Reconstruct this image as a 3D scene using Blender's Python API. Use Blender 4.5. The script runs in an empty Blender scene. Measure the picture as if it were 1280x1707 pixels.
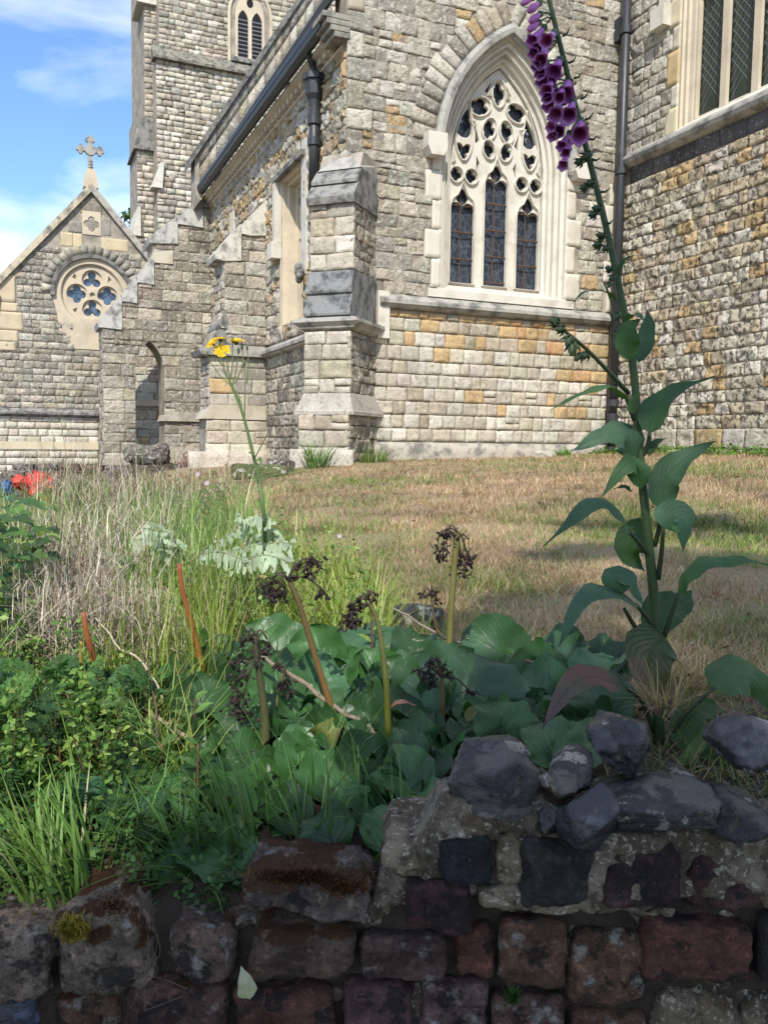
import bpy, bmesh, math, random
import numpy as np
from mathutils import Vector, Matrix

R = math.radians
random.seed(7)
rng = np.random.default_rng(11)
scene = bpy.context.scene
COL = scene.collection

# ------------------------------------------------------------------ camera
CAM_H = 1.4
F, PITCH, ROLL, YAW = 1400.0, R(4.75), R(.77), R(23.5)
cam_d = bpy.data.cameras.new('camera')
cam = bpy.data.objects.new('camera', cam_d)
COL.objects.link(cam)
cam_d.sensor_fit = 'VERTICAL'
cam_d.sensor_height = 24
cam_d.lens = 24 * F / 1707
cam_d.clip_start = .05
cam_d.clip_end = 2000
cam.matrix_world = Matrix.Translation((0, 0, CAM_H)) @ Matrix.Rotation(math.pi/2 - PITCH, 4, 'X') @ Matrix.Rotation(ROLL, 4, 'Z')
scene.camera = cam

# ------------------------------------------------------------------ daylight
SUN_EL, SUN_AZ = R(45), R(5)            # the light travels towards this compass angle, from behind the camera
w = bpy.data.worlds.new('World')
scene.world = w
w.use_nodes = True
nt = w.node_tree
nt.nodes.clear()
def wn(t, **k):
    n = nt.nodes.new(t)
    for a, b in k.items(): setattr(n, a, b)
    return n
wo = wn('ShaderNodeOutputWorld')
bg = wn('ShaderNodeBackground')
sky = wn('ShaderNodeTexSky', sky_type='NISHITA', sun_disc=False, sun_elevation=SUN_EL, sun_rotation=SUN_AZ + math.pi,
         altitude=50, air_density=1.3, dust_density=.4, ozone_density=2.2)
tc = wn('ShaderNodeTexCoord')
mp = wn('ShaderNodeMapping')
mp.inputs['Scale'].default_value = (1.1, 1.1, 3.2)
mp.inputs['Location'].default_value = (.62, .31, .1)
no = wn('ShaderNodeTexNoise')
no.inputs['Scale'].default_value = 2.3
no.inputs['Detail'].default_value = 7
no.inputs['Roughness'].default_value = .52
no.inputs['Distortion'].default_value = .35
cr = wn('ShaderNodeValToRGB')
cr.color_ramp.elements[0].position = .43
cr.color_ramp.elements[0].color = (0, 0, 0, 1)
cr.color_ramp.elements[1].position = .64
cr.color_ramp.elements[1].color = (.55, .55, .55, 1)
mx = wn('ShaderNodeMixRGB')
mx.inputs['Color2'].default_value = (11.5, 11.3, 11.2, 1)
L = nt.links.new
L(tc.outputs['Generated'], mp.inputs['Vector']); L(mp.outputs['Vector'], no.inputs['Vector'])
L(no.outputs['Fac'], cr.inputs['Fac']); L(cr.outputs['Color'], mx.inputs['Fac'])
tn = wn('ShaderNodeMixRGB', blend_type='MULTIPLY'); tn.inputs['Fac'].default_value = 1; tn.inputs['Color2'].default_value = (.76, .95, 1.22, 1)
L(sky.outputs['Color'], tn.inputs['Color1']); L(tn.outputs['Color'], mx.inputs['Color1']); L(mx.outputs['Color'], bg.inputs['Color'])
L(bg.outputs['Background'], wo.inputs['Surface'])
bg.inputs['Strength'].default_value = .14
sun_d = bpy.data.lights.new('sun', 'SUN')
sun_d.energy = 4.0
sun_d.angle = R(.53)
sun_d.color = (1, .95, .86)
sun = bpy.data.objects.new('sun', sun_d)
COL.objects.link(sun)
SUN_DIR = Vector((math.sin(SUN_AZ)*math.cos(SUN_EL), math.cos(SUN_AZ)*math.cos(SUN_EL), -math.sin(SUN_EL)))
sun.rotation_euler = SUN_DIR.to_track_quat('-Z', 'Y').to_euler()
sun.location = (0, -20, 20)
scene.view_settings.view_transform = 'Standard'
scene.view_settings.look = 'None'
scene.view_settings.exposure = .40
scene.view_settings.gamma = 1
scene.view_settings.use_curve_mapping = False
scene.cycles.max_bounces = 6
scene.cycles.diffuse_bounces = 3
scene.cycles.glossy_bounces = 2
scene.cycles.transmission_bounces = 3
scene.cycles.transparent_max_bounces = 6

# ------------------------------------------------------------------ geometry helpers
CY, SY = math.cos(YAW), math.sin(YAW)
def px_ray(px, py):
    v = Vector(((px-640)/F, -(py-853.5)/F, -1))
    return (Matrix.Rotation(math.pi/2-PITCH, 3, 'X') @ Matrix.Rotation(ROLL, 3, 'Z')) @ v
def at(px, py, d):
    """the place d metres ahead of the path that shows at this picture point"""
    v = px_ray(px, py)
    return np.array(v * (d / v.y)) + (0, 0, CAM_H)
def to_px(P):
    """picture coordinates of world points"""
    P = np.asarray(P, float) - (0, 0, CAM_H)
    M = np.array(Matrix.Rotation(math.pi/2-PITCH, 3, 'X') @ Matrix.Rotation(ROLL, 3, 'Z'))
    v = P @ M
    return np.stack([640 - F*v[..., 0]/v[..., 2], 853.5 + F*v[..., 1]/v[..., 2], -v[..., 2]], -1)
def church_to_world(x, y, z=0):
    return np.stack([CY*x - SY*y, SY*x + CY*y, z + 0*np.asarray(x, float)], -1)

_perm = rng.integers(0, 1 << 30, 4096)
def _h(i, j, k):
    n = _perm[(i*73 + _perm[(j*151 + _perm[k & 4095]) & 4095]) & 4095]
    return (n & 65535) / 32767.5 - 1
def vnoise(P):
    P = np.asarray(P, float)
    I = np.floor(P).astype(int)
    f = P - I
    f = f*f*(3-2*f)
    r = 0
    for a in (0, 1):
        for b in (0, 1):
            for c in (0, 1):
                wgt = (f[..., 0] if a else 1-f[..., 0])*(f[..., 1] if b else 1-f[..., 1])*(f[..., 2] if c else 1-f[..., 2])
                r = r + wgt*_h(I[..., 0]+a, I[..., 1]+b, I[..., 2]+c)
    return r
def fbm(P, octv=3, gain=.5):
    r, a = 0, 1.
    P = np.asarray(P, float)
    for i in range(octv):
        r = r + a*vnoise(P*(2**i) + 17.3*i)
        a *= gain
    return r

def new_mesh(name, V, Fc, mats=None, col=None, uv=None, smooth=False, midx=None):
    me = bpy.data.meshes.new(name)
    V = np.asarray(V, dtype=np.float32).reshape(-1, 3)
    if isinstance(Fc, np.ndarray):
        n, k = Fc.shape
        me.vertices.add(len(V)); me.vertices.foreach_set('co', V.ravel())
        me.loops.add(n*k); me.loops.foreach_set('vertex_index', Fc.astype(np.int32).ravel())
        me.polygons.add(n); me.polygons.foreach_set('loop_start', np.arange(0, n*k, k, dtype=np.int32))
        me.polygons.foreach_set('loop_total', np.full(n, k, dtype=np.int32))
        me.update(calc_edges=True)
    else:
        me.from_pydata(V.tolist(), [], [list(map(int, f)) for f in Fc])
        me.update()
    for m in (mats if isinstance(mats, (list, tuple)) else [mats]):
        if m: me.materials.append(m)
    if midx is not None:
        me.polygons.foreach_set('material_index', np.asarray(midx, dtype=np.int32))
    if col is not None:
        col = np.asarray(col, dtype=np.float32)
        if col.ndim == 1: col = np.tile(col[:3], (len(V), 1))
        c4 = np.ones((len(V), 4), np.float32); c4[:, :3] = col[:, :3]
        a = me.color_attributes.new('Col', 'FLOAT_COLOR', 'POINT')
        a.data.foreach_set('color', c4.ravel())
    if uv is not None:
        u = me.uv_layers.new(name='UVMap')
        idx = np.empty(len(me.loops), dtype=np.int32)
        me.loops.foreach_get('vertex_index', idx)
        u.data.foreach_set('uv', np.asarray(uv, dtype=np.float32)[idx].ravel())
    if smooth:
        me.polygons.foreach_set('use_smooth', np.ones(len(me.polygons), dtype=bool))
    return me
def link(name, me, parent=None):
    o = bpy.data.objects.new(name, me)
    COL.objects.link(o)
    if parent is not None: o.parent = parent
    return o
def tag(o, label=None, cat=None, group=None, kind=None):
    if label: o['label'] = label
    if cat: o['category'] = cat
    if group: o['group'] = group
    if kind: o['kind'] = kind
    return o
def empty(name, loc=(0, 0, 0), rz=0, parent=None):
    o = bpy.data.objects.new(name, None)
    o.empty_display_size = .1
    COL.objects.link(o)
    o.location = loc
    o.rotation_euler = (0, 0, rz)
    if parent: o.parent = parent
    return o

class MB:
    """collects faces and builds one mesh object"""
    def __init__(s): s.V, s.F, s.C, s.U, s.n = [], [], [], [], 0
    def add(s, V, Fc, col=(1, 1, 1), uv=None):
        V = np.asarray(V, float).reshape(-1, 3)
        s.V.append(V)
        s.F += [[i + s.n for i in f] for f in Fc]
        c = np.asarray(col, float)
        s.C.append(np.tile(c[:3], (len(V), 1)) if c.ndim == 1 else c)
        s.U.append(np.zeros((len(V), 2)) if uv is None else np.asarray(uv, float))
        s.n += len(V)
        return s
    def box(s, a, b, col=(1, 1, 1)):
        (x0, y0, z0), (x1, y1, z1) = a, b
        V = [(x0, y0, z0), (x1, y0, z0), (x1, y1, z0), (x0, y1, z0), (x0, y0, z1), (x1, y0, z1), (x1, y1, z1), (x0, y1, z1)]
        return s.add(V, [(0, 3, 2, 1), (4, 5, 6, 7), (0, 1, 5, 4), (1, 2, 6, 5), (2, 3, 7, 6), (3, 0, 4, 7)], col)
    def prism(s, poly, fn, d0, d1, col=(1, 1, 1)):
        """poly: 2-D outline, fn(a, b, d) -> point"""
        n = len(poly)
        V = [fn(a, b, d0) for a, b in poly] + [fn(a, b, d1) for a, b in poly]
        Fc = [tuple(range(n))[::-1], tuple(range(n, 2*n))] + [(i, (i+1) % n, n+(i+1) % n, n+i) for i in range(n)]
        return s.add(V, Fc, col)
    def tube(s, pts, rad, seg=6, col=(1, 1, 1), cap=True):
        pts = np.asarray(pts, float); n = len(pts)
        rad = np.full(n, rad) if np.isscalar(rad) else np.interp(np.linspace(0, 1, n), np.linspace(0, 1, len(rad)), rad)
        T = np.gradient(pts, axis=0); T /= np.linalg.norm(T, axis=1)[:, None] + 1e-9
        up = np.array((0, 0, 1.)) if abs(T[0, 2]) < .9 else np.array((0, 1., 0))
        V = []
        for p, t, r in zip(pts, T, rad):
            a = np.cross(t, up); a /= np.linalg.norm(a) + 1e-9
            b = np.cross(a, t); up = b
            for k in range(seg):
                th = 2*math.pi*k/seg
                V.append(p + r*(math.cos(th)*a + math.sin(th)*b))
        Fc = [(i*seg+k, i*seg+(k+1) % seg, (i+1)*seg+(k+1) % seg, (i+1)*seg+k) for i in range(n-1) for k in range(seg)]
        if cap: Fc += [tuple(range(seg))[::-1], tuple(range((n-1)*seg, n*seg))]
        return s.add(V, Fc, col)
    def build(s, name, mat, parent=None, smooth=False):
        me = new_mesh(name, np.concatenate(s.V), s.F, mat, np.concatenate(s.C), np.concatenate(s.U), smooth)
        return link(name, me, parent)

def spline(pts, n=24):
    P = np.asarray(pts, float)
    if len(P) < 3: return np.array([P[0] + (P[-1]-P[0])*t for t in np.linspace(0, 1, n)])
    Q = np.vstack([2*P[0]-P[1], P, 2*P[-1]-P[-2]])
    out = []
    m = len(P) - 1
    for t in np.linspace(0, m - 1e-6, n):
        i = int(t); f = t - i
        a, b, c, d = Q[i], Q[i+1], Q[i+2], Q[i+3]
        out.append(.5*((2*b) + (-a+c)*f + (2*a-5*b+4*c-d)*f*f + (-a+3*b-3*c+d)*f**3))
    return np.array(out)

# ------------------------------------------------------------------ materials
MATS = {}
def mat(name, base=(.5, .5, .5), rough=.85, attr=True, spec=.3, layers=(), bump=(), metallic=0, trans=0, coord='Position', backc=None):
    """base colour (times the mesh's own 'Col'), colour layers of wear (colour, scale, low, high, amount, detail), relief (scale, strength, distance)"""
    m = bpy.data.materials.new(name); m.use_nodes = True
    t = m.node_tree; t.nodes.clear()
    N = t.nodes.new; K = t.links.new
    out = N('ShaderNodeOutputMaterial'); b = N('ShaderNodeBsdfPrincipled')
    b.inputs['Roughness'].default_value = rough
    b.inputs['Specular IOR Level'].default_value = spec
    b.inputs['Metallic'].default_value = metallic
    rgb = N('ShaderNodeRGB'); rgb.outputs[0].default_value = (*base, 1)
    cur = rgb.outputs[0]
    if attr:
        a = N('ShaderNodeAttribute'); a.attribute_name = 'Col'
        x = N('ShaderNodeMixRGB'); x.blend_type = 'MULTIPLY'; x.inputs['Fac'].default_value = 1
        K(cur, x.inputs['Color1']); K(a.outputs['Color'], x.inputs['Color2']); cur = x.outputs[0]
    if coord == 'Position':
        g = N('ShaderNodeNewGeometry'); vec = g.outputs['Position']
    else:
        g = N('ShaderNodeTexCoord'); vec = g.outputs[coord]
    for ly in layers:
        c, sc, lo, hi, amt, det = ly[:6]
        n = N('ShaderNodeTexNoise'); n.inputs['Scale'].default_value = sc; n.inputs['Detail'].default_value = det
        n.inputs['Roughness'].default_value = .62
        if len(ly) > 6:
            mpn = N('ShaderNodeMapping'); mpn.inputs['Scale'].default_value = ly[6]; K(vec, mpn.inputs['Vector']); K(mpn.outputs[0], n.inputs['Vector'])
        else: K(vec, n.inputs['Vector'])
        mr = N('ShaderNodeMapRange'); mr.inputs['From Min'].default_value = lo; mr.inputs['From Max'].default_value = hi
        mr.inputs['To Max'].default_value = amt
        K(n.outputs['Fac'], mr.inputs['Value'])
        x = N('ShaderNodeMixRGB'); K(mr.outputs[0], x.inputs['Fac']); K(cur, x.inputs['Color1'])
        if c[0] < 0:      # a darker or lighter tone of what lies below
            y = N('ShaderNodeMixRGB'); y.blend_type = 'MULTIPLY'; y.inputs['Fac'].default_value = 1
            K(cur, y.inputs['Color1']); y.inputs['Color2'].default_value = (-c[0], -c[1], -c[2], 1); K(y.outputs[0], x.inputs['Color2'])
        else: x.inputs['Color2'].default_value = (*c, 1)
        cur = x.outputs[0]
    last = None
    for sc, st, di in bump:
        n = N('ShaderNodeTexNoise'); n.inputs['Scale'].default_value = sc; n.inputs['Detail'].default_value = 6; n.inputs['Roughness'].default_value = .65
        K(vec, n.inputs['Vector'])
        bp = N('ShaderNodeBump'); bp.inputs['Strength'].default_value = st; bp.inputs['Distance'].default_value = di
        K(n.outputs['Fac'], bp.inputs['Height'])
        if last: K(last, bp.inputs['Normal'])
        last = bp.outputs[0]
    if last: K(last, b.inputs['Normal'])
    if backc:
        gg = N('ShaderNodeNewGeometry'); x = N('ShaderNodeMixRGB'); x.blend_type = 'MULTIPLY'
        x.inputs['Color2'].default_value = (*backc, 1); K(gg.outputs['Backfacing'], x.inputs['Fac']); K(cur, x.inputs['Color1']); cur = x.outputs[0]
    K(cur, b.inputs['Base Color'])
    if trans:
        tr = N('ShaderNodeBsdfTranslucent'); ms = N('ShaderNodeMixShader'); ms.inputs[0].default_value = trans
        sc2 = N('ShaderNodeMixRGB'); sc2.blend_type = 'MULTIPLY'; sc2.inputs['Fac'].default_value = 1
        sc2.inputs['Color2'].default_value = (1.5, 1.6, .6, 1)
        K(cur, sc2.inputs['Color1']); K(sc2.outputs[0], tr.inputs['Color'])
        K(b.outputs[0], ms.inputs[1]); K(tr.outputs[0], ms.inputs[2]); K(ms.outputs[0], out.inputs['Surface'])
    else: K(b.outputs[0], out.inputs['Surface'])
    MATS[name] = m
    return m
GREY = (.16, .155, .14)
M_rag = mat('ragstone', (1, 1, 1), .9, layers=[((-.66, -.645, -.62), 1.7, .46, .64, .8, 9, (1, 1, .45)), ((-.66, -.64, -.61), 7, .48, .64, .65, 9), ((.12, .112, .095), 20, .55, .64, .55, 9), ((.74, .69, .58), 17, .53, .64, .6, 9), ((-.65, -.65, -.65), 60, .52, .66, .4, 5)],
            bump=[(22, .9, .05), (90, .5, .012)])
M_rag_soft = mat('ragstone_sawn_face', (1, 1, 1), .88, layers=[((-.72, -.70, -.68), 1.7, .48, .66, .8, 9, (1, 1, .45)), ((-.7, -.68, -.65), 6, .45, .64, .75, 9), ((.13, .12, .10), 24, .56, .66, .6, 8), ((.70, .66, .56), 19, .57, .68, .4, 8)],
            bump=[(28, .6, .03), (120, .4, .006)])
M_rag_dark = mat('ragstone_crust_and_shade', (1, 1, 1), .9, layers=[((.06, .05, .038), 14, .515, .565, .8, 9), ((.62, .52, .36), 18, .58, .66, .5, 8)],
            bump=[(17, .7, .05), (70, .5, .012)])  # dark patches mix black crust with shade painted in for the rough recesses
M_tower = mat('tower_ragstone', (1, 1, 1), .9, layers=[((-.72, -.71, -.69), 1., .46, .64, .8, 9, (1, 1, .4)), ((-.62, -.6, -.57), 5, .46, .6, .75, 9), ((.12, .11, .095), 13, .55, .65, .6, 8)],
            bump=[(14, .6, .05), (60, .3, .012)])
M_mortar = mat('lime_mortar', (.37, .325, .26), .95, attr=False, layers=[((.17, .15, .12), 4, .42, .62, .8, 6)], bump=[(60, .4, .01)])
M_ash = mat('pale_ashlar', (.60, .56, .475), .8, layers=[((-.7, -.68, -.64), 4, .48, .66, .75, 9), ((.3, .27, .22), 30, .66, .78, .4, 5)], bump=[(70, .12, .004)])
M_ash_y = mat('yellow_ashlar', (.56, .475, .345), .82, layers=[((-.72, -.72, -.75), 2.4, .45, .7, .8, 7), ((.2, .18, .15), 12, .6, .75, .4, 6)], bump=[(60, .2, .006)])
M_cope = mat('weathered_coping', (.37, .35, .305), .9, layers=[((.10, .1, .095), 5, .46, .62, .8, 8), ((.5, .48, .43), 28, .58, .68, .55, 6), ((.035, .035, .035), 60, .6, .7, .6, 4)], bump=[(50, .35, .01)])
M_cope_d = mat('sooty_coping', (.25, .24, .215), .9, layers=[((.05, .05, .05), 7, .45, .6, .8, 8), ((.36, .35, .32), 34, .6, .68, .7, 5), ((.36, .23, .07), 5, .62, .72, .5, 6)], bump=[(50, .35, .01)])
M_iron = mat('painted_iron', (.028, .03, .034), .45, attr=False, spec=.5, layers=[((.10, .07, .05), 30, .62, .7, .5, 5), ((.1, .1, .1), 5, .55, .75, .5, 5)], bump=[(80, .1, .002)])
M_rust = mat('rusty_bar', (.10, .055, .032), .8, attr=False, bump=[(200, .2, .002)])
M_lead = mat('lead', (.27, .31, .36), .6, attr=False, spec=.5, layers=[((.42, .46, .5), 20, .5, .7, .6, 4)], bump=[(40, .2, .005)])
M_tile = mat('roof_tile', (.045, .042, .04), .85, attr=False, bump=[(30, .3, .01)])
M_dark = mat('dark_void', (.012, .012, .014), .9, attr=False)
M_louvre = mat('louvre_slate', (.16, .16, .165), .8, attr=False)

def glass_mat(name, a, b, sc, lead):
    m = bpy.data.materials.new(name); m.use_nodes = True
    t = m.node_tree; N = t.nodes.new; K = t.links.new
    p = t.nodes['Principled BSDF']; p.inputs['Roughness'].default_value = .22; p.inputs['Specular IOR Level'].default_value = .7
    g = N('ShaderNodeTexCoord'); v = N('ShaderNodeTexVoronoi'); v.feature = 'DISTANCE_TO_EDGE'; v.inputs['Scale'].default_value = sc
    v2 = N('ShaderNodeTexVoronoi'); v2.inputs['Scale'].default_value = sc
    mp = N('ShaderNodeMapping'); mp.inputs['Scale'].default_value = (1, 1, .62)
    K(g.outputs['Object'], mp.inputs[0])
    for q in (v, v2): K(mp.outputs[0], q.inputs['Vector'])
    r = N('ShaderNodeValToRGB'); r.color_ramp.elements[0].color = (*a, 1); r.color_ramp.elements[1].color = (*b, 1)
    K(v2.outputs['Color'], r.inputs['Fac'])
    lt = N('ShaderNodeMath'); lt.operation = 'LESS_THAN'; lt.inputs[1].default_value = .055; K(v.outputs['Distance'], lt.inputs[0])
    x = N('ShaderNodeMixRGB'); K(lt.outputs[0], x.inputs['Fac']); K(r.outputs[0], x.inputs['Color1']); x.inputs['Color2'].default_value = (*lead, 1)
    K(x.outputs[0], p.inputs['Base Color'])
    n = N('ShaderNodeTexNoise'); n.inputs['Scale'].default_value = 14; K(g.outputs['Object'], n.inputs['Vector'])
    bp = N('ShaderNodeBump'); bp.inputs['Strength'].default_value = .25; bp.inputs['Distance'].default_value = .01; K(n.outputs['Fac'], bp.inputs['Height']); K(bp.outputs[0], p.inputs['Normal'])
    return m
M_glass = glass_mat('stained_glass', (.016, .022, .034), (.05, .062, .085), 15, (.07, .084, .10))
M_glass_b = glass_mat('blue_leaded_glass', (.05, .09, .16), (.09, .15, .25), 7, (.03, .04, .05))
M_glass_d = mat('dark_green_glass', (.02, .03, .022), .2, attr=False, spec=.6, layers=[((.035, .05, .03), 3, .4, .7, .8, 3)], bump=[(9, .15, .01)])
M_leadcame = mat('lead_came', (.16, .18, .19), .5, attr=False)
# ================================================================== THE CHURCH
church = empty('church', (0, 0, 0), YAW)
tag(church, 'Victorian Gothic ragstone church with a square tower and a big traceried window', 'church')
CAMC = np.array((0, 0, CAM_H))
STONES = []

class Frame:
    """a wall plane: origin (x, y), horizontal direction t, outward normal n"""
    def __init__(s, o, t, n): s.o, s.t, s.n = np.array((*o, 0.)), np.array((*t, 0.)), np.array((*n, 0.))
    def __call__(s, u, z, d=0.):
        u, z, d = np.broadcast_arrays(np.asarray(u, float), np.asarray(z, float), np.asarray(d, float))
        return s.o + u[..., None]*s.t + d[..., None]*s.n + z[..., None]*np.array((0, 0, 1.))
FW = Frame((0, 10), (1, 0), (0, -1))             # window wall: u = x
FS = Frame((3.8, 0), (0, 1), (-1, 0))            # aisle side wall: u = y
FR = Frame((7.93, 0), (0, 1), (-1, 0))           # chapel wall: u = y

def fill_panel(name, fr, outer, holes, mat_, parent, d=0., thick=0.):
    bm = bmesh.new()
    es = []
    for lp in [outer] + list(holes):
        vs = [bm.verts.new(fr(u, z, d)) for u, z in lp]
        es += [bm.edges.new((vs[i], vs[(i+1) % len(vs)])) for i in range(len(vs))]
    bmesh.ops.triangle_fill(bm, use_beauty=True, use_dissolve=False, edges=es)
    nv = Vector(fr.n)
    for f in bm.faces:
        if f.normal.dot(nv) < 0: f.normal_flip()
    if thick:
        for lp in [outer] + list(holes):
            n = len(lp)
            A = [bm.verts.new(fr(u, z, d)) for u, z in lp]
            B = [bm.verts.new(fr(u, z, d-thick)) for u, z in lp]
            for i in range(n):
                bm.faces.new((A[i], A[(i+1) % n], B[(i+1) % n], B[i]))
    me = bpy.data.meshes.new(name); bm.to_mesh(me); bm.free()
    me.materials.append(mat_)
    c = me.color_attributes.new('Col', 'FLOAT_COLOR', 'POINT')
    c.data.foreach_set('color', np.ones(len(me.vertices)*4, np.float32))
    return link(name, me, parent)

def stone_geo(fr, u0, u1, z0, z1, proud=.02, rough=.012, g=.036, jit=.010, back=-.03, crag=0.):
    nx = int(np.clip(round((u1-u0)/g), 2, 9)); nz = int(np.clip(round((z1-z0)/g), 2, 7))
    def ax_(n, L_):
        e_ = min(.007/L_, .2); return np.concatenate([[0], np.linspace(e_, 1-e_, n-1), [1]])
    nx += 2; nz += 2
    s, t = np.meshgrid(ax_(nx, u1-u0), ax_(nz, z1-z0))
    cj = rng.uniform(-jit, jit, (4, 2))*(1, .8)
    w = [(1-s)*(1-t), s*(1-t), s*t, (1-s)*t]
    u = u0 + (u1-u0)*s + sum(w[i]*cj[i, 0] for i in range(4))
    z = z0 + (z1-z0)*t + sum(w[i]*cj[i, 1] for i in range(4))
    off = rng.uniform(0, 90, 3)
    P = np.stack([u*11, z*11, 0*u], -1) + off
    f1, f2 = fbm(P, 3), vnoise(P*2.1+5)
    edge = np.minimum(np.minimum(s, 1-s)*(u1-u0), np.minimum(t, 1-t)*(z1-z0))
    rnd = np.clip(edge/.006, 0, 1)
    wob = 1-rnd
    u = u + wob*f2*.006*(1 if jit > .002 else .2); z = z + wob*f1*.006*(1 if jit > .002 else .2)
    d = proud*(.45+.55*rnd)-.004 + rough*(f1*rnd + .4*f2*rnd) + crag*np.maximum(0, f2+.2*f1)*rnd + rng.uniform(-.004, .006)*(jit > .002)
    tilt = rng.uniform(-1, 1, 2)*rough*.9
    d = d + (s-.5)*tilt[0] + (t-.5)*tilt[1]
    V = fr(u, z, d).reshape(-1, 3)
    idx = np.arange((nx+1)*(nz+1)).reshape(nz+1, nx+1)
    Fc = np.stack([idx[:-1, :-1], idx[:-1, 1:], idx[1:, 1:], idx[1:, :-1]], -1).reshape(-1, 4)
    ring = np.concatenate([idx[0, :], idx[1:, -1], idx[-1, -2::-1], idx[-2:0:-1, 0]])
    n0 = len(V)
    ur, zr = u.ravel()[ring], z.ravel()[ring]
    V = np.vstack([V, fr(ur, zr, back)])
    k = np.arange(len(ring)); k2 = (k+1) % len(ring)
    Fs = np.stack([ring[k], n0+k, n0+k2, ring[k2]], -1)
    return V, np.vstack([Fc, Fs])

def push_stone(part, fr, V, Fc, col, m, area, name='stone'):
    c = V.mean(0); v = CAMC - c; dist = np.linalg.norm(v)
    w = church_to_world(c[0], c[1], c[2]); p = to_px(w)
    vis = p[2] > 0 and -10 < p[0] < 1290 and -10 < p[1] < 1717
    facing = max(0., float(np.dot(v/dist, fr.n)))
    STONES.append((area*facing/dist**2*vis, part, V, Fc, np.array(col), m, name))

def stones(part, fr, z0, z1, rows, pal, m, hh=(.12, .2), ww=(.13, .34), joint=.009, snecks=.4, **kw):
    z = z0
    while z < z1 - .03:
        h = rng.uniform(*hh)
        if z + h > z1 - .06: h = z1 - z
        for (a, b) in rows(z + h/2):
            if b - a < .04: continue
            u = a
            while u < b - .01:
                w_ = rng.uniform(*ww)
                if u + w_ > b - ww[0]*.6: w_ = b - u
                zz0, zz1 = z, z + h
                sp = (h > .17 and w_ < .24 and rng.random() < snecks)
                parts_ = [(zz0, zz0+h*.5), (zz0+h*.5, zz1)] if sp else [(zz0, zz1)]
                for (q0, q1) in parts_:
                    if w_ - joint < .02: continue
                    V, Fc = stone_geo(fr, u+joint/2, u+w_-joint/2, q0+joint/2, q1-joint/2, **kw)
                    push_stone(part, fr, V, Fc, pal(u+w_/2, (q0+q1)/2), m, w_*(q1-q0))
                u += w_
        z += h

MEANC = np.array((.43, .38, .29))
def pick(*cw):
    cs = np.array([c for c, _ in cw]); ps = np.array([p for _, p in cw], float); ps /= ps.sum()
    def f(u=0, z=0):
        c = cs[rng.choice(len(cs), p=ps)]*.72 + MEANC*.28
        return np.clip(c*rng.uniform(.84, 1.14)*(1+rng.uniform(-.03, .03, 3)), .01, .9)
    return f
CREAM, PALE, GR, TAN, OCH, RUSTY, DK = (.54, .485, .385), (.66, .615, .52), (.36, .335, .285), (.43, .37, .27), (.55, .36, .15), (.5, .24, .08), (.17, .15, .125)
pal_up = pick((CREAM, 3), (PALE, 2.2), (GR, 2.6), (TAN, 1.2), (OCH, .25))
pal_lo0 = pick((CREAM, 4), (PALE, 4), (TAN, 1.2), (OCH, .5))
pal_band = pick((CREAM, 1.5), (OCH, 3), (RUSTY, 2), (TAN, 2))
pal_right0 = pick((CREAM, 4), (PALE, 1.5), (OCH, 3), ((.50, .40, .26), 4), (TAN, 3))
pal_side = pick((CREAM, 3), (OCH, 2.6), (TAN, 2), (PALE, 3), ((.5, .36, .2), 1.5))
pal_butt = pick((GR, 2), (TAN, 1.3), (CREAM, 2.6), (PALE, 1.2))
pal_old = pick(((.27, .235, .185), 3), (GR, 3), (TAN, 1), (CREAM, 1.6), (DK, .8))
pal_tower = pick((PALE, 3), (CREAM, 3), (GR, 1.6), ((.36, .30, .23), .9))
pal_gable = pick((CREAM, 2), (GR, 3), (PALE, 1.2), (TAN, 1), ((.25, .235, .2), 2))
def pal_lo(u, z):
    t = (z - (2.35 + .18*(5.5-u)*.4))
    right = np.clip((u-6.2)*.5, 0, 1)
    return pal_band() if rng.random() < np.clip((z-2.45)*1.5 + right*np.clip((z-1.7)*.8, 0, .6), 0, .9) else pal_lo0()
def pal_right(u, z):
    k = np.clip((z-1.9)/2.2, 0, 1)*np.clip((9.6-u)*1.2, .1, 1)
    return pal_right0() if rng.random() < .25+.75*k else pal_lo0()

# ------------------------------------------------------------------ the big window: its curves
WC, A0, ZS, R0 = 6.065, .73, 5.1, 1.632
CO = R0 - A0
def arch(off=0., zb=3.6, n=14, c=WC, a=A0, zs=ZS, r=R0, close=True):
    rr, co = r+off, r-a
    zt = math.sqrt(rr*rr-co*co)
    th0 = math.atan2(zt, co)
    L_ = [(c+co-rr*math.cos(t), zs+rr*math.sin(t)) for t in np.linspace(0, th0, n)]
    R_ = [(2*c-x, z) for x, z in L_[::-1][1:]]
    P = L_ + R_
    if zb is not None: P = [(P[0][0], zb)] + P + [(P[-1][0], zb)]
    return P
def arch_sweep(name, fr, prof, m, parent, zb=3.6, n=16, **kw):
    """profile [(offset, depth)] carried round an arch"""
    rows_ = [np.array(fr(*np.array(arch(o, zb if zb is not None else None, n, **kw)).T, d)) for o, d in prof]
    k = len(rows_[0]); V = np.vstack(rows_)
    Fc = [(j*k+i, j*k+i+1, (j+1)*k+i+1, (j+1)*k+i) for j in range(len(prof)-1) for i in range(k-1)]
    me = new_mesh(name, V, Fc, m, (1, 1, 1))
    return link(name, me, parent)

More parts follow.
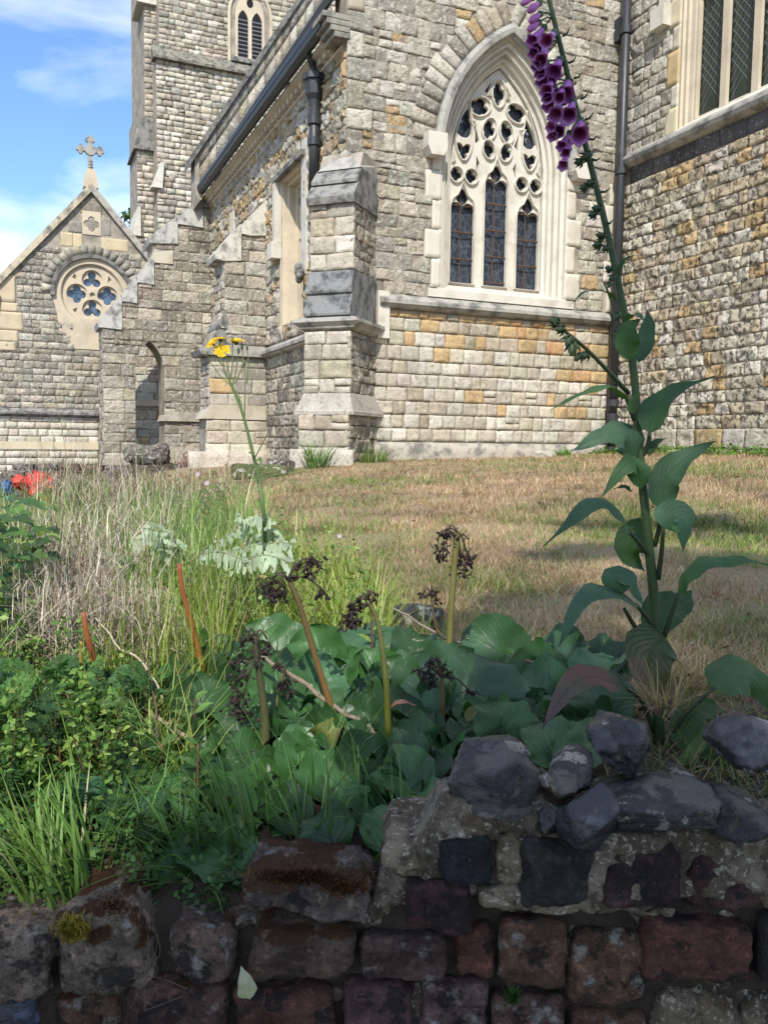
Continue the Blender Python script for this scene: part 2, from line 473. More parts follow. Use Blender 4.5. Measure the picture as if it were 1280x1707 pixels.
# ---- window wall
ww = fill_panel('window_wall', FW, [(3.80, .5), (7.93, .5), (7.93, 8.6), (3.80, 8.6)], [arch(.25, 3.35)], M_mortar, church, d=0, thick=.5)
def rows_upper(z):
    if z < 3.45: return [(4.3, 4.9), (7.24, 7.72)]
    if z < 5.3:
        k = int((z-3.45)/.37)
        return [(4.18, 4.86 if k % 2 else 4.96), (7.27 if k % 2 else 7.19, 7.72)]
    rr = R0+.66; dz = z-ZS
    if dz < rr:
        hw = math.sqrt(rr*rr-dz*dz)-CO
        if hw > 0: return [(3.95 if z > 4.9 else 4.15, WC-hw), (WC+hw, 7.72 if z < 5.1 else 7.9)]
    return [(3.95, 7.9)]
stones(ww, FW, 3.3, 4.9, rows_upper, pal_up, M_rag, hh=(.11, .21), ww=(.12, .34), proud=.016, rough=.016, snecks=.6)
stones(ww, FW, 4.9, 8.5, lambda z: [(3.98, r[1]) if i == 0 and r[0] < 4.5 else r for i, r in enumerate(rows_upper(z))], pal_up, M_rag, hh=(.13, .24), ww=(.12, .36), proud=.016, rough=.018, snecks=.6)
stones(ww, FW, 1.42, 3.09, lambda z: [(4.18, 7.83)], pal_lo, M_rag_soft, snecks=.06, hh=(.16, .20), ww=(.13, .30), proud=.03, rough=.011, jit=.004)
# corner quoins, top left
z = 4.95; k = 0
while z < 8.4:
    h = (.3, .24, .34, .27)[k % 4]; wd = .34 if k % 2 else .22
    V, Fc = stone_geo(FW, 3.78, 3.78+wd-.01, z, z+h-.012, proud=.03, rough=.006, jit=.003)
    push_stone(ww, FW, V, Fc, PALE if z > 6.5 else pal_butt(), M_rag if z < 6.4 else M_ash, wd*h, 'quoin_stone'); z += h; k += 1
# jamb blocks and the pale quoins near the downpipe
for side in (0, 1):
    z = 3.42; k = side
    while z < 5.12:
        h = min(.37, 5.14-z) if z < 4.9 else 5.14-z
        wd = .24 if k % 2 else .14
        a, b = (WC-.965-wd, WC-.965) if side == 0 else (WC+.965, WC+.965+wd+.03)
        V, Fc = stone_geo(FW, a+.004, b-.002, z+.004, z+h-.004, proud=.03, rough=.002, jit=.001)
        push_stone(ww, FW, V, Fc, (.98, .96, .93), M_ash, wd*h, 'jamb_stone'); z += h; k += 1
z = 3.3; k = 0
while z < 5.0:
    h = (.42, .3, .36)[k % 3]; wd = .2 if k % 2 else .13
    V, Fc = stone_geo(FW, 7.9-wd, 7.9, z+.005, z+h-.005, proud=.03, rough=.004, jit=.002)
    push_stone(ww, FW, V, Fc, (.9, .88, .84), M_ash, wd*h, 'quoin_stone'); z += h; k += 1
# plinth ledge
V, Fc = stone_geo(FW, 4.15, 7.9, .9, 1.4, proud=.10, rough=.02, g=.12)
me = new_mesh('plinth', V, Fc, M_cope, (1.15, 1.1, 1.02)); link('plinth', me, ww)
# voussoirs
rr = R0+.40; tt = math.atan2(math.sqrt((R0+.5)**2-CO**2), CO)
nvs = 13
for side in (0, 1):
    ts = np.linspace(.075, tt, nvs+1)
    for i in range(nvs):
        t0, t1 = ts[i]+.004, ts[i+1]-.004
        ro = rr+rng.uniform(.25, .33)
        c0 = pal_up(0, 0)
        sub = 3
        S, T = np.meshgrid(np.linspace(0, 1, 4), np.linspace(0, 1, 5))
        th = t0+(t1-t0)*S; rad = rr-.02+(ro-rr+.02)*T
        x = WC+CO-rad*np.cos(th); zz = ZS+rad*np.sin(th)
        if side: x = 2*WC-x
        e = np.minimum(np.minimum(S, 1-S), np.minimum(T, 1-T)) > 0
        d = .035+.012*e+.012*fbm(np.stack([x*8, zz*8, 0*x], -1), 2)*e
        V = FW(x, zz, d).reshape(-1, 3); idx = np.arange(20).reshape(5, 4)
        Fc = np.stack([idx[:-1, :-1], idx[:-1, 1:], idx[1:, 1:], idx[1:, :-1]], -1).reshape(-1, 4)
        ring = np.concatenate([idx[0, :], idx[1:, -1], idx[-1, -2::-1], idx[-2:0:-1, 0]])
        V = np.vstack([V, FW(x.ravel()[ring], zz.ravel()[ring], -.03)])
        kk = np.arange(len(ring)); Fs = np.stack([ring[kk], 20+kk, 20+(kk+1) % len(ring), ring[(kk+1) % len(ring)]], -1)
        push_stone(ww, FW, V, np.vstack([Fc, Fs]), c0, M_rag, .05, 'arch_stone')

bw = empty('arched_window', parent=church)
arch_sweep('window_frame', FW, [(.28, .0), (.28, .022), (.235, .022), (.232, -.03), (.205, -.045), (.19, -.02), (.17, -.03), (.168, -.085), (.14, -.10), (.125, -.07), (.105, -.085), (.103, -.15), (.075, -.16), (.06, -.13), (.045, -.15), (.043, -.20), (.0, -.215), (0, -.42)], M_ash, bw, zb=3.40)
arch_sweep('hood_mould', FW, [(.235, .0), (.235, .05), (.27, .115), (.33, .125), (.385, .10), (.385, 0)], M_cope, bw, zb=None)
for s in (-1, 1):
    m_ = MB(); xc = WC+s*1.12
    m_.prism([(xc-.135, 5.32), (xc+.135, 5.32), (xc+.135, 5.14), (xc+.09, 5.04), (xc-.09, 5.04), (xc-.135, 5.14)], lambda a, b, d: FW(a, b, d), -.02, .19)
    m_.build('hood_stop', M_ash, bw)
m_ = MB()   # sill
m_.add([FW(x, z_, d) for x in (4.92, 7.2) for z_, d in ((3.3, .03), (3.4, .03), (3.56, -.34), (3.3, -.34))], [(0, 1, 5, 4), (1, 2, 6, 5), (0, 3, 2, 1), (4, 5, 6, 7)])
m_.build('sill', M_ash, bw)

def polar(cx, cz, lobes, n=48, rot=0., c0=None):
    """outline of a union of circles (dx, dz, r) seen from its centre"""
    out = []
    for th in np.linspace(0, 2*math.pi, n, endpoint=False):
        e = np.array((math.cos(th), math.sin(th))); best = .01
        for dx, dz, r in lobes:
            cdx, cdz = dx*math.cos(rot)-dz*math.sin(rot), dx*math.sin(rot)+dz*math.cos(rot)
            bq = e[0]*cdx+e[1]*cdz; disc = bq*bq-(cdx*cdx+cdz*cdz-r*r)
            if disc >= 0: best = max(best, bq+math.sqrt(disc))
        out.append((cx+e[0]*best, cz+e[1]*best))
    return out
def foil(cx, cz, r, k=4, rot=0., sx=1.):
    lob = [(r*.56*math.cos(2*math.pi*i/k+math.pi/2), r*.56*math.sin(2*math.pi*i/k+math.pi/2), r*.44) for i in range(k)] + [(0, 0, r*.42)]
    return [(cx+(x-cx)*sx, z_) for x, z_ in polar(cx, cz, lob, 44, rot)]
def ellipse(cx, cz, a, b, rot=0., n=22):
    return [(cx+a*math.cos(t)*math.cos(rot)-b*math.sin(t)*math.sin(rot), cz+a*math.cos(t)*math.sin(rot)+b*math.sin(t)*math.cos(rot)) for t in np.linspace(0, 2*math.pi, n, endpoint=False)]
def pointed(c, a, zb, zs, rise):
    r = (rise*rise+a*a)/(2*a)
    return arch(0, zb, 7, c, a, zs, r)
def ogee(c, a, zb, zs, zt):
    P = [(c-a, zb)]
    for t in np.linspace(0, 1, 8):
        x = a*(1-t)**1.0; P.append((c-a*(math.cos(t*math.pi/2)**.9 if t < .55 else (1-t)*.98), zs+(zt-zs)*(t**1.15)))
    return P + [(2*c-x, z_) for x, z_ in P[::-1][1:]]
def teardrop(cx, z0, zc, z1, a, lean=0.):
    P = []
    for t in np.linspace(0, 1, 9): P.append((cx-a*math.sin(math.pi*min(t*.5, .5))*1.0, z0+(zc-z0)*t**1.5))
    for t in np.linspace(.12, 1, 8): P.append((cx-a*(1-t**1.5)+lean*t, zc+(z1-zc)*t))
    Q = []
    for t in np.linspace(.12, 1, 8)[:-1][::-1]: Q.append((cx+a*(1-t**1.5)+lean*t, zc+(z1-zc)*t))
    for t in np.linspace(0, 1, 9)[::-1][:-1]: Q.append((cx+a*math.sin(math.pi*min(t*.5, .5)), z0+(zc-z0)*t**1.5))
    return P[1:] + Q
lightx = [(5.548, .193, 4.53, 4.90), (6.065, .193, 4.90, 5.28), (6.582, .193, 4.53, 4.90)]
plate = arch(.012, 3.52, 16)
inner = arch(-.012, 3.53, 16)
big, small = [], []
for c, a, zs, zt in lightx:
    big.append(ogee(c, a, 3.56, zs, zt))
    def head(c=c, a=a, zs=zs):
        r1, r2 = a*.52, a*.50; zt_ = zs+.175
        L1 = [(c-a+r1+r1*math.cos(t), zs+r1*math.sin(t)) for t in np.linspace(math.pi, R(35), 9)]
        L2 = [(c+r2*math.cos(t), zt_+r2*1.15*math.sin(t)) for t in np.linspace(R(215), R(90), 8)]
        Lh = L1+L2
        return [(c-a, 3.57)] + Lh + [(2*c-x, z_) for x, z_ in Lh[::-1][1:]] + [(c+a, 3.57)]
    small.append(head())
for s in (-1, 1):
    cx = WC+s*.51
    for dx in (-.113, .113):
        big.append(ellipse(cx+dx, 4.985, .105, .105)); small.append(foil(cx+dx, 4.985, .10))
    big.append(teardrop(cx+s*-.0+.01*s, 5.17, 5.48, 5.98, .13, -s*.06))
    small.append([(x+0, z_) for x, z_ in teardrop(cx-.0*s, 5.475, 5.58, 5.90, .118, -s*.075)])
    small.append(foil(cx+.005*s, 5.31, .138, 3, math.pi))
    big.append(ellipse(WC+s*.285, 5.915, .165, .125, -s*.35)); small.append(foil(WC+s*.285, 5.91, .142, 4, s*.4, 1.08))
    big.append(ellipse(WC+s*.135, 5.645, .105, .155, s*.3)); small.append(foil(WC+s*.135, 5.645, .133, 4, s*.3, .86))
    big.append(ellipse(WC+s*.135, 5.375, .095, .13, -s*.3)); small.append(foil(WC+s*.135, 5.38, .122, 4, -s*.2, .86))
    # little spandrel eyes
    small.append([(WC+s*.262, 5.18), (WC+s*.31, 5.02), (WC+s*.315, 5.28)]); small.append([(WC+s*.275, 5.48), (WC+s*.335, 5.42), (WC+s*.345, 5.66)])
    small.append([(WC+s*.11, 6.27), (WC+s*.15, 6.10), (WC+s*.21, 6.13)])
    big.append([(WC+s*.355, 5.70), (WC+s*.44, 5.72), (WC+s*.385, 5.62)][::s])
    big.append([(WC+s*.125, 6.08), (WC+s*.175, 6.07), (WC+s*.125, 6.17)][::s])
    big.append([(cx+s*.135, 5.17), (cx+s*.17, 5.13), (cx+s*.175, 5.28)])
big.append(ellipse(WC, 6.13, .105, .185)); small.append(foil(WC, 6.13, .155, 4, 0, .72))
def rib(q, lp, w=.015, d0=-.262, d1=-.225):
    P = np.array(lp); n = len(P)
    T = np.roll(P, -1, 0)-np.roll(P, 1, 0); T /= np.linalg.norm(T, axis=1)[:, None]+1e-9
    Nn = np.stack([T[:, 1], -T[:, 0]], -1)
    V = np.vstack([FW(*(P+Nn*o).T, d) for o, d in ((-w, d0), (-w*.45, d1), (w*.45, d1), (w, d0))])
    q.add(V, [(j*n+i, j*n+(i+1) % n, (j+1)*n+(i+1) % n, (j+1)*n+i) for j in range(3) for i in range(n)])
tr1 = fill_panel('tracery', FW, inner, small, M_ash, bw, d=-.262, thick=.055)
q = MB()
for lp in big: rib(q, lp)
q.build('tracery_ribs', M_ash, tr1)
GL = M_glass
for c, a, zs, zt in lightx:
    g_ = MB(); g_.prism([(c-a-.05, 3.5), (c+a+.05, 3.5), (c+a+.05, zt), (c-a-.05, zt)], lambda x, z_, d: FW(x, z_, d), -.358, -.35); g_.build('glass_pane', GL, bw)
    fb = MB()
    nb = 4 if c == WC else 3
    for k in range(nb):
        zz = 3.62+(k if nb == 4 else k+.78)*.352
        fb.tube([FW(c-a-.0, zz, -.30), FW(c, zz-.004, -.285), FW(c+a, zz, -.30)], .011, 6)
    fb.tube([FW(c, 3.57, -.318), FW(c, zs+.25, -.318)], .010, 6)
    fb.build('saddle_bars', M_rust, bw)
g_ = MB(); g_.prism([(WC-.74, 4.85), (WC+.74, 4.85)] + arch(.02, None, 8)[::-1], lambda x, z_, d: FW(x, z_, d), -.372, -.365); g_.build('glass_pane', GL, bw)
# coloured roundels in the side daggers
for s in (-1, 1):
    for (dx, z_, r_, cc) in ((.0, 5.62, .035, (.25, .30, .32)), (.015, 5.62, .02, (.02, .015, .03)), (.02, 5.72, .022, (.16, .38, .34))):
        g_ = MB(); g_.prism(ellipse(WC+s*.525+dx, z_, r_, r_, n=14), lambda x, z2, d: FW(x, z2, d), -.36, -.345-(.004 if r_ == .02 else .008), cc); g_.build('glass_roundel', M_leadcame if r_ > .03 else MATS['painted_iron'] if r_ == .02 else M_lead, bw)

# string courses --------------------------------------------------------
def string_course(name, fr, u0, u1, zt, prof, m, parent):
    m_ = MB(); n = len(prof)
    m_.add([fr(u, zt+dz, d) for u in (u0, u1) for dz, d in prof], [(i, i+1, n+i+1, n+i) for i in range(n-1)] + [tuple(range(n)), tuple(range(n, 2*n))[::-1]])
    return m_.build(name, m, parent)
PROF = [(0, -.02), (-.02, .03), (-.095, .135), (-.14, .135), (-.15, .10), (-.175, .09), (-.195, .04), (-.2, -.02)]
string_course('string_course', FW, 4.22, 7.80, 3.30, PROF, M_cope, church)
m_ = MB(); m_.prism([(4.2, 2.72), (4.36, 2.72), (4.36, 3.31), (4.2, 3.31)], lambda a, b, d: FW(a, b, d), -.01, .075); m_.build('string_block', M_ash, church)
string_course('string_course', FS, 10.4, 13.0, 2.94, PROF, M_cope, church)
string_course('string_course', FS, 13.0, 18.0, 2.94, PROF, M_cope, church)

# ---- aisle side wall
sw = fill_panel('side_wall', FS, [(10.0, .4), (18.3, .4), (18.3, 6.5), (10.0, 6.5)], [[(11.75, 3.12), (12.85, 3.12), (12.85, 5.36), (11.75, 5.36)], [(16.15, 5.2), (17.3, 5.2), (17.3, 5.5), (16.15, 5.5)]], M_mortar, church, thick=.5)
def rows_side(z):
    if 3.12 < z < 5.4: return [(10.05, 11.62), (12.95, 18.2)]
    if 5.15 < z < 5.6: return [(10.05, 16.1), (17.4, 18.2)]
    return [(10.05, 18.2)]
stones(sw, FS, 2.95, 6.32, rows_side, pal_side, M_rag, hh=(.13, .24), ww=(.16, .42), proud=.03, rough=.024, crag=.02)
stones(sw, FS, .9, 2.76, lambda z: [(10.05, 18.2)], pick((GR, 2), (DK, 2), (CREAM, 1), (TAN, 1)), M_rag_dark, hh=(.17, .2), ww=(.18, .36), proud=.025, rough=.012)
sd = empty('side_window', parent=church)
def splay(name, fr, u0, u1, z0, z1, du, dz, depth, m, parent, depths=(.0, -.08, -.09, -.2)):
    m_ = MB(); rects = []
    steps = [(0, .012), (.3, -.02), (.35, -.08), (.65, -.1), (.7, -.2), (1, -.22), (1, -depth)]
    for f_, d in steps:
        rects.append([(u0+du*f_, z0+dz*f_), (u1-du*f_, z0+dz*f_), (u1-du*f_, z1-dz*f_), (u0+du*f_, z1-dz*f_)])
    V = [fr(a, b, d) for rc, (_, d) in zip(rects, steps) for a, b in rc]
    m_.add(V, [(4*i+j, 4*i+(j+1) % 4, 4*i+4+(j+1) % 4, 4*i+4+j) for i in range(len(steps)-1) for j in range(4)])
    return m_.build(name, m, parent)
splay('window_frame', FS, 11.72, 12.88, 3.1, 5.38, .16, .12, .4, M_ash_y, sd)
m_ = MB(); m_.prism([(11.85, 3.2), (12.75, 3.2), (12.75, 5.3), (11.85, 5.3)], lambda a, b, d: FS(a, b, d), -.36, -.35); m_.build('glass_pane', M_glass, sd)
for u in (12.15, 12.45):
    m_ = MB(); m_.prism([(u-.05, 3.2), (u+.05, 3.2), (u+.05, 5.3), (u-.05, 5.3)], lambda a, b, d: FS(a, b, d), -.34, -.2); m_.build('mullion', M_ash_y, sd)
fill_panel('tracery', FS, [(11.86, 4.5), (12.74, 4.5), (12.74, 5.28), (11.86, 5.28)], [pointed(c, .095, 4.51, 4.62, .22) for c in (12.0, 12.3, 12.6)] + [foil(c, 5.07, .12) for c in (12.0, 12.3, 12.6)], M_ash_y, sd, d=-.24, thick=.08)
m_ = MB()
m_.prism([(11.55, 5.46), (13.05, 5.46), (13.05, 5.38), (11.55, 5.38)], lambda a, b, d: FS(a, b, d), -.01, .11); m_.build('label_mould', M_cope_d, sd)
m_ = MB(); m_.prism([(12.9, 4.45), (13.02, 4.45), (13.02, 5.4), (12.9, 5.4)], lambda a, b, d: FS(a, b, d), -.01, .10); m_.build('label_mould', M_ash, sd)
m_ = MB(); m_.prism([(12.86, 4.22), (13.12, 4.22), (13.12, 4.47), (12.86, 4.47)], lambda a, b, d: FS(a, b, d), -.01, .16); m_.build('label_stop', M_ash, sd)
m_ = MB(); m_.prism([(11.48, 3.75), (11.72, 3.75), (11.72, 5.62), (11.48, 5.62)], lambda a, b, d: FS(a, b, d), -.01, .05); m_.build('label_mould', M_ash, sd)
m_ = MB(); m_.add(*(lambda V, f: (V, f))(np.array([FS(11.6, 3.98, .06)]) + .0, []))
hd = MB()   # weathered carved head on the near label stop
for k, (du, dz, dd, r_) in enumerate([(0, 0, .08, .10), (.03, .08, .1, .07), (-.04, .06, .13, .05), (.02, -.09, .1, .06), (-.05, -.05, .12, .05)]):
    a_ = np.linspace(0, 2*math.pi, 9)[:-1]; ph = np.linspace(-1.3, 1.3, 5)
    V = [FS(11.62+du+r_*math.cos(p)*math.cos(q), 3.78+dz+r_*math.sin(p), dd+r_*math.cos(p)*math.sin(q)) for p in ph for q in a_]
    hd.add(V, [(i*8+j, i*8+(j+1) % 8, (i+1)*8+(j+1) % 8, (i+1)*8+j) for i in range(4) for j in range(8)])
hd.build('carved_stop', M_cope_d, sd)
sm = empty('slit_window', parent=church)
splay('window_frame', FS, 16.1, 17.35, 5.12, 5.56, .05, .05, .35, M_ash, sm)
m_ = MB(); m_.prism([(16.1, 5.1), (17.3, 5.1), (17.3, 5.55), (16.1, 5.55)], lambda a, b, d: FS(a, b, d), -.13, -.12); m_.build('glass_pane', M_dark, sm)  # near-black sheet standing in for the shaded void under the lintel
m_ = MB(); m_.prism([(15.8, 5.1), (16.12, 5.1), (16.12, 5.66), (15.8, 5.66)], lambda a, b, d: FS(a, b, d), -.01, .05); m_.build('jamb_block', M_ash, sm)

# cornice, gutter, roof
cn = MB(); PC = [(0, -.02), (0, .04), (-.04, .16), (-.08, .18), (-.12, .18), (-.16, .08), (-.22, .04), (-.24, .06), (-.27, .06), (-.3, -.02)]
n = len(PC); cn.add([FS(u, 6.5+dz, d) for u in (10.1, 18.1) for dz, d in PC], [(i, i+1, n+i+1, n+i) for i in range(n-1)] + [tuple(range(n)), tuple(range(n, 2*n))[::-1]])
cor = cn.build('cornice', M_ash_y, church)
u = 10.2; proto = None
while u < 18.0:
    if proto is None:
        q = MB(); q.prism([(-.055, .0), (.055, .0), (.055, .075), (.03, .10), (-.03, .10), (-.055, .075)], lambda a, b, d: np.array((-d, a, b)), .0, .115)
        proto = q.build('cornice_block', M_ash_y, church); o = proto
    else:
        o = proto.copy(); COL.objects.link(o)
    o.parent = church; o.location = (3.8, u, 6.285); u += .2
gt = MB(); PG = [(-.09, .02), (-.09, .0)] + [(-.07-.0+.0-.07*math.sin(t), .20-.14*math.cos(t)) for t in np.linspace(0, math.pi, 9)] + [(-.04, .34)]
PG = [(6.56, .16), (6.50, .16), (6.44, .2), (6.42, .26), (6.45, .32), (6.50, .34), (6.58, .34), (6.58, .32), (6.50, .32), (6.46, .26), (6.5, .18)]
n = len(PG); gt.add([FS(u_, z_, d) for u_ in (10.15, 18.15) for z_, d in PG], [(i, (i+1) % n, n+(i+1) % n, n+i) for i in range(n)] + [tuple(range(n)), tuple(range(n, 2*n))[::-1]])
gt.build('gutter', M_iron, church)
SL = math.tan(R(57.6))
def roofp(x, y, up=0.): return (x, y, 6.56+(x-3.5)*SL+up)
rf = MB()
rf.add([roofp(3.5, 10.25), roofp(3.5, 17.9), roofp(7.5, 17.9), roofp(7.5, 10.25)], [(0, 1, 2, 3)])
roof = rf.build('roof', M_tile, church)
rt = MB()
for k in range(26):
    x0 = 3.46+k*.12
    rt.add([roofp(x0, 10.26, .035), roofp(x0, 17.85, .035), roofp(x0+.135, 17.85, .02), roofp(x0+.135, 10.26, .02), roofp(x0, 10.26, -.0), roofp(x0, 17.85, -.0)], [(0, 1, 2, 3), (0, 4, 5, 1)])
rtl = rt.build('tile_courses', M_tile, roof); tag(rtl, kind='stuff')
FK = Frame((0, 17.75), (1, 0), (0, -1))
def rake(x, up): return (x, 6.56+(x-3.5)*SL+up)
rk = MB(); rk.prism([rake(3.42, -.3), rake(7.2, -.3), rake(7.2, .72), rake(3.42, .72)], lambda a, b, d: FK(a, b, d), -.45, 0)
rkp = rk.build('gable_parapet', M_mortar, church)
# rough stones and the coping up the parapet
kx = 3.5
while kx < 7.0:
    wx = rng.uniform(.14, .24)
    for (lo, hi) in ((.0, .36), (.36, .70)):
        a_ = [rake(kx+.006, lo+.008), rake(kx+wx-.006, lo+.008), rake(kx+wx-.006, hi-.008), rake(kx+.006, hi-.008)]
        q = MB(); q.prism(a_, lambda a, b, d: FK(a, b, d), -.02, rng.uniform(.02, .045))
        push_stone(rkp, FK, np.vstack(q.V), np.array(q.F[2:] if False else [f for f in q.F if len(f) == 4]), pal_butt(), M_rag, .03)
    kx += wx
kx = 3.3
while kx < 7.0:
    q = MB(); q.prism([rake(kx, .69), rake(kx+.30, .69), rake(kx+.30, .86), rake(kx, .86)], lambda a, b, d: FK(a, b, d), -.5, .10, (.8, .8, .8)); q.build('coping_stone', M_cope_d, rkp); kx += .305
lf = MB(); lf.add([(*roofp(3.5, 17.74)[:2], roofp(3.5, 0, .06)[2]), (*roofp(7.2, 17.74)[:2], roofp(7.2, 0, .06)[2]), (7.2, 17.74, roofp(7.2, 0, .22)[2]), (3.5, 17.74, roofp(3.5, 0, .22)[2]),
                   (3.5, 17.5, roofp(3.5, 0, .05)[2]), (7.2, 17.5, roofp(7.2, 0, .05)[2])], [(0, 1, 2, 3), (0, 4, 5, 1)])
lf.build('lead_flashing', M_lead, church)

# ---- generic buttress faces
def slab(name, pts, fn, d0, d1, m, parent, col=(1, 1, 1)):
    q = MB(); q.prism(pts, fn, d0, d1, col); return q.build(name, m, parent)
# diagonal buttress at the corner
Cn = np.array((3.78, 10.)); s2 = 1/math.sqrt(2)
FD = Frame(Cn, (s2, -s2), (-s2, -s2))                     # u across, d outwards
def FDp(d_, z_, u_): return FD(u_, z_, d_)
db = empty('diagonal_buttress', parent=church)
slab('core', [(-.6, .5), (.585, .5), (.585, 1.75), (.485, 1.95), (.485, 2.9), (.41, 3.42), (.39, 3.45), (.39, 4.3), (.1, 4.9), (-.6, 4.9)], lambda a, b, d: FDp(a, b, d), -.272, .272, M_mortar, db)
core = [o for o in COL.objects if o.name.startswith('core')][-1]
core.name = 'buttress_core'
def fside(u, sgn):  # side faces: u measured outwards
    o = Cn + np.array((s2, -s2))*u
    return Frame(o, (-s2*1., -s2*1.), (s2*sgn, -s2*sgn))
FF = Frame(Cn + np.array((-s2, -s2))*0., (s2, -s2), (-s2, -s2))
for (z0, z1, hw, p, pal_, mm, pr) in ((.95, 1.72, .335, .60, pal_butt, M_rag_soft, .02), (1.98, 2.72, .31, .50, pal_lo0, M_rag_soft, .02), (3.45, 4.25, .29, .40, pal_butt, M_rag_soft, .02)):
    ff = Frame(Cn + np.array((-s2, -s2))*p, (s2, -s2), (-s2, -s2))
    stones(core, ff, z0, z1, lambda z_, hw=hw: [(-hw, hw)], pal_, mm, hh=(.17, .22) if z1 < 3 else (.2, .25), ww=(.2, .36), proud=pr, rough=.010)
    fr_ = Frame(Cn + np.array((s2, -s2))*(hw-.015), (-s2, -s2), (s2, -s2))
    stones(core, fr_, z0, z1, lambda z_, p=p: [(-.5, p+.01)], pick((GR, 2), (TAN, 1), (CREAM, 1)), M_rag, hh=(.12, .2), ww=(.12, .24), proud=.012, rough=.02)
    fl_ = Frame(Cn - np.array((s2, -s2))*(hw-.015), (-s2, -s2), (-s2, s2))
    stones(core, fl_, z0, z1, lambda z_, p=p: [(-.5, p+.01)], pal_butt, M_rag, hh=(.15, .2), ww=(.15, .3), proud=.012, rough=.015)
# the buttress above the gablet side: narrow rough strip up to the gablet
def ring_prism(name, prof, hw_in, m, parent, col=(1, 1, 1)):
    """moulding wrapped round the three free sides of the buttress; prof = [(outward beyond core, z)], core half width and projection given by hw_in=(hw, p)"""
    hw, p = hw_in; V = []; n = len(prof)
    for (e, z_) in prof:
        V += [FD(-(hw+e), z_, -.6), FD(-(hw+e), z_, p+e), FD(hw+e, z_, p+e), FD(hw+e, z_, -.6)]
    Fc = [(4*i+j, 4*i+j+1, 4*i+j+5, 4*i+j+4) for i in range(n-1) for j in range(3)]
    q = MB(); q.add(V, Fc, col); return q.build(name, m, parent)
ring_prism('plinth_chamfer', [(-.04, 1.99), (-.01, 1.97), (.06, 1.78), (.075, 1.76), (.075, 1.72), (-.02, 1.715)], (.32, .53), M_rag_soft, db, (.44, .40, .34))
ring_prism('string_course', [(-.1, 2.93), (.045, 2.87), (.095, 2.86), (.10, 2.82), (.05, 2.77), (.045, 2.75), (-.02, 2.72)], (.32, .5), M_cope, db)
for i, (z0, z1, p0, p1) in enumerate(((2.90, 3.17, .50, .46), (3.17, 3.44, .46, .415))):
    slab('weathering_slab', [(-.4, z0), (p0+.035, z0), (p0+.04, z0+.025), (p1+.005, z1-.0), (-.4, z1)], lambda a, b, d: FDp(a, b, d), -.305, .305, M_cope_d, db, (.85, .88, .95))
slab('weathering_slab', [(-.4, 4.22), (.46, 4.22), (.475, 4.30), (.33, 4.48), (-.4, 4.48)], lambda a, b, d: FDp(a, b, d), -.31, .31, M_cope_d, db)
slab('weathering_slab', [(-.4, 4.48), (.36, 4.48), (.36, 4.52), (.21, 4.68), (-.4, 4.68)], lambda a, b, d: FDp(a, b, d), -.30, .30, M_cope_d, db)
q = MB(); q.add([FD(-.28, 4.68, .23), FD(.30, 4.68, .23), FD(.30, 4.68, -.35), FD(-.28, 4.68, -.35), FD(.01, 4.97, .05), FD(.01, 4.97, -.35), FD(.30, 4.80, -.2), FD(-.28, 4.76, -.2)],
               [(0, 1, 4), (1, 6, 4), (6, 5, 4), (1, 2, 6), (0, 4, 7), (7, 4, 5), (0, 7, 3), (6, 2, 5), (7, 5, 3)])
q.build('gablet', M_cope, db)
V, Fc = stone_geo(Frame(Cn + np.array((-s2, -s2))*.66, (s2, -s2), (-s2, -s2)), -.42, .42, .7, 1.30, proud=.03, rough=.03, g=.1)
link('footing', new_mesh('footing', V, Fc, M_rag_soft, (.52, .47, .40)), db)

# ---- buttress on the side wall (plane y = 13.67) and the pierced flying buttress (y = 18)
F2 = Frame((0, 13.67), (1, 0), (0, -1)); F3 = Frame((0, 18.0), (1, 0), (0, -1))
b2 = slab('side_buttress', [(2.8, .4), (3.9, .4), (3.9, 5.1), (3.72, 5.1), (3.1, 4.45), (3.1, 3.55), (2.88, 3.0), (2.86, 1.95), (2.8, 1.75)], lambda a, b, d: F2(a, b, d), -.62, 0, M_mortar, church)
stones(b2, F2, 1.15, 1.73, lambda z_: [(2.79, 3.8)], pal_lo0, M_rag_soft, hh=(.18, .26), ww=(.3, .55), proud=.02, rough=.008)
stones(b2, F2, 1.96, 2.75, lambda z_: [(2.85, 3.8)], pick((CREAM, 3), (OCH, 1), (GR, 1.4), (PALE, 1)), M_rag_soft, hh=(.18, .24), ww=(.22, .42), proud=.02, rough=.01)
stones(b2, F2, 2.95, 5.1, lambda z_: [(max(3.09 if z_ > 3.5 else 3.0, 3.12+(z_-4.5)*1.0), 3.8)], pal_butt, M_rag, hh=(.14, .24), ww=(.2, .42), proud=.02, rough=.014)
FL2 = Frame((2.84, 0), (0, 1), (-1, 0))
stones(b2, FL2, 1.15, 2.75, lambda z_: [(13.67, 14.28)], pal_butt, M_rag, ww=(.18, .3), proud=.02)
stones(b2, Frame((3.08, 0), (0, 1), (-1, 0)), 3.5, 4.3, lambda z_: [(13.67, 14.28)], pal_butt, M_rag, ww=(.18, .3), proud=.02)
slab('plinth_chamfer', [(2.72, 1.74), (3.86, 1.74), (3.8, 1.97), (2.86, 1.97)], lambda a, b, d: F2(a, b, d), -.6, .035, M_ash, b2, (.8, .76, .7))
slab('string_course', [(2.66, 2.84), (2.70, 2.76), (3.74, 2.76), (3.74, 2.93), (2.86, 2.93)], lambda a, b, d: F2(a, b, d), -.66, .10, M_cope, b2)
for (pts) in ([(2.84, 2.92), (3.12, 2.92), (3.12, 3.2), (3.0, 3.2)], [(2.94, 3.18), (3.14, 3.18), (3.14, 3.5), (3.1, 3.5)]):
    slab('weathering_slab', pts, lambda a, b, d: F2(a, b, d), -.64, .02, M_cope_d, b2)
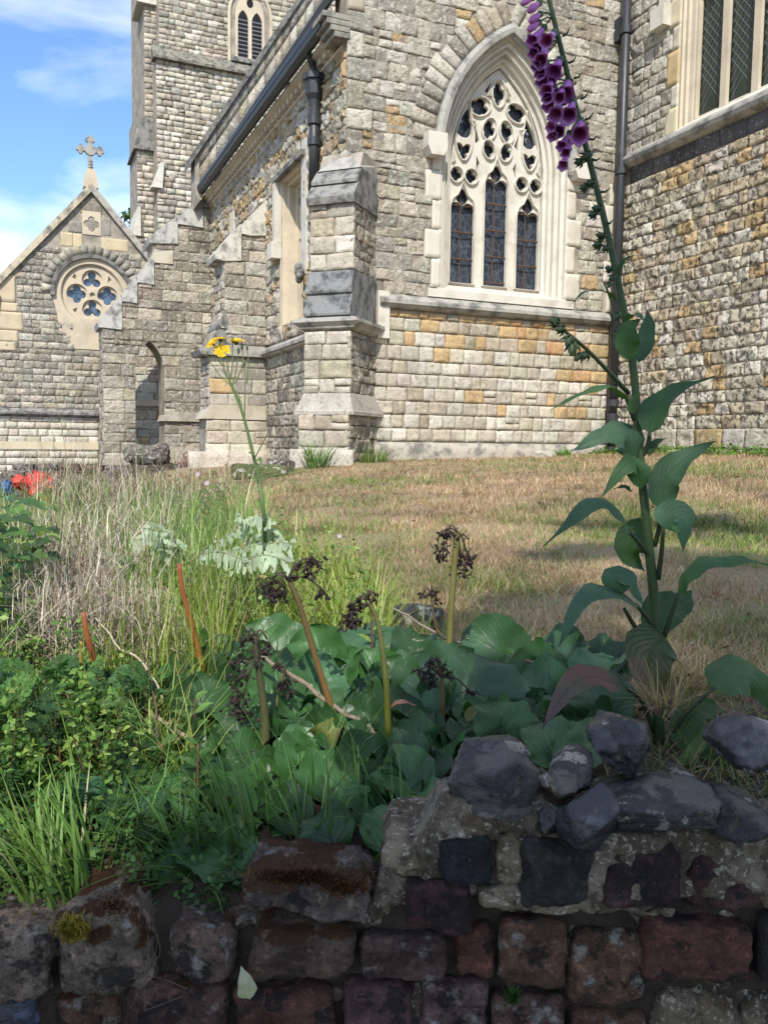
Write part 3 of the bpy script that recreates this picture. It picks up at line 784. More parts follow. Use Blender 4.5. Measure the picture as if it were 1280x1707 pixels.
for (xa, za, xb, zb) in ((2.93, 4.36, 3.36, 4.86), (3.33, 4.80, 3.78, 5.28)):
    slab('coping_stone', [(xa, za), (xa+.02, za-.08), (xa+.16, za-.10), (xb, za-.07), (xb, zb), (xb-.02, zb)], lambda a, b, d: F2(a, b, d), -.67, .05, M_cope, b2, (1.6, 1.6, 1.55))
V, Fc = stone_geo(F2, 2.5, 3.85, .6, 1.22, proud=.09, rough=.03, g=.1)
link('footing', new_mesh('footing', V, Fc, M_rag_soft, (.56, .5, .42)), b2)

hole3 = pointed(2.52, .29, .45, 2.80, .62)
b3 = fill_panel('flying_buttress', F3, [(1.6, .3), (3.9, .3), (3.9, 6.5), (3.75, 6.45), (2.6, 5.4), (2.6, 5.1), (1.6, 3.75)], [hole3], M_mortar, church, thick=.75)
def rows3(z_):
    xl = 1.6 if z_ < 3.7 else 1.62+(z_-3.7)*.70 if z_ < 5.1 else 2.62 if z_ < 5.35 else 2.62+(z_-5.35)*1.05
    if z_ < 2.78: return [(xl, 2.225), (2.815, 3.8)]
    if z_ < 3.45:
        h = .29*math.sqrt(max(0, 1-((z_-2.78)/.66)**1.4))
        return [(xl, 2.49-h), (2.53+h, 3.8)]
    return [(xl, 3.8)]
stones(b3, F3, .6, 3.4, rows3, pal_old, M_rag, hh=(.16, .27), ww=(.22, .46), proud=.018, rough=.014)
stones(b3, F3, 3.4, 6.3, rows3, pick((DK, 1.5), ((.3, .26, .2), 2.5), (GR, 2), (CREAM, 1.6)), M_rag, hh=(.16, .25), ww=(.22, .48), proud=.018, rough=.014)
stones(b3, Frame((1.6, 0), (0, 1), (-1, 0)), .6, 3.7, lambda z_: [(18.0, 18.75)], pal_old, M_rag, hh=(.18, .3), ww=(.25, .4), proud=.015)
for (xa, za, xb, zb) in ((1.5, 3.72, 1.98, 4.32), (1.95, 4.27, 2.28, 4.72), (2.25, 4.67, 2.62, 5.16), (2.5, 5.48, 3.1, 5.97), (3.06, 5.92, 3.62, 6.38), (3.58, 6.33, 3.85, 6.56)):
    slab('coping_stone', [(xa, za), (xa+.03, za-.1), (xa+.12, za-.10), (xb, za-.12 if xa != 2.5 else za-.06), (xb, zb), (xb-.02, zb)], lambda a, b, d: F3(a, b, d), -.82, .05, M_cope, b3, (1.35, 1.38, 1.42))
slab('coping_stone', [(2.6, 5.0), (3.0, 5.0), (3.0, 5.28), (2.6, 5.2)], lambda a, b, d: F3(a, b, d), -.1, .04, M_ash, b3, (.9, .87, .8))
slab('plinth_chamfer', [(2.76, 1.78), (3.72, 1.78), (3.72, 1.97), (2.83, 1.97)], lambda a, b, d: F3(a, b, d), -.7, .07, M_rag_soft, b3, (.5, .45, .37))
slab('footing', [(2.7, .5), (3.8, .5), (3.8, 1.2), (2.8, 1.25)], lambda a, b, d: F3(a, b, d), -.7, .10, M_rag_soft, b3, (.5, .45, .37))
slab('footing', [(1.55, .3), (2.25, .3), (2.2, 1.0), (1.6, 1.0)], lambda a, b, d: F3(a, b, d), -.7, .07, M_rag_soft, b3, (.42, .38, .3))
# the wall seen through the arch, with its ledge
back3 = slab('rear_wall', [(-1, .3), (3.9, .3), (3.9, 4.3), (-1, 4.3)][1:3] and [(1.9, .3), (3.9, .3), (3.9, 4.2), (1.9, 4.2)], lambda a, b, d: np.array((a, 20.2-d, b)), -.3, 0, M_mortar, church)
FB3 = Frame((0, 20.2), (1, 0), (0, -1))
stones(back3, FB3, .5, 4.1, lambda z_: [(1.95, 3.85)], pal_lo0, M_rag, hh=(.16, .24), ww=(.2, .4), proud=.02)
slab('string_course', [(1.95, 2.16), (3.8, 2.16), (3.8, 2.3), (1.95, 2.3)], lambda a, b, d: FB3(a, b, d), -.02, .1, M_ash_y, back3)
# rubble lumps at the buttress foot
# ---- chapel wall on the right
cw_ = fill_panel('chapel_wall', FR, [(4.2, .4), (10.1, .4), (10.1, 9.2), (4.2, 9.2)], [[(6.95, 5.45), (8.86, 5.45), (8.86, 8.2), (6.95, 8.2)]], M_mortar, church, thick=.5)
def rows_r(z_):
    if 5.4 < z_ < 8.3:
        k = int(z_/.34)
        return [(4.25, 6.7), (8.98 if k % 2 else 9.06, 9.98)]
    return [(4.25, 9.98)]
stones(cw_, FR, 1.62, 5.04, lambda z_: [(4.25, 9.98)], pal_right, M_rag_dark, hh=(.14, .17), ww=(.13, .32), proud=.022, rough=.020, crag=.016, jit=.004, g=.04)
stones(cw_, FR, 1.36, 1.62, lambda z_: [(4.25, 9.98)], pal_lo0, M_rag, hh=(.25, .26), ww=(.28, .5), proud=.04, rough=.015)
stones(cw_, FR, 5.42, 9.1, rows_r, pick((PALE, 2.4), (CREAM, 3), (GR, 1.4), (TAN, .6)), M_rag, hh=(.13, .22), ww=(.14, .34), proud=.03, rough=.017)
q = MB(); V, Fc = stone_geo(FR, 4.2, 9.9, .9, 1.36, proud=.11, rough=.015, g=.15)
link('plinth', new_mesh('plinth', V, Fc, M_cope, (1.2, 1.15, 1.05)), cw_)
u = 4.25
while u < 9.5:       # dark blocks under the string course
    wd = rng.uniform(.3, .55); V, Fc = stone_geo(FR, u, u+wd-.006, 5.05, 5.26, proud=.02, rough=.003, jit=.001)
    push_stone(cw_, FR, V, Fc, np.array((.085, .08, .078))*rng.uniform(.8, 1.4), M_rag_soft, wd*.2, 'dark_block'); u += wd
string_course('string_course', FR, 4.2, 9.86, 5.47, [(0, -.02), (0, .03), (-.085, .15), (-.12, .155), (-.17, .13), (-.21, .05), (-.22, -.02)], M_cope, cw_)
cw2 = empty('mullioned_window', parent=church)
# splayed jambs
q = MB()
yo, yi = 8.88, 8.72
steps = [(0, .03), (.01, .0), (.05, .01), (.07, -.02), (.12, -.015), (.14, -.045), (.2, -.05), (.24, -.07), (.24, -.2)]
V = [FR(8.87-o, z_, d) for o, d in steps for z_ in (5.44, 8.3)]
q.add(V, [(2*i, 2*i+1, 2*i+3, 2*i+2) for i in range(len(steps)-1)]); q.build('jamb', M_ash_y, cw2)
z_ = 5.44; k = 0
while z_ < 8.2:
    h = (.36, .28, .44, .3)[k % 4]; wd = .22 if k % 2 == 0 else .13
    V, Fc = stone_geo(FR, 8.86, 8.86+wd, z_, z_+h-.008, proud=.03, rough=.004, jit=.002)
    push_stone(cw_, FR, V, Fc, ((.95, .88, .72), (.98, .96, .92), (.85, .68, .42), (.9, .85, .75))[k % 4], M_ash, wd*h, 'jamb_stone'); z_ += h; k += 1
q = MB(); q.add([FR(u_, z2, d) for u_ in (6.9, 8.9) for z2, d in ((5.40, .04), (5.47, .04), (5.60, -.12), (5.60, -.3))], [(0, 1, 5, 4), (1, 2, 6, 5), (2, 3, 7, 6), (0, 3, 2, 1)]); q.build('sill', M_ash, cw2)
LT = [(8.62, 8.21), (8.12, 7.72), (7.63, 7.23)]
q = MB(); 
outer = [(6.95, 5.5), (8.68, 5.5), (8.68, 8.2), (6.95, 8.2)]
hl = []
for a, b in LT:
    c = (a+b)/2; hw = (a-b)/2-.005; zs = 6.96
    lob = polar(c, zs+.05, [(-hw*.52, 0, hw*.52), (hw*.52, 0, hw*.52), (0, .14, hw*.62)], 40)
    up = sorted([p for p in lob if p[1] > zs-.0], key=lambda p: -math.atan2(p[1]-zs, p[0]-c))
    hl.append([(c-hw, 5.56), (c-hw, zs-.04)] + up + [(c+hw, zs-.04), (c+hw, 5.56)])
mu = fill_panel('mullions', FR, outer, hl, M_ash_y, cw2, d=-.06, thick=.05)
for (a, b) in LT:
    q = MB(); q.prism([(b-.02, 5.5), (a+.02, 5.5), (a+.02, 7.4), (b-.02, 7.4)], lambda x, y, d: FR(x, y, d), -.142, -.135); gl = q.build('glass_pane', M_glass_d, cw2)
    ld = MB(); st = .115; w_ = a-b
    for k in range(-4, 40):
        for sg in (-1, 1):
            z0 = 5.5+k*st; pts = []
            for x in (b, a):
                zz = z0+(x-b)*1.25*sg+(0 if sg > 0 else .38); pts.append((x, zz))
            if all(5.5 < p[1] < 7.35 for p in pts):
                (xa, za), (xb, zb) = pts
                ld.add([FR(xa, za-.004, -.130), FR(xb, zb-.004, -.130), FR(xb, zb+.004, -.130), FR(xa, za+.004, -.130), FR(xa, za-.004, -.137), FR(xb, zb-.004, -.137), FR(xb, zb+.004, -.137), FR(xa, za+.004, -.137)], [(0, 1, 2, 3), (0, 4, 5, 1), (3, 2, 6, 7)])
    ld.build('lead_lattice', M_leadcame, gl)
q = MB(); q.prism([(9.03, 6.86), (9.28, 6.86), (9.28, 7.12), (9.03, 7.12)], lambda a, b, d: FR(a, b, d), -.01, .16); q.build('label_stop', M_ash, cw2)
q = MB(); q.prism([(9.05, 7.12), (9.2, 7.12), (9.2, 8.6), (9.05, 8.6)], lambda a, b, d: FR(a, b, d), -.01, .09); q.build('label_mould', M_ash, cw2)
q = MB(); q.box((7.93+.5, 4.2, .4), (12, 4.5, 9.2)); q.build('chapel_end_wall', M_rag_soft, church)

# ---- downpipes
def pipe(name, x, y, z0, z1, r, coll, parent, lean=0):
    p_ = empty(name, parent=parent)
    q = MB(); q.tube([(x, y, z0), (x, y, z1)], r, 14); q.build('pipe', M_iron, p_, True)
    for z_ in coll:
        q = MB(); q.tube([(x, y, z_-.05), (x, y, z_-.045), (x, y, z_+.045), (x, y, z_+.05)], [r*1.25, r*1.32, r*1.32, r*1.25], 14); q.build('collar', M_iron, p_)
    return p_
dp = pipe('downpipe', 7.80, 9.80, 1.38, 9.2, .062, (1.8, 5.22, 7.1, 2.0), church)
q = MB(); q.box((7.74, 9.86, 7.0), (7.9, 9.99, 7.3)); q.build('bracket', M_iron, dp)
q = MB(); q.tube([(7.80, 9.80, 1.4), (7.80, 9.78, 1.25), (7.78, 9.66, 1.2)], .06, 12); q.build('shoe', M_iron, dp)
m_ = MB(); m_.box((7.845, 9.93, 1.3), (7.93, 9.999, 8.6), (.5, .45, .4)); m_.build('corner_fillet', M_ash_y, church)
px_, py_ = 3.68, 10.95
dp2 = pipe('downpipe', px_, py_, 4.7, 5.95, .07, (5.62, 5.35), church)
q = MB(); q.tube([(px_, py_, 5.78), (px_, py_, 5.88), (px_, py_, 5.95), (px_, py_, 6.12), (px_, py_, 6.13), (px_, py_, 6.2)], [.07, .085, .12, .135, .165, .165], 8); q.build('hopper', M_iron, dp2)
q = MB(); q.tube([(px_, py_, 6.15), (px_-.02, py_, 6.3), (px_-.12, py_-.05, 6.48)], .045, 8); q.build('outlet', M_iron, dp2)
# kneeler moulding at the foot of the parapet by the hopper
q = MB()
for k in range(4):
    q.box((3.60-.05*k, 9.96, 6.28+.07*k), (3.80, 10.35, 6.34+.07*k), (.8, .78, .72))
q.build('kneeler', M_cope, church)

# ---- gable wing on the left (plane y = 20.5)
F4 = Frame((0, 20.5), (1, 0), (0, -1))
AX, AZ, GS = 1.62, 6.92, 1.15
gw = empty('gable_wing', parent=church)
g_out = [(-.55, .2), (3.7, .2), (3.7, AZ-(3.7-AX)*GS), (AX, AZ), (-.55, AZ-(AX+.55)*GS)]
RC = (1.62, 4.66); RR = .66
gp = fill_panel('gable_wall', F4, g_out, [ellipse(*RC, RR, RR, n=36), ], M_mortar, gw, thick=.4)
def rows4(z_):
    hw = (AZ-z_)/GS-.08
    a, b = max(-.5, AX-hw), min(3.7, AX+hw)
    out = [(a, b)]
    if b-a < .1: return []
    dz = z_-RC[1]
    if abs(dz) < RR+.2:
        h = math.sqrt((RR+.2)**2-dz*dz)
        out = [(a, RC[0]-h), (RC[0]+h, b)]
    elif 3.35 < z_ < 3.9: out = [(a, RC[0]-.62+(3.9-z_)*.5), (RC[0]+.6, b)]
    if z_ > 5.95: out = [(a, AX-.2), (AX+.2, b)] if z_ < 6.45 else out
    if z_ < 4.9: out = [(max(p[0], .05 if z_ > 3.5 else -.5), p[1]) for p in out]
    return [p for p in out if p[1]-p[0] > .05]
stones(gp, F4, 2.06, 5.65, rows4, pal_gable, M_rag, hh=(.12, .17), ww=(.13, .32), proud=.02, rough=.011, g=.06)
stones(gp, F4, 6.45, 6.8, rows4, pick((GR, 1), (DK, 1)), M_rag_soft, hh=(.2, .22), ww=(.2, .3), proud=.012, rough=.003)
stones(gp, F4, .3, 1.95, lambda z_: [(-.5, 1.7)], pick((PALE, 4), (CREAM, 1)), M_rag_soft, hh=(.15, .18), ww=(.2, .4), proud=.03, rough=.008, g=.06)
for (x0, x1, z0, z1, c) in ((AX-.66, AX-.40, 5.68, 5.98, 1), (AX-.40, AX-.2, 5.68, 5.98, 1), (AX+.2, AX+.8, 5.68, 5.95, 1), (AX+.2, AX+.42, 6.0, 6.4, 0), (AX-.5, AX-.2, 6.0, 6.25, 0)):
    V, Fc = stone_geo(F4, x0+.005, x1-.005, z0, z1, proud=.014, rough=.003, jit=.001)
    push_stone(gp, F4, V, Fc, (1, .97, .85) if c else GR, M_ash_y if c else M_rag_soft, .04, 'ashlar_block')
slab('ashlar_band', [(-.5, 1.14), (1.7, 1.14), (1.7, 1.31), (-.5, 1.31)], lambda a, b, d: F4(a, b, d), -.02, .035, M_ash_y, gp, (1.05, 1.05, 1))
string_course('string_course', F4, -.55, 1.7, 2.06, PROF, M_cope_d, gp)
k = 0; z_ = 3.3
for (x0, x1, z0, z1) in ((-.5, .02, 4.35, 4.95), (-.42, .06, 4.15, 4.35), (-.4, .16, 3.75, 4.15), (-.38, .05, 3.5, 3.75), (-.5, .0, 3.3, 3.5), (-.5, -.33, 2.75, 2.98)):
    V, Fc = stone_geo(F4, x0, x1-.006, z0, z1-.006, proud=.03, rough=.003, jit=.001)
    push_stone(gp, F4, V, Fc, (1, .98, .9), M_ash_y, .1, 'quoin_stone')
# rose window
rw = empty('rose_window', parent=church)
rw0 = fill_panel('tracery', F4, ellipse(*RC, RR+.02, RR+.02, n=40), [ellipse(RC[0]+dx, RC[1]+dz, .225, .225, n=24) for dx, dz in ((.33, 0), (-.33, 0), (0, .33), (0, -.33))] + [ellipse(RC[0], RC[1], .06, .06, n=8)] + [[(RC[0]+sx*.33, RC[1]+sz*.30), (RC[0]+sx*.43, RC[1]+sz*.36), (RC[0]+sx*.36, RC[1]+sz*.45)] for sx in (-1, 1) for sz in (-1, 1)], M_ash_y, rw, d=-.05, thick=.06)
fill_panel('tracery_cusps', F4, ellipse(*RC, RR, RR, n=40), [foil(RC[0]+dx, RC[1]+dz, .20, 3 if dz else 4, 0 if dz >= 0 else math.pi*0) for dx, dz in ((.33, 0), (-.33, 0), (0, .33), (0, -.33))], M_ash_y, rw0, d=-.11, thick=.06)
q = MB(); q.prism(ellipse(*RC, RR-.01, RR-.01, n=20), lambda a, b, d: F4(a, b, d), -.2, -.18); q.build('glass_pane', M_glass_b, rw)
def ringarc(name, fr, c, prof, t0, t1, n, m, parent):
    V = []; ts = np.linspace(t0, t1, n)
    for r_, d in prof: V += [fr(c[0]+r_*math.cos(t), c[1]+r_*math.sin(t), d) for t in ts]
    q = MB(); q.add(V, [(j*n+i, j*n+i+1, (j+1)*n+i+1, (j+1)*n+i) for j in range(len(prof)-1) for i in range(n-1)]); return q.build(name, m, parent)
ringarc('window_frame', F4, RC, [(RR+.2, 0), (RR+.2, .02), (RR+.02, .02), (RR-.01, -.06)], 0, 2*math.pi, 41, M_ash_y, rw)
ringarc('hood_mould', F4, RC, [(RR+.14, 0), (RR+.14, .09), (RR+.22, .11), (RR+.24, .0)], -.1, math.pi+.1, 26, M_cope_d, rw)
for i in range(19):
    t0, t1 = .02+i*.165, .02+(i+1)*.165-.012
    q = MB(); q.prism([(RC[0]+r_*math.cos(t), RC[1]+r_*math.sin(t)) for r_, t in ((RR+.23, t0), (RR+.42, t0), (RR+.42, t1), (RR+.23, t1))], lambda a, b, d: F4(a, b, d), -.02, .04+rng.uniform(0, .015))
    push_stone(gp, F4, np.vstack(q.V), np.array(q.F), pick((GR, 2), ((.25, .235, .2), 2), (CREAM, 1))(), M_rag_soft, .03, 'arch_stone')
slab('sill_block', [(RC[0]-.82, 4.5), (RC[0]-.6, 4.2), (RC[0]-.35, 4.1), (RC[0]+.9, 4.1), (RC[0]+.9, 3.42), (RC[0]-.52, 3.42), (RC[0]-.58, 3.75), (RC[0]-.72, 3.8), (RC[0]-.75, 4.1)], lambda a, b, d: F4(a, b, d), -.03, .018, M_ash_y, rw)
# little quatrefoil light
ql = empty('quatrefoil_light', parent=church)
fill_panel('tracery', F4, [(AX-.2, 5.98), (AX+.2, 5.98), (AX+.2, 6.5), (AX-.2, 6.5)], [foil(AX, 6.22, .17, 4)], M_ash_y, ql, d=.02, thick=.1)
q = MB(); q.prism([(AX-.18, 6.0), (AX+.18, 6.0), (AX+.18, 6.45), (AX-.18, 6.45)], lambda a, b, d: F4(a, b, d), -.03, -.02); q.build('opening', M_dark, ql)
# copings, kneeler, roof, cross
def cope4(s):
    x0, n_ = (AX-2.25, 5) if s < 0 else (AX+1.32, 3)
    xs = np.linspace(AX, x0, n_+1)
    for i in range(n_):
        xa, xb = xs[i], xs[i+1]; za, zb = AZ-abs(xa-AX)*GS, AZ-abs(xb-AX)*GS
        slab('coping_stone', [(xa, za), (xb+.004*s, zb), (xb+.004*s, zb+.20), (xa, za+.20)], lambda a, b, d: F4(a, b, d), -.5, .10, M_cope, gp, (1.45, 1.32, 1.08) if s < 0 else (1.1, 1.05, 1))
cope4(-1); cope4(1)
slab('kneeler', [(-.62, 4.28), (-.35, 4.12), (-.3, 4.5), (-.62, 4.55)], lambda a, b, d: F4(a, b, d), -.4, .1, M_ash, gp)
q = MB(); q.add([(AX, 20.9, AZ-.05), (AX-2.4, 20.9, AZ-.05-2.4*GS), (AX-2.4, 25, AZ-.05-2.4*GS), (AX, 25, AZ-.05), (AX+2.2, 20.9, AZ-.05-2.2*GS), (AX+2.2, 25, AZ-.05-2.2*GS)], [(0, 1, 2, 3), (0, 3, 5, 4)]); q.build('roof', M_tile, gw)
q = MB(); q.box((-.55, 20.9, .2), (3.7, 25, 4.2)); q.build('wing_body', M_rag_soft, gw)
cr_ = empty('gable_cross', parent=church)
q = MB(); q.prism([(AX-.16, AZ+.1), (AX+.16, AZ+.1), (AX+.13, AZ+.34), (AX+.08, AZ+.5), (AX-.08, AZ+.5), (AX-.13, AZ+.34)], lambda a, b, d: F4(a, b, d), -.25, .06); q.build('pedestal', M_ash_y, cr_)
q = MB(); cz = AZ+.93
q.box((AX-.05, 20.5, AZ+.4), (AX+.05, 20.58, AZ+1.14)); q.box((AX-.19, 20.503, cz-.05), (AX+.19, 20.577, cz+.05))
for dx, dz in ((-.2, 0), (.2, 0), (0, .22)):
    q.prism(foil(AX+dx, cz+dz, .105, 4), lambda a, b, d: F4(a, b, d), -.08, .01)
q.prism(ellipse(AX, cz, .12, .12, n=12), lambda a, b, d: F4(a, b, d), -.085, .02)
for k in range(6): q.tube([(AX, 20.53, AZ+.55+k*.03), (AX, 20.53, AZ+.565+k*.03)], .045 if k % 2 else .06, 8)
q.build('cross', M_cope, cr_)
q = MB(); q.prism(foil(AX-.62, AZ-.35, .12, 4), lambda a, b, d: F4(a, b, d), -3.2, -3.0); q.box((AX-.66, 23.5, AZ-1.2), (AX-.58, 23.7, AZ-.4)); q.build('finial', M_cope, gw)

# ---- tower (plane y = 25)
F5 = Frame((0, 25), (1, 0), (0, -1)); F6 = Frame((0, 24.8), (1, 0), (0, -1))
tw = empty('tower', parent=church)
q = MB(); q.box((3.83, 25.0, 4), (10.2, 31, 17)); q.box((3.72, 24.8, 4), (10.3, 30.9, 11.93)); q.box((3.27, 25.5, 4), (3.9, 27, 10.2)); q.box((3.5, 25.5, 10), (3.9, 26.8, 14.2)); tb = q.build('tower_core', M_mortar, tw)
stones(tb, F6, 5.5, 11.92, lambda z_: [(3.72, min(10, 4.4+max(0, z_-5.6)*.75))], pal_tower, M_tower, hh=(.13, .2), ww=(.14, .34), proud=.045, rough=.022, g=.09)
bel = arch(0, 12.4, 8, 6.42, .5, 13.3, .8)
stones(tb, F5, 12.3, 15.2, lambda z_: [(3.83, 5.82), (7.05, 9.6)] if z_ < 14.2 else [(3.83, 9.6)], pal_tower, M_tower, hh=(.12, .19), ww=(.14, .34), proud=.03, rough=.015, g=.09)
stones(tb, Frame((0, 25.5), (1, 0), (0, -1)), 5.5, 9.9, lambda z_: [(3.27, 3.74)], pal_tower, M_tower, hh=(.14, .2), ww=(.14, .3), proud=.04, rough=.02, g=.09)
stones(tb, Frame((0, 25.5), (1, 0), (0, -1)), 10.2, 14.0, lambda z_: [(3.5, 3.85)], pick((GR, 2), (CREAM, 1)), M_tower, hh=(.14, .2), ww=(.14, .3), proud=.03, rough=.01, g=.09)
slab('weathering', [(3.62, 24.62, 0)][:0] or [(24.62, 11.88), (24.62, 11.95), (25.02, 12.36), (25.02, 11.88)], lambda a, b, d: np.array((d, a, b)), 3.62, 10.3, M_cope_d, tb, (.9, .86, .75))
slab('weathering', [(3.17, 9.6), (3.75, 9.6), (3.75, 10.5), (3.4, 10.5)], lambda a, b, d: np.array((a, d, b)), 25.35, 27, M_cope_d, tb)
slab('weathering', [(3.3, 13.6), (3.9, 13.6), (3.9, 14.4), (3.7, 14.4)], lambda a, b, d: np.array((a, d, b)), 25.35, 26.6, M_ash, tb)
slab('weathering', [(3.12, 7.2), (3.35, 7.2), (3.35, 8.0), (3.27, 8.0)], lambda a, b, d: np.array((a, d, b)), 25.4, 27, M_ash, tb)
slab('weathering', [(3.55, 8.4), (3.85, 8.4), (3.9, 9.1), (3.80, 9.1)], lambda a, b, d: np.array((a, d, b)), 24.66, 25.2, M_ash, tb)
bf = empty('belfry_window', parent=church)
ow = (6.42, .42, 13.62, .86)
def arch5(off, zb): return arch(off, zb, 10, ow[0], ow[1], ow[2], ow[3])
arch_sweep('window_frame', F5, [(.24, 0), (.24, .05), (.16, .06), (.15, -.03), (.1, -.03), (.08, -.1), (.03, -.1), (0, -.16), (0, -.3)], M_ash_y, bf, zb=12.3, c=ow[0], a=ow[1], zs=ow[2], r=ow[3])
fill_panel('mullions', F5, arch5(.01, 12.4), [pointed(6.42-.205, .15, 12.45, 13.5, .3), pointed(6.42+.205, .15, 12.45, 13.5, .3), ellipse(6.42, 14.02, .1, .13, n=14)], M_ash_y, bf, d=.012, thick=.12)
q = MB(); q.prism(arch5(.0, 12.3), lambda a, b, d: F5(a, b, d), -.0, .0025); q.build('opening', M_dark, bf)
for c in (6.215, 6.625):
    for k in range(10):
        z_ = 12.47+k*.115
        slab('louvre', [(z_, .06), (z_+.03, .06), (z_+.02, .005), (z_-.0, .005)], lambda a, b, d: F5(d, a, b - .05), c-.15, c+.15, M_louvre, bf, (1, 1, 1))
slab('sill', [(5.85, 12.3), (7.0, 12.3), (7.0, 12.42), (5.85, 12.42)], lambda a, b, d: F5(a, b, d), -.02, .14, M_cope_d, bf)
vt = empty('stone_vent', parent=church)
slab('frame', [(4.9, 8.7), (5.6, 8.7), (5.6, 9.45), (4.9, 9.45)], lambda a, b, d: F6(a, b, d), 0, .09, M_cope_d, vt)
slab('opening', [(4.98, 8.8), (5.5, 8.8), (5.5, 9.36), (4.98, 9.36)], lambda a, b, d: F6(a, b, d), .085, .094, M_dark, vt)
slab('hood', [(4.85, 9.42), (5.65, 9.42), (5.65, 9.52), (4.85, 9.52)], lambda a, b, d: F6(a, b, d), 0, .22, M_cope_d, vt)

# ---- emit the stones: the 300 that show largest one by one, the rest joined
plain = sorted([s_ for s_ in STONES if s_[6] == 'stone'], key=lambda s_: -s_[0])
named = [s_ for s_ in STONES if s_[6] != 'stone']
for sc_, part, V, Fc, col, m, nm in plain[:300] + named:
    link(nm, new_mesh(nm, V, Fc, m, col), part)
rest = plain[300:]
ml = []; VV, FF_, CC, MI, n0 = [], [], [], [], 0
for sc_, part, V, Fc, col, m, nm in rest:
    if m not in ml: ml.append(m)
    VV.append(V); FF_.append(Fc+n0); CC.append(np.tile(col[:3], (len(V), 1))); MI += [ml.index(m)]*len(Fc); n0 += len(V)
o = link('masonry', new_mesh('masonry', np.vstack(VV), np.vstack(FF_), ml, np.vstack(CC), midx=MI), church)
tag(o, kind='stuff')
print('stones', len(plain), 'faces', sum(len(f) for f in FF_))
# ================================================================== THE GROUND
GP = np.array([(-.07, 10.87, 1.17), (1.6, 11.6, 1.2), (3.28, 12.33, 1.29), (4.4, 9.66, 1.32), (5.4, 7, 1.3), (-.7, 10.2, 1.12), (-2.9, 13.4, .95), (-5.7, 17.0, .84),
               (-8.2, 18.7, .55), (-3.5, 9, .84), (-1.5, 8.5, .97), (-5, 11, .75), (0, 1.3, .90), (1.2, 1.6, .93), (-1, 1.3, .87), (2, 3.5, 1.04), (-1.2, 4, .90), (.4, 3, .99), (.5, 5, 1.04), (3, 6, 1.18),
               (2.2, 8, 1.16), (0, 8, 1.07), (-3, 4, .82), (4, 3, 1.05), (-2.2, 2, .82), (8, 12, 1.3), (9, 3, 1.1), (-10, 10, .6), (-12, 25, .4), (8, 25, 1.0), (0, 20, 1.0), (-40, 60, .3), (40, 60, .8), (-40, 0, .3), (40, 0, .9)])
_d = np.linalg.norm(GP[:, None, :2]-GP[None, :, :2], axis=-1)
_A = np.zeros((len(GP)+3,)*2); _A[:len(GP), :len(GP)] = _d - .02*np.eye(len(GP)); _A[:len(GP), -3:] = np.c_[GP[:, :2], np.ones(len(GP))]; _A[-3:, :len(GP)] = _A[:len(GP), -3:].T
_W = np.linalg.solve(_A, np.r_[GP[:, 2], 0, 0, 0])
def gz(x, y):
    x, y = np.asarray(x, float), np.asarray(y, float)
    d = np.sqrt((x[..., None]-GP[:, 0])**2 + (y[..., None]-GP[:, 1])**2)
    return d @ _W[:-3] + _W[-3]*x + _W[-2]*y + _W[-1] - .10*np.exp(-np.maximum(0, y-.98)/.13)/(1+np.exp((x-.06)/.03))
def gp(px, py):
    """the spot of ground that shows at this picture point"""
    lo, hi = .8, 40.
    for _ in range(40):
        m_ = (lo+hi)/2; p = at(px, py, m_)
        if p[2] > gz(p[0], p[1]): lo = m_
        else: hi = m_
    return at(px, py, lo)
LAWN_EDGE = np.array([(-3.4, 9.6), (-1.7, 6.6), (-.75, 4.3), (-.16, 2.7), (.12, 1.95), (.5, 1.6), (1.2, 1.45), (4, 1.3)])
def lawn_side(x, y):
    """positive on the lawn"""
    ex = np.interp(y, LAWN_EDGE[::-1, 1], LAWN_EDGE[::-1, 0])
    return np.where(y < 1.3, -1, x-ex)
# one sheet, fine near the camera
def axis(a, b, fine, n1, n2):
    pass
xs = np.concatenate([-np.geomspace(300, 6, 18), np.linspace(-5.8, 5.8, 90), np.geomspace(6, 300, 18)])
ys = np.concatenate([[.975], np.linspace(.98, 1.3, 12), np.linspace(1.33, 6, 56), np.linspace(6.15, 14, 44), np.geomspace(14.4, 500, 24)])
X_, Y_ = np.meshgrid(xs, ys); Z_ = gz(X_, Y_)
far = np.clip((np.hypot(X_, Y_)-25)/30, 0, 1); Z_ = Z_*(1-far)+.5*far
near = np.exp(-np.maximum(0, np.hypot(X_, Y_)-4)/4)
Z_ += (.012*fbm(np.stack([X_*3, Y_*3, 0*X_], -1), 3)+.015*fbm(np.stack([X_*.8, Y_*.8, 0*X_+3], -1), 2))*near
ls = lawn_side(X_, Y_) + .12*vnoise(np.stack([X_*2.5, Y_*2.5, 0*X_], -1))
isl = np.clip(ls/.25+.5, 0, 1)[..., None]
nz = vnoise(np.stack([X_*1.1, Y_*1.1, 0*X_+9], -1))[..., None]
STRAW, GRN, SOIL, MULCH = np.array((.37, .265, .16)), np.array((.15, .18, .06)), np.array((.055, .04, .028)), np.array((.12, .09, .075))
cl = STRAW*(.9+.2*nz)*(1-np.clip(nz*.8, 0, .5)) + GRN*np.clip(nz*.8, 0, .5)
mul = np.clip((Y_-5)/1.5, 0, 1)[..., None]
cg = cl*isl + (SOIL*(1-mul)+MULCH*mul)*(1-isl)
farg = np.clip((Y_-24)/6, 0, 1)[..., None]; cg = cg*(1-farg)+np.array((.06, .09, .03))*farg
Z_[0] = -.02
ny, nx_ = X_.shape; idx = np.arange(ny*nx_).reshape(ny, nx_)
Fc = np.stack([idx[:-1, :-1], idx[:-1, 1:], idx[1:, 1:], idx[1:, :-1]], -1).reshape(-1, 4)
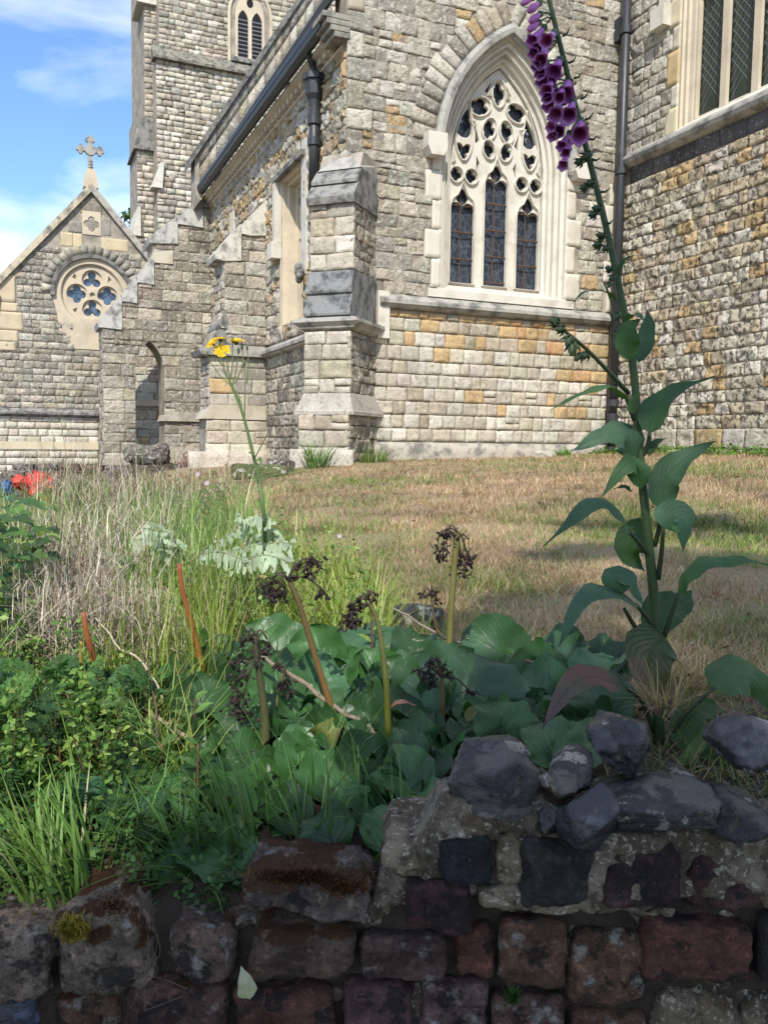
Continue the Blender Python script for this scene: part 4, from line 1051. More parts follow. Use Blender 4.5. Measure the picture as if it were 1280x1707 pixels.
M_ground = mat('earth_and_turf', (1, 1, 1), .95, layers=[((-.55, -.55, -.5), 30, .45, .7, .7, 6), ((-1.35, -1.3, -1.2), 14, .55, .7, .5, 5)], bump=[(45, .6, .02), (160, .5, .008)])
tag(link('ground', new_mesh('ground', np.stack([X_, Y_, Z_], -1).reshape(-1, 3), Fc, M_ground, cg.reshape(-1, 3), smooth=True)), kind='structure')
# pavement on the photographer's side of the wall
q = MB(); q.add([(-30, -40, 0), (30, -40, 0), (30, 1.0, 0), (-30, 1.0, 0)], [(0, 1, 2, 3)])
M_pave = mat('pavement_asphalt', (.06, .058, .055), .9, attr=False, layers=[((.1, .095, .09), 12, .5, .7, .6, 6)], bump=[(120, .4, .004)])
tag(q.build('pavement', M_pave), kind='structure')

# ------------------------------------------------------------------ blades, leaves
def veined(name, veins=7, rough=.42, trans=.18, bump=.5, vein=(1.3, 1.33, 1.15), backc=(.75, .8, .5), blot=None):
    m = bpy.data.materials.new(name); m.use_nodes = True
    t = m.node_tree; t.nodes.clear(); N = t.nodes.new; K = t.links.new
    out = N('ShaderNodeOutputMaterial'); b = N('ShaderNodeBsdfPrincipled'); b.inputs['Roughness'].default_value = rough; b.inputs['Specular IOR Level'].default_value = .4
    a = N('ShaderNodeAttribute'); a.attribute_name = 'Col'
    uv = N('ShaderNodeUVMap'); sp = N('ShaderNodeSeparateXYZ'); K(uv.outputs[0], sp.inputs[0])
    def M(op, x, y=None, z=None):
        n = N('ShaderNodeMath'); n.operation = op
        for i, v in enumerate((x, y, z)):
            if v is None: continue
            if isinstance(v, (int, float)): n.inputs[i].default_value = v
            else: K(v, n.inputs[i])
        return n.outputs[0]
    g = N('ShaderNodeNewGeometry'); nz_ = N('ShaderNodeTexNoise'); nz_.inputs['Scale'].default_value = 30; nz_.inputs['Detail'].default_value = 3; K(g.outputs['Position'], nz_.inputs['Vector'])
    wob = M('MULTIPLY', M('SUBTRACT', nz_.outputs['Fac'], .5), .22)
    v = M('ADD', M('ABSOLUTE', M('SUBTRACT', sp.outputs['Y'], .5)), wob)
    mid = M('SMOOTH_MIN', 1, M('MAXIMUM', 0, M('SUBTRACT', 1, M('MULTIPLY', M('ABSOLUTE', M('SUBTRACT', sp.outputs['Y'], .5)), 26))), .1)
    ph = M('FRACT', M('ADD', M('MULTIPLY', M('SUBTRACT', sp.outputs['X'], M('MULTIPLY', v, .9)), veins), wob))
    side = M('MAXIMUM', 0, M('SUBTRACT', 1, M('MULTIPLY', M('ABSOLUTE', M('SUBTRACT', ph, .5)), 11)))
    vv = M('MAXIMUM', mid, M('MULTIPLY', side, .38))
    n2 = N('ShaderNodeTexNoise'); n2.inputs['Scale'].default_value = 24; n2.inputs['Detail'].default_value = 5; K(g.outputs['Position'], n2.inputs['Vector'])
    mr = N('ShaderNodeMapRange'); mr.inputs['From Min'].default_value = .3; mr.inputs['From Max'].default_value = .7; mr.inputs['To Min'].default_value = .72; mr.inputs['To Max'].default_value = 1.22; K(n2.outputs['Fac'], mr.inputs['Value'])
    x0 = N('ShaderNodeMixRGB'); x0.blend_type = 'MULTIPLY'; x0.inputs['Fac'].default_value = 1; K(a.outputs['Color'], x0.inputs['Color1']); K(mr.outputs[0], x0.inputs['Color2'])
    cur = x0.outputs[0]
    if blot:
        n3 = N('ShaderNodeTexNoise'); n3.inputs['Scale'].default_value = blot[1]; n3.inputs['Detail'].default_value = 4; K(g.outputs['Position'], n3.inputs['Vector'])
        m3 = N('ShaderNodeMapRange'); m3.inputs['From Min'].default_value = blot[2]; m3.inputs['From Max'].default_value = blot[2]+.12; m3.inputs['To Max'].default_value = blot[3]; K(n3.outputs['Fac'], m3.inputs['Value'])
        xb = N('ShaderNodeMixRGB'); K(m3.outputs[0], xb.inputs['Fac']); K(cur, xb.inputs['Color1']); xb.inputs['Color2'].default_value = (*blot[0], 1); cur = xb.outputs[0]
    x1 = N('ShaderNodeMixRGB'); x1.blend_type = 'MULTIPLY'; x1.inputs['Fac'].default_value = 1; K(cur, x1.inputs['Color1']); x1.inputs['Color2'].default_value = (*vein, 1)
    x2 = N('ShaderNodeMixRGB'); K(vv, x2.inputs['Fac']); K(cur, x2.inputs['Color1']); K(x1.outputs[0], x2.inputs['Color2'])
    x3 = N('ShaderNodeMixRGB'); x3.blend_type = 'MULTIPLY'; K(g.outputs['Backfacing'], x3.inputs['Fac']); K(x2.outputs[0], x3.inputs['Color1']); x3.inputs['Color2'].default_value = (*backc, 1)
    K(x3.outputs[0], b.inputs['Base Color'])
    bp = N('ShaderNodeBump'); bp.inputs['Strength'].default_value = bump; bp.inputs['Distance'].default_value = .004
    K(M('ADD', vv, M('MULTIPLY', n2.outputs['Fac'], .8)), bp.inputs['Height']); K(bp.outputs[0], b.inputs['Normal'])
    if trans:
        tr = N('ShaderNodeBsdfTranslucent'); ms = N('ShaderNodeMixShader'); ms.inputs[0].default_value = trans
        y = N('ShaderNodeMixRGB'); y.blend_type = 'MULTIPLY'; y.inputs['Fac'].default_value = 1; y.inputs['Color2'].default_value = (2.2, 2.3, .6, 1); K(x2.outputs[0], y.inputs['Color1']); K(y.outputs[0], tr.inputs['Color'])
        K(b.outputs[0], ms.inputs[1]); K(tr.outputs[0], ms.inputs[2]); K(ms.outputs[0], out.inputs['Surface'])
    else: K(b.outputs[0], out.inputs['Surface'])
    return m
M_berg = veined('bergenia_leaf', 6, .42, .10, .45)
M_fox = veined('foxglove_leaf', 8, .6, .16, .5, (1.22, 1.26, 1.12), (1.5, 1.5, .9))
M_foxr = veined('foxglove_leaf_turning', 9, .55, .12, .8, blot=((.16, .06, .055), 12, .5, .75))
M_wleaf = veined('weed_leaf', 5, .5, .3, .3)
M_blade = mat('grass_blade', (1, 1, 1), .5, trans=.28)
M_dry = mat('dry_stalk', (1, 1, 1), .85, layers=[((-.6, -.55, -.5), 60, .45, .7, .6, 3)])
M_stem = mat('green_stem', (1, 1, 1), .5, layers=[((-.7, -.65, -.6), 40, .45, .7, .6, 4)], bump=[(200, .2, .002)])

def blades(P, yaw, lean, length, width, curve, cols, seg=4, twist=None):
    """tapered curved strips; all arguments are arrays with one row per blade"""
    n = len(P); s = np.linspace(0, 1, seg+1)
    th = lean[:, None] + curve[:, None]*s                    # angle from upright
    step = length[:, None]/seg
    r = np.cumsum(np.sin(th)*step, 1)-np.sin(th[:, :1])*step; h = np.cumsum(np.cos(th)*step, 1)-np.cos(th[:, :1])*step
    dx, dy = np.cos(yaw), np.sin(yaw)
    C_ = np.stack([P[:, 0:1]+r*dx[:, None], P[:, 1:2]+r*dy[:, None], P[:, 2:3]+h], -1)
    tw = yaw+math.pi/2 if twist is None else yaw+twist
    S_ = np.stack([np.cos(tw), np.sin(tw), 0*tw], -1)[:, None, :]
    wd = (width[:, None]*(1-s**1.6)*.5+.0002)[..., None]
    V = np.stack([C_-S_*wd, C_+S_*wd], 2).reshape(n, -1, 3)
    base = (np.arange(n)*(2*(seg+1)))[:, None, None]
    k = np.arange(seg)*2
    Fq = np.stack([k, k+1, k+3, k+2], -1)[None]+base
    cols = np.asarray(cols)
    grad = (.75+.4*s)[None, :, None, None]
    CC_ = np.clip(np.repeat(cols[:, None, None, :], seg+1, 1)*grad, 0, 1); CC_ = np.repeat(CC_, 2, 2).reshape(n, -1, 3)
    return V.reshape(-1, 3), Fq.reshape(-1, 4), CC_.reshape(-1, 3)
class Pile:
    def __init__(s): s.V, s.F, s.C, s.n = [], [], [], 0
    def add(s, V, F_, C_):
        s.V.append(V); s.F.append(F_+s.n); s.C.append(C_); s.n += len(V); return s
    def build(s, name, m, parent=None, smooth=False):
        return link(name, new_mesh(name, np.vstack(s.V), np.vstack(s.F), m, np.vstack(s.C), smooth=smooth), parent)
def mixcol(n, *cw):
    cs = np.array([c for c, _ in cw]); ps = np.array([p for _, p in cw], float); ps /= ps.sum()
    return cs[rng.choice(len(cs), n, p=ps)]*rng.uniform(.75, 1.3, (n, 1))*(1+rng.uniform(-.08, .08, (n, 3)))
G1, G2, G3, ST1, ST2, ST3 = (.09, .16, .03), (.14, .22, .05), (.22, .28, .08), (.54, .42, .27), (.44, .29, .185), (.31, .18, .115)

# lawn
def lawn(n, r0, r1, L0, L1, w0, w1):
    r = np.exp(rng.uniform(math.log(r0), math.log(r1), n)); a = rng.uniform(R(-34), R(33), n)
    x, y = r*np.sin(a), r*np.cos(a)
    ok = (lawn_side(x, y)+.10*vnoise(np.stack([x*3, y*3, 0*x], -1)) > .02)
    xc, yc = CY*x+SY*y, -SY*x+CY*y          # church coordinates: stay off the walls
    ok &= ~((yc > 9.85) & (xc > 3.6)) & ~(xc > 7.85) & ~((yc > 9.2) & (xc < 4.2) & (xc > 3.0)) & (yc < 11)
    x, y, r = x[ok], y[ok], r[ok]; n = len(x)
    g = np.clip(.16+1.0*vnoise(np.stack([x*.75, y*.55, 0*x+9], -1))+.45*vnoise(np.stack([x*3, y*3, 0*x+2], -1)), 0, .9)
    g = np.clip(g+.6*np.exp(-((x+.25)/.35)**2)*(y > 2.3)*(y < 6)+.35*np.exp(-np.maximum(0, lawn_side(x, y))/.18), 0, .95)
    isg = rng.random(n) < g
    cols = np.where(isg[:, None], mixcol(n, (G1, 1), (G2, 2), (G3, 2)), mixcol(n, (ST1, 3), (ST2, 3), (ST3, 2)))
    tall = 1+.9*np.clip(vnoise(np.stack([x*5, y*5, 0*x+40], -1))-.1, 0, 1)+(rng.random(n) < .01)*1.6
    br = .72+.5*(vnoise(np.stack([x*2.2, y*2.2, 0*x+70], -1))*.5+.5)[:, None]+.25*vnoise(np.stack([x*9, y*9, 0*x+7], -1))[:, None]; cols = cols*(1+(br-1)*1.5)
    k = np.clip(r/3, .8, 3)
    L_ = rng.uniform(L0, L1, n)*np.where(isg, 1.15, 1)*tall
    return blades(np.stack([x, y, gz(x, y)-.004], -1), rng.uniform(0, 6.28, n), rng.uniform(.2, 1.1, n), L_, rng.uniform(w0, w1, n)*k, rng.uniform(.1, .9, n), cols, 2)
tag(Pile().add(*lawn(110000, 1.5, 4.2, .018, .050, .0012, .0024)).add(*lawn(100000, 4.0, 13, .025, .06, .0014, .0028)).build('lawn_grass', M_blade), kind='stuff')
# ================================================================== THE GARDEN WALL IN FRONT
M_brick = mat('old_brick', (1, 1, 1), .92, layers=[((-.4, -.38, -.38), 26, .42, .6, .85, 9), ((.018, .015, .013), 24, .52, .57, .85, 10), ((-2.3, -2.1, -1.9), 80, .55, .64, .7, 7), ((.22, .20, .17), 150, .64, .70, .5, 4)], bump=[(50, 1., .012), (200, .9, .004)])
def lichen_brick(name, lich, llo, moss, mlo):
    """brick or stone with pale lichen crusts and with rusty moss cushions on its upper faces"""
    m = mat(name, (1, 1, 1), .93, layers=[((-.4, -.38, -.38), 26, .42, .6, .85, 9), ((.018, .015, .013), 24, .53, .58, .8, 10), ((-2.2, -2.0, -1.8), 80, .55, .64, .7, 7), (lich, 34, llo, llo+.10, .75, 12), ((-.5, -.5, -.5), 120, .48, .62, .7, 5)], bump=[(50, 1., .012), (200, .9, .004)])
    if moss:
        t = m.node_tree; N = t.nodes.new; K = t.links.new
        p = [n for n in t.nodes if n.type == 'BSDF_PRINCIPLED'][0]; src = p.inputs['Base Color'].links[0].from_socket
        g = N('ShaderNodeNewGeometry'); sp = N('ShaderNodeSeparateXYZ'); K(g.outputs['Normal'], sp.inputs[0])
        n = N('ShaderNodeTexNoise'); n.inputs['Scale'].default_value = 19; n.inputs['Detail'].default_value = 7; K(g.outputs['Position'], n.inputs['Vector'])
        a = N('ShaderNodeMath'); a.operation = 'MULTIPLY_ADD'; K(sp.outputs['Z'], a.inputs[0]); a.inputs[1].default_value = .16; K(n.outputs['Fac'], a.inputs[2])
        r = N('ShaderNodeMapRange'); r.inputs['From Min'].default_value = mlo; r.inputs['From Max'].default_value = mlo+.04; K(a.outputs[0], r.inputs['Value'])
        x = N('ShaderNodeMixRGB'); K(r.outputs[0], x.inputs['Fac']); K(src, x.inputs['Color1']); x.inputs['Color2'].default_value = (*moss, 1); K(x.outputs[0], p.inputs['Base Color'])
    return m
M_bl = lichen_brick('lichened_brick', (.42, .40, .35), .56, (.075, .032, .012), .74)
M_bm = lichen_brick('mossy_brick', (.42, .40, .35), .60, (.075, .032, .012), .60)
M_gm = mat('old_mortar', (.235, .19, .135), .95, attr=True, layers=[((-.36, -.33, -.3), 16, .46, .56, .85, 10), ((.035, .03, .026), 45, .56, .62, .7, 8), ((.06, .07, .03), 9, .6, .7, .6, 6), ((.50, .45, .36), 130, .56, .62, .65, 6), ((.05, .04, .03), 200, .58, .64, .6, 4)], bump=[(60, 1., .012), (260, .9, .003)])
M_flint = mat('flint', (1, 1, 1), .38, spec=.5, layers=[((.018, .018, .02), 14, .42, .52, .9, 8), ((.42, .39, .33), 13, .60, .612, .9, 13), ((.10, .085, .065), 40, .56, .62, .6, 8), ((-.5, -.5, -.5), 90, .5, .66, .5, 5)], bump=[(34, .9, .010), (150, .5, .002)])
M_flint2 = mat('flint_cortex', (1, 1, 1), .5, spec=.5, layers=[((.018, .018, .02), 15, .48, .50, .92, 9), ((.36, .33, .27), 15, .59, .61, .8, 13), ((.11, .09, .06), 40, .58, .64, .6, 8), ((.09, .09, .035), 30, .64, .7, .5, 5)], bump=[(44, 1., .012), (180, .8, .003)])
WALL_Y = .95
gwall = empty('garden_wall', (0, WALL_Y, 0))
tag(gwall, 'low crumbling garden wall of old bricks with flints bedded in mortar along its higher end', 'wall')

def lump(x0, x1, z0, z1, y0, y1, nx=22, nz=18, ny=9, rnd=.012, rough=.0045, sc=30, skew=0., top_tilt=0., sq=.16, flat=None, cut=()):
    """an irregular block: a subdivided box, rounded and worn"""
    def face(u, v, w): pass
    pts = {}; V = []; Fc = []
    def vid(i, j, k):
        key = (i, j, k)
        if key not in pts:
            pts[key] = len(V); V.append((i/nx, j/ny, k/nz))
        return pts[key]
    for i in range(nx):
        for k in range(nz):
            Fc.append((vid(i, 0, k), vid(i+1, 0, k), vid(i+1, 0, k+1), vid(i, 0, k+1)))
            Fc.append((vid(i, ny, k), vid(i, ny, k+1), vid(i+1, ny, k+1), vid(i+1, ny, k)))
    for i in range(nx):
        for j in range(ny):
            Fc.append((vid(i, j, nz), vid(i+1, j, nz), vid(i+1, j+1, nz), vid(i, j+1, nz)))
            Fc.append((vid(i, j, 0), vid(i, j+1, 0), vid(i+1, j+1, 0), vid(i+1, j, 0)))
    for j in range(ny):
        for k in range(nz):
            Fc.append((vid(0, j, k), vid(0, j, k+1), vid(0, j+1, k+1), vid(0, j+1, k)))
            Fc.append((vid(nx, j, k), vid(nx, j+1, k), vid(nx, j+1, k+1), vid(nx, j, k+1)))
    S = np.array(V); size = np.array((x1-x0, y1-y0, z1-z0)); c = np.array((x0+x1, y0+y1, z0+z1))/2
    Q = (S-.5)*2
    h = size/2
    # rounded box
    inner = np.maximum(h-rnd, h*.2); P = Q*h
    q = np.clip(P, -inner, inner); dlt = P-q; ln = np.linalg.norm(dlt, axis=1)[:, None]
    r = np.minimum(h, rnd).min()
    P = np.where(ln > 1e-9, q+dlt/np.maximum(ln, 1e-9)*np.minimum(ln, r), P)
    P[:, 0] += skew*(Q[:, 2])*h[2]; P[:, 2] += top_tilt*Q[:, 0]*h[0]*(Q[:, 2] > -.5)
    cj = rng.uniform(-1, 1, (2, 2, 2, 3))*sq*min(size[0], size[2])*.35
    for a in (0, 1):
        for b in (0, 1):
            for d in (0, 1):
                w_ = (S[:, 0] if a else 1-S[:, 0])*(S[:, 1] if b else 1-S[:, 1])*(S[:, 2] if d else 1-S[:, 2])
                P += w_[:, None]*cj[a, b, d]
    for (pt, nrm, dep) in cut:
        nrm = np.array(nrm, float); nrm /= np.linalg.norm(nrm); dd = (P/h) @ nrm - dep
        P -= np.where(dd > 0, dd, 0)[:, None]*nrm*h
    off = rng.uniform(0, 50, 3); nn = P/(np.linalg.norm(P/h, axis=1)[:, None]*h+1e-9)
    P += (nn/np.linalg.norm(nn, axis=1)[:, None])*(rough*(fbm(P*sc+off, 3, .6))[:, None] + rough*1.6*np.minimum(0, vnoise(P*sc*.6+off+9))[:, None] - rough*.9*np.abs(vnoise(P*sc*2.6+off+4))[:, None])
    return P+c, Fc
def knapped(b, m, col, depth, dy, nf=9, seed=0, rough=.0012, lab=None):
    """a broken flint: many flat and hollow fractures meeting at sharp edges"""
    x0, y0, x1, y1 = b
    xa, z1 = wx(x0, y0, WALL_Y+dy+depth*.45); xb, _ = wx(x1, y0); _, z0 = wx(x0, y1)
    h = np.array((xb-xa, depth, z1-z0))/2*1.16; c = np.array(((xa+xb)/2, dy+depth/2, (z0+z1)/2))
    r_ = np.random.default_rng(seed); n = 44
    th, ph = np.meshgrid(np.linspace(0, 2*math.pi, n+1), np.linspace(-math.pi/2, math.pi/2, 30))
    D_ = np.stack([np.cos(th)*np.cos(ph), np.sin(th)*np.cos(ph), np.sin(ph)], -1)
    nf = nf*2; N_ = r_.normal(0, 1, (nf, 3)); N_[:3, 1] = -abs(N_[:3, 1])-1; N_ /= np.linalg.norm(N_, axis=1)[:, None]; q_ = r_.uniform(.66, .92, nf)
    dots = D_ @ N_.T; rr_ = np.where(dots > .05, q_/np.maximum(dots, .05), 9); k = rr_.argmin(-1); rad = np.minimum(rr_.min(-1), 1.35)
    flat = rad < 1.2
    rad = rad-.04*vnoise(D_*2.2+seed)+.025*fbm(D_*7+seed, 3)-.11*np.maximum(0, vnoise(D_*3+k[..., None]*3.3+seed))
    P = D_*rad[..., None]*h; P = P+rough*fbm(P*70+seed, 3)[..., None]*D_
    idx = np.arange(30*(n+1)).reshape(30, n+1); Fc = np.stack([idx[:-1, :-1], idx[:-1, 1:], idx[1:, 1:], idx[1:, :-1]], -1).reshape(-1, 4)
    tone = r_.uniform(.25, 1.3, nf)[k]*np.where(r_.random(nf) < .2, 2.6, 1)[k]; C_ = np.array(col)*.62*tone[..., None]*np.array((1.06, 1., .92))
    return link('flint', new_mesh('flint', (P+c).reshape(-1, 3), Fc, m, np.clip(C_, 0, .6).reshape(-1, 3)), gwall)
def wx(px_, py_, d=WALL_Y):
    p = at(px_, py_, d); return p[0], p[2]
def brick(b, m, col, depth=.1, dy=0., name='brick', lab=None, **kw):
    x0, y0, x1, y1 = b
    top_seen = (y0 < 1535 and x0 < 600) or name == 'flint'
    xa, _ = wx(x0, y0); xb, _ = wx(x1, y0); _, z1 = wx(x0, y0, WALL_Y+dy+(depth*.38 if top_seen else 0)); _, z0 = wx(x0, y1)
    P, Fc = lump(xa, xb, z0, z1, WALL_Y+dy, WALL_Y+dy+depth, **kw)
    P[:, 1] -= WALL_Y
    o = link(name, new_mesh(name, P, Fc, m, col, smooth=True), gwall)
    if lab: o['label'] = lab
    return o
RED, BRN, BLK, GRB = (.15, .062, .043), (.20, .11, .068), (.05, .041, .036), (.29, .225, .17)
B = brick
B((-45, 1516, 82, 1668), M_bl, GRB, .12, -.01, skew=.05, rnd=.02, rough=.006)
B((88, 1478, 246, 1656), M_bm, GRB, .13, -.015, skew=-.12, top_tilt=.06, rnd=.022, rough=.007, sq=.25)
B((276, 1512, 396, 1646), M_bl, (.2, .135, .10), .12, 0, rnd=.016, rough=.005)
B((392, 1428, 626, 1536), M_bm, (.2, .155, .125), .12, -.004, rnd=.024, rough=.007, sq=.3, top_tilt=.03)
B((410, 1515, 592, 1642), M_bm, (.17, .115, .085), .12, -.012, rnd=.024, rough=.006)
B((597, 1532, 746, 1642), M_bl, (.15, .095, .075), .12, 0, rnd=.012)
B((755, 1552, 828, 1642), M_brick, RED, .1, .004, rnd=.012)
B((832, 1540, 946, 1656), M_bl, BRN, .1, .0, rnd=.012, skew=.04)
B((958, 1550, 1086, 1690), M_bl, BRN, .1, .012, rnd=.012, skew=.03, top_tilt=-.02)
B((1074, 1542, 1264, 1640), M_brick, RED, .1, -.004, rnd=.008, top_tilt=-.03)
B((1270, 1535, 1420, 1640), M_brick, BLK, .1, 0, rnd=.008)
B((-60, 1672, 50, 1770), M_flint, (.10, .12, .17), .1, .0, rnd=.02)
B((78, 1664, 190, 1760), M_bl, BRN, .1, .015, rnd=.016)
B((200, 1648, 376, 1760), M_bl, (.16, .09, .07), .1, .0, rnd=.014)
B((390, 1652, 556, 1760), M_brick, (.16, .07, .05), .1, 0, rnd=.012)
B((572, 1648, 688, 1760), M_brick, (.15, .08, .075), .1, .003, rnd=.012)
B((694, 1652, 814, 1760), M_bl, (.19, .12, .105), .1, -.004, rnd=.01)
B((822, 1664, 946, 1760), M_bl, (.17, .09, .07), .1, 0, rnd=.01)
B((956, 1696, 1090, 1790), M_bl, BRN, .1, .01, rnd=.012)
for (x0, x1, c) in ((1096, 1240, BRN), (1248, 1400, RED)): B((x0, 1660, x1, 1770), M_gm, (.8, .75, .7), .1, .008, rnd=.02, rough=.006, name='mortar_lump')
B((672, 1477, 790, 1552), M_brick, (.085, .04, .035), .1, -.008, rnd=.01)
B((731, 1402, 826, 1482), M_brick, (.04, .042, .05), .1, -.012, rnd=.016, rough=.005)
B((864, 1404, 992, 1508), M_brick, (.06, .052, .045), .1, -.010, rnd=.012, top_tilt=-.03, rough=.004)
B((1004, 1420, 1140, 1518), M_brick, (.075, .042, .038), .1, -.006, rnd=.012, top_tilt=-.02)
B((1150, 1432, 1280, 1525), M_brick, (.10, .05, .042), .1, .002, rnd=.016, rough=.006)
B((1288, 1430, 1420, 1525), M_brick, RED, .1, 0, rnd=.016)
# lower courses below the picture
rowz = wx(640, 1770)[1]-.005; x_ = -1.1
for rr_ in range(9):
    z1 = rowz-rr_*.082
    x_ = -1.6+(rr_ % 2)*.07
    while x_ < 1.7:
        L_ = .21 if rng.random() < .5 else .105
        P, Fc = lump(x_, x_+L_-.012, z1-.07, z1, 0, .09, 6, 4, 3, rnd=.01)
        link('brick', new_mesh('brick', P, Fc, M_brick, mixcol(1, (RED, 2), (BRN, 2), (BLK, 1))[0], smooth=True), gwall); x_ += L_
# the wall goes on to left and right of the picture
for sgn in (-1, 1):
    for rr_ in range(4 if sgn > 0 else 2):
        z1 = (1.03 if sgn > 0 else .87)-rr_*.082; x_ = .56 if sgn > 0 else -.60
        for k in range(8):
            L_ = .215 if (k+rr_) % 3 else .11
            a, b = (x_, x_+L_-.012) if sgn > 0 else (x_-L_+.012, x_)
            P, Fc = lump(a, b, z1-.07, z1, 0, .1, 6, 4, 3, rnd=.012)
            link('brick', new_mesh('brick', P, Fc, M_brick, mixcol(1, (RED, 2), (BRN, 2), (BLK, 1))[0], smooth=True), gwall); x_ += sgn*L_
# core of mortar: a rough sheet a little behind the brick faces, following the broken top
tops = [(-1100, 1590), (-40, 1590), (90, 1590), (240, 1620), (300, 1590), (400, 1560), (560, 1560), (606, 1550), (640, 1470), (668, 1425), (705, 1398), (735, 1345), (800, 1335), (900, 1350), (950, 1365), (1010, 1385), (1100, 1400), (1290, 1385), (1500, 1380), (2600, 1400)]
tx = [wx(a, b)[0] for a, b in tops]; tz = [wx(a, b)[1] for a, b in tops]
gx = np.concatenate([np.linspace(-1.8, -.6, 14), np.linspace(-.58, .58, 330), np.linspace(.6, 1.9, 14)])
nv = 170; Xg, Tg = np.meshgrid(gx, np.linspace(0, 1, nv)); zt = np.interp(Xg, tx, tz); zb = -.02
Zg = zb+(zt-zb)*(1-(1-Tg)**1.0)
Zg = zt-(zt-zb)*(1-Tg)**1.8
rec = .016+.016*fbm(np.stack([Xg*14, Zg*14, 0*Xg], -1), 4)+.010*vnoise(np.stack([Xg*40, Zg*40, 0*Xg+5], -1))+.0035*fbm(np.stack([Xg*110, Zg*110, 0*Xg+5], -1), 2)
# smeared proud mortar round the upper right bricks, hollow joints lower down
xr = np.clip((Xg+.0)/.05, 0, 1)*np.clip((Zg-(wx(900, 1530)[1]))/.02, 0, 1)
rec = rec*(1-xr)+xr*(.001+.85*rec)-.003*xr + .02*(1-xr)
rec += np.exp(-((Tg-1)/.03)**2)*.012
Yg = np.maximum(-.012, rec)
Vc = np.stack([Xg, Yg, Zg], -1).reshape(-1, 3); idx = np.arange(Xg.size).reshape(Xg.shape)
Fc = np.stack([idx[:-1, :-1], idx[:-1, 1:], idx[1:, 1:], idx[1:, :-1]], -1).reshape(-1, 4)
top = idx[-1]; nb = len(Vc); ztop = Vc[top].copy(); 
T1 = ztop.copy(); T1[:, 1] += .05; T1[:, 2] += .006; T2 = ztop.copy(); T2[:, 1] = .09; T2[:, 2] -= .03; T3 = T2.copy(); T3[:, 2] = -.02
Vc = np.vstack([Vc, T1, T2, T3]); m_ = len(top); r0 = top
for r1 in (nb+np.arange(m_), nb+m_+np.arange(m_), nb+2*m_+np.arange(m_)):
    Fc = np.vstack([Fc, np.stack([r0[:-1], r0[1:], r1[1:], r1[:-1]], -1)]); r0 = r1
link('mortar_bed', new_mesh('mortar_bed', Vc, Fc, M_gm, (1, 1, 1), smooth=True), gwall)
# mortar haunches
B((632, 1402, 760, 1476), M_gm, (1.05, 1, .95), .14, .0, rnd=.03, rough=.007, name='mortar_lump', top_tilt=.10)
B((728, 1340, 880, 1412), M_gm, (1, .96, .92), .12, .0, rnd=.03, rough=.007, name='mortar_lump')
B((790, 1480, 900, 1520), M_gm, (1.05, 1, .95), .05, -.006, rnd=.014, rough=.006, name='mortar_lump')
B((880, 1500, 1010, 1530), M_gm, (1.0, .97, .9), .05, -.004, rnd=.012, rough=.006, name='mortar_lump')
B((1060, 1518, 1140, 1546), M_gm, (1.0, .97, .9), .05, .004, rnd=.012, rough=.006, name='mortar_lump')
B((830, 1395, 880, 1480), M_gm, (1.0, .97, .9), .05, .0, rnd=.012, rough=.006, name='mortar_lump')
# flints
def flint(b, m, col, depth, dy, **kw):
    return brick(b, m, col, depth, dy, name='flint', nx=16, nz=12, ny=9, **{**dict(rnd=.03, rough=.008, sc=26, sq=.35), **kw})
knapped((742, 1234, 912, 1376), M_flint2, (.15, .15, .15), .13, -.02, 11, 3)
knapped((805, 1238, 905, 1312), M_flint2, (.36, .32, .30), .08, .05, 7, 12)
knapped((992, 1190, 1122, 1340), M_flint, (.10, .10, .11), .14, .03, 13, 21)
knapped((922, 1256, 1010, 1345), M_flint2, (.20, .18, .15), .1, .01, 9, 33)
knapped((898, 1288, 934, 1334), M_flint, (.05, .055, .07), .05, .03, 8, 41)
knapped((932, 1326, 1018, 1428), M_flint, (.10, .10, .12), .07, -.03, 9, 58)
knapped((895, 1342, 948, 1392), M_flint, (.08, .075, .08), .05, -.005, 8, 61)
knapped((1005, 1306, 1232, 1402), M_flint2, (.13, .13, .12), .13, -.02, 9, 74)
knapped((1150, 1330, 1320, 1424), M_flint2, (.12, .12, .11), .12, -.01, 9, 85)
knapped((1188, 1200, 1340, 1326), M_flint, (.17, .17, .18), .14, .02, 13, 97)
knapped((1320, 1290, 1440, 1390), M_flint2, (.13, .13, .12), .12, 0, 9, 105)
knapped((1120, 1290, 1200, 1345), M_flint2, (.10, .09, .08), .08, .05, 8, 111)
# yellow feathery moss and a fallen leaf on the bricks
def moss(px0, py0, w_, h_, n, cols, parent, L=.010):
    P = []
    for _ in range(n):
        a, b = rng.normal(0, .4, 2); p = at(px0+a*w_, py0+b*h_, WALL_Y-.012-rng.uniform(0, .006)); P.append(p)
    P = np.array(P); P[:, 1] -= WALL_Y
    n = len(P)
    o = Pile().add(*blades(P, rng.uniform(0, 6.28, n), rng.uniform(.2, 1.5, n), rng.uniform(L*.5, L*1.3, n), np.full(n, .0022), rng.uniform(-.6, .6, n), mixcol(n, *cols), 2)).build('moss', M_blade, parent)
    tag(o, kind='stuff')
moss(122, 1550, 30, 22, 420, (((.30, .23, .03), 1), ((.2, .17, .03), 1)), gwall)
moss(855, 1665, 8, 9, 160, (((.05, .12, .02), 1), ((.03, .07, .02), 1)), gwall, .012)
moss(500, 1462, 95, 16, 1900, (((.09, .04, .015), 2), ((.06, .03, .012), 1)), gwall, .006)
moss(575, 1480, 45, 18, 700, (((.09, .04, .015), 2), ((.13, .06, .02), 1)), gwall, .006)
moss(190, 1510, 35, 20, 300, (((.09, .04, .015), 2), ((.13, .06, .02), 1)), gwall, .006)
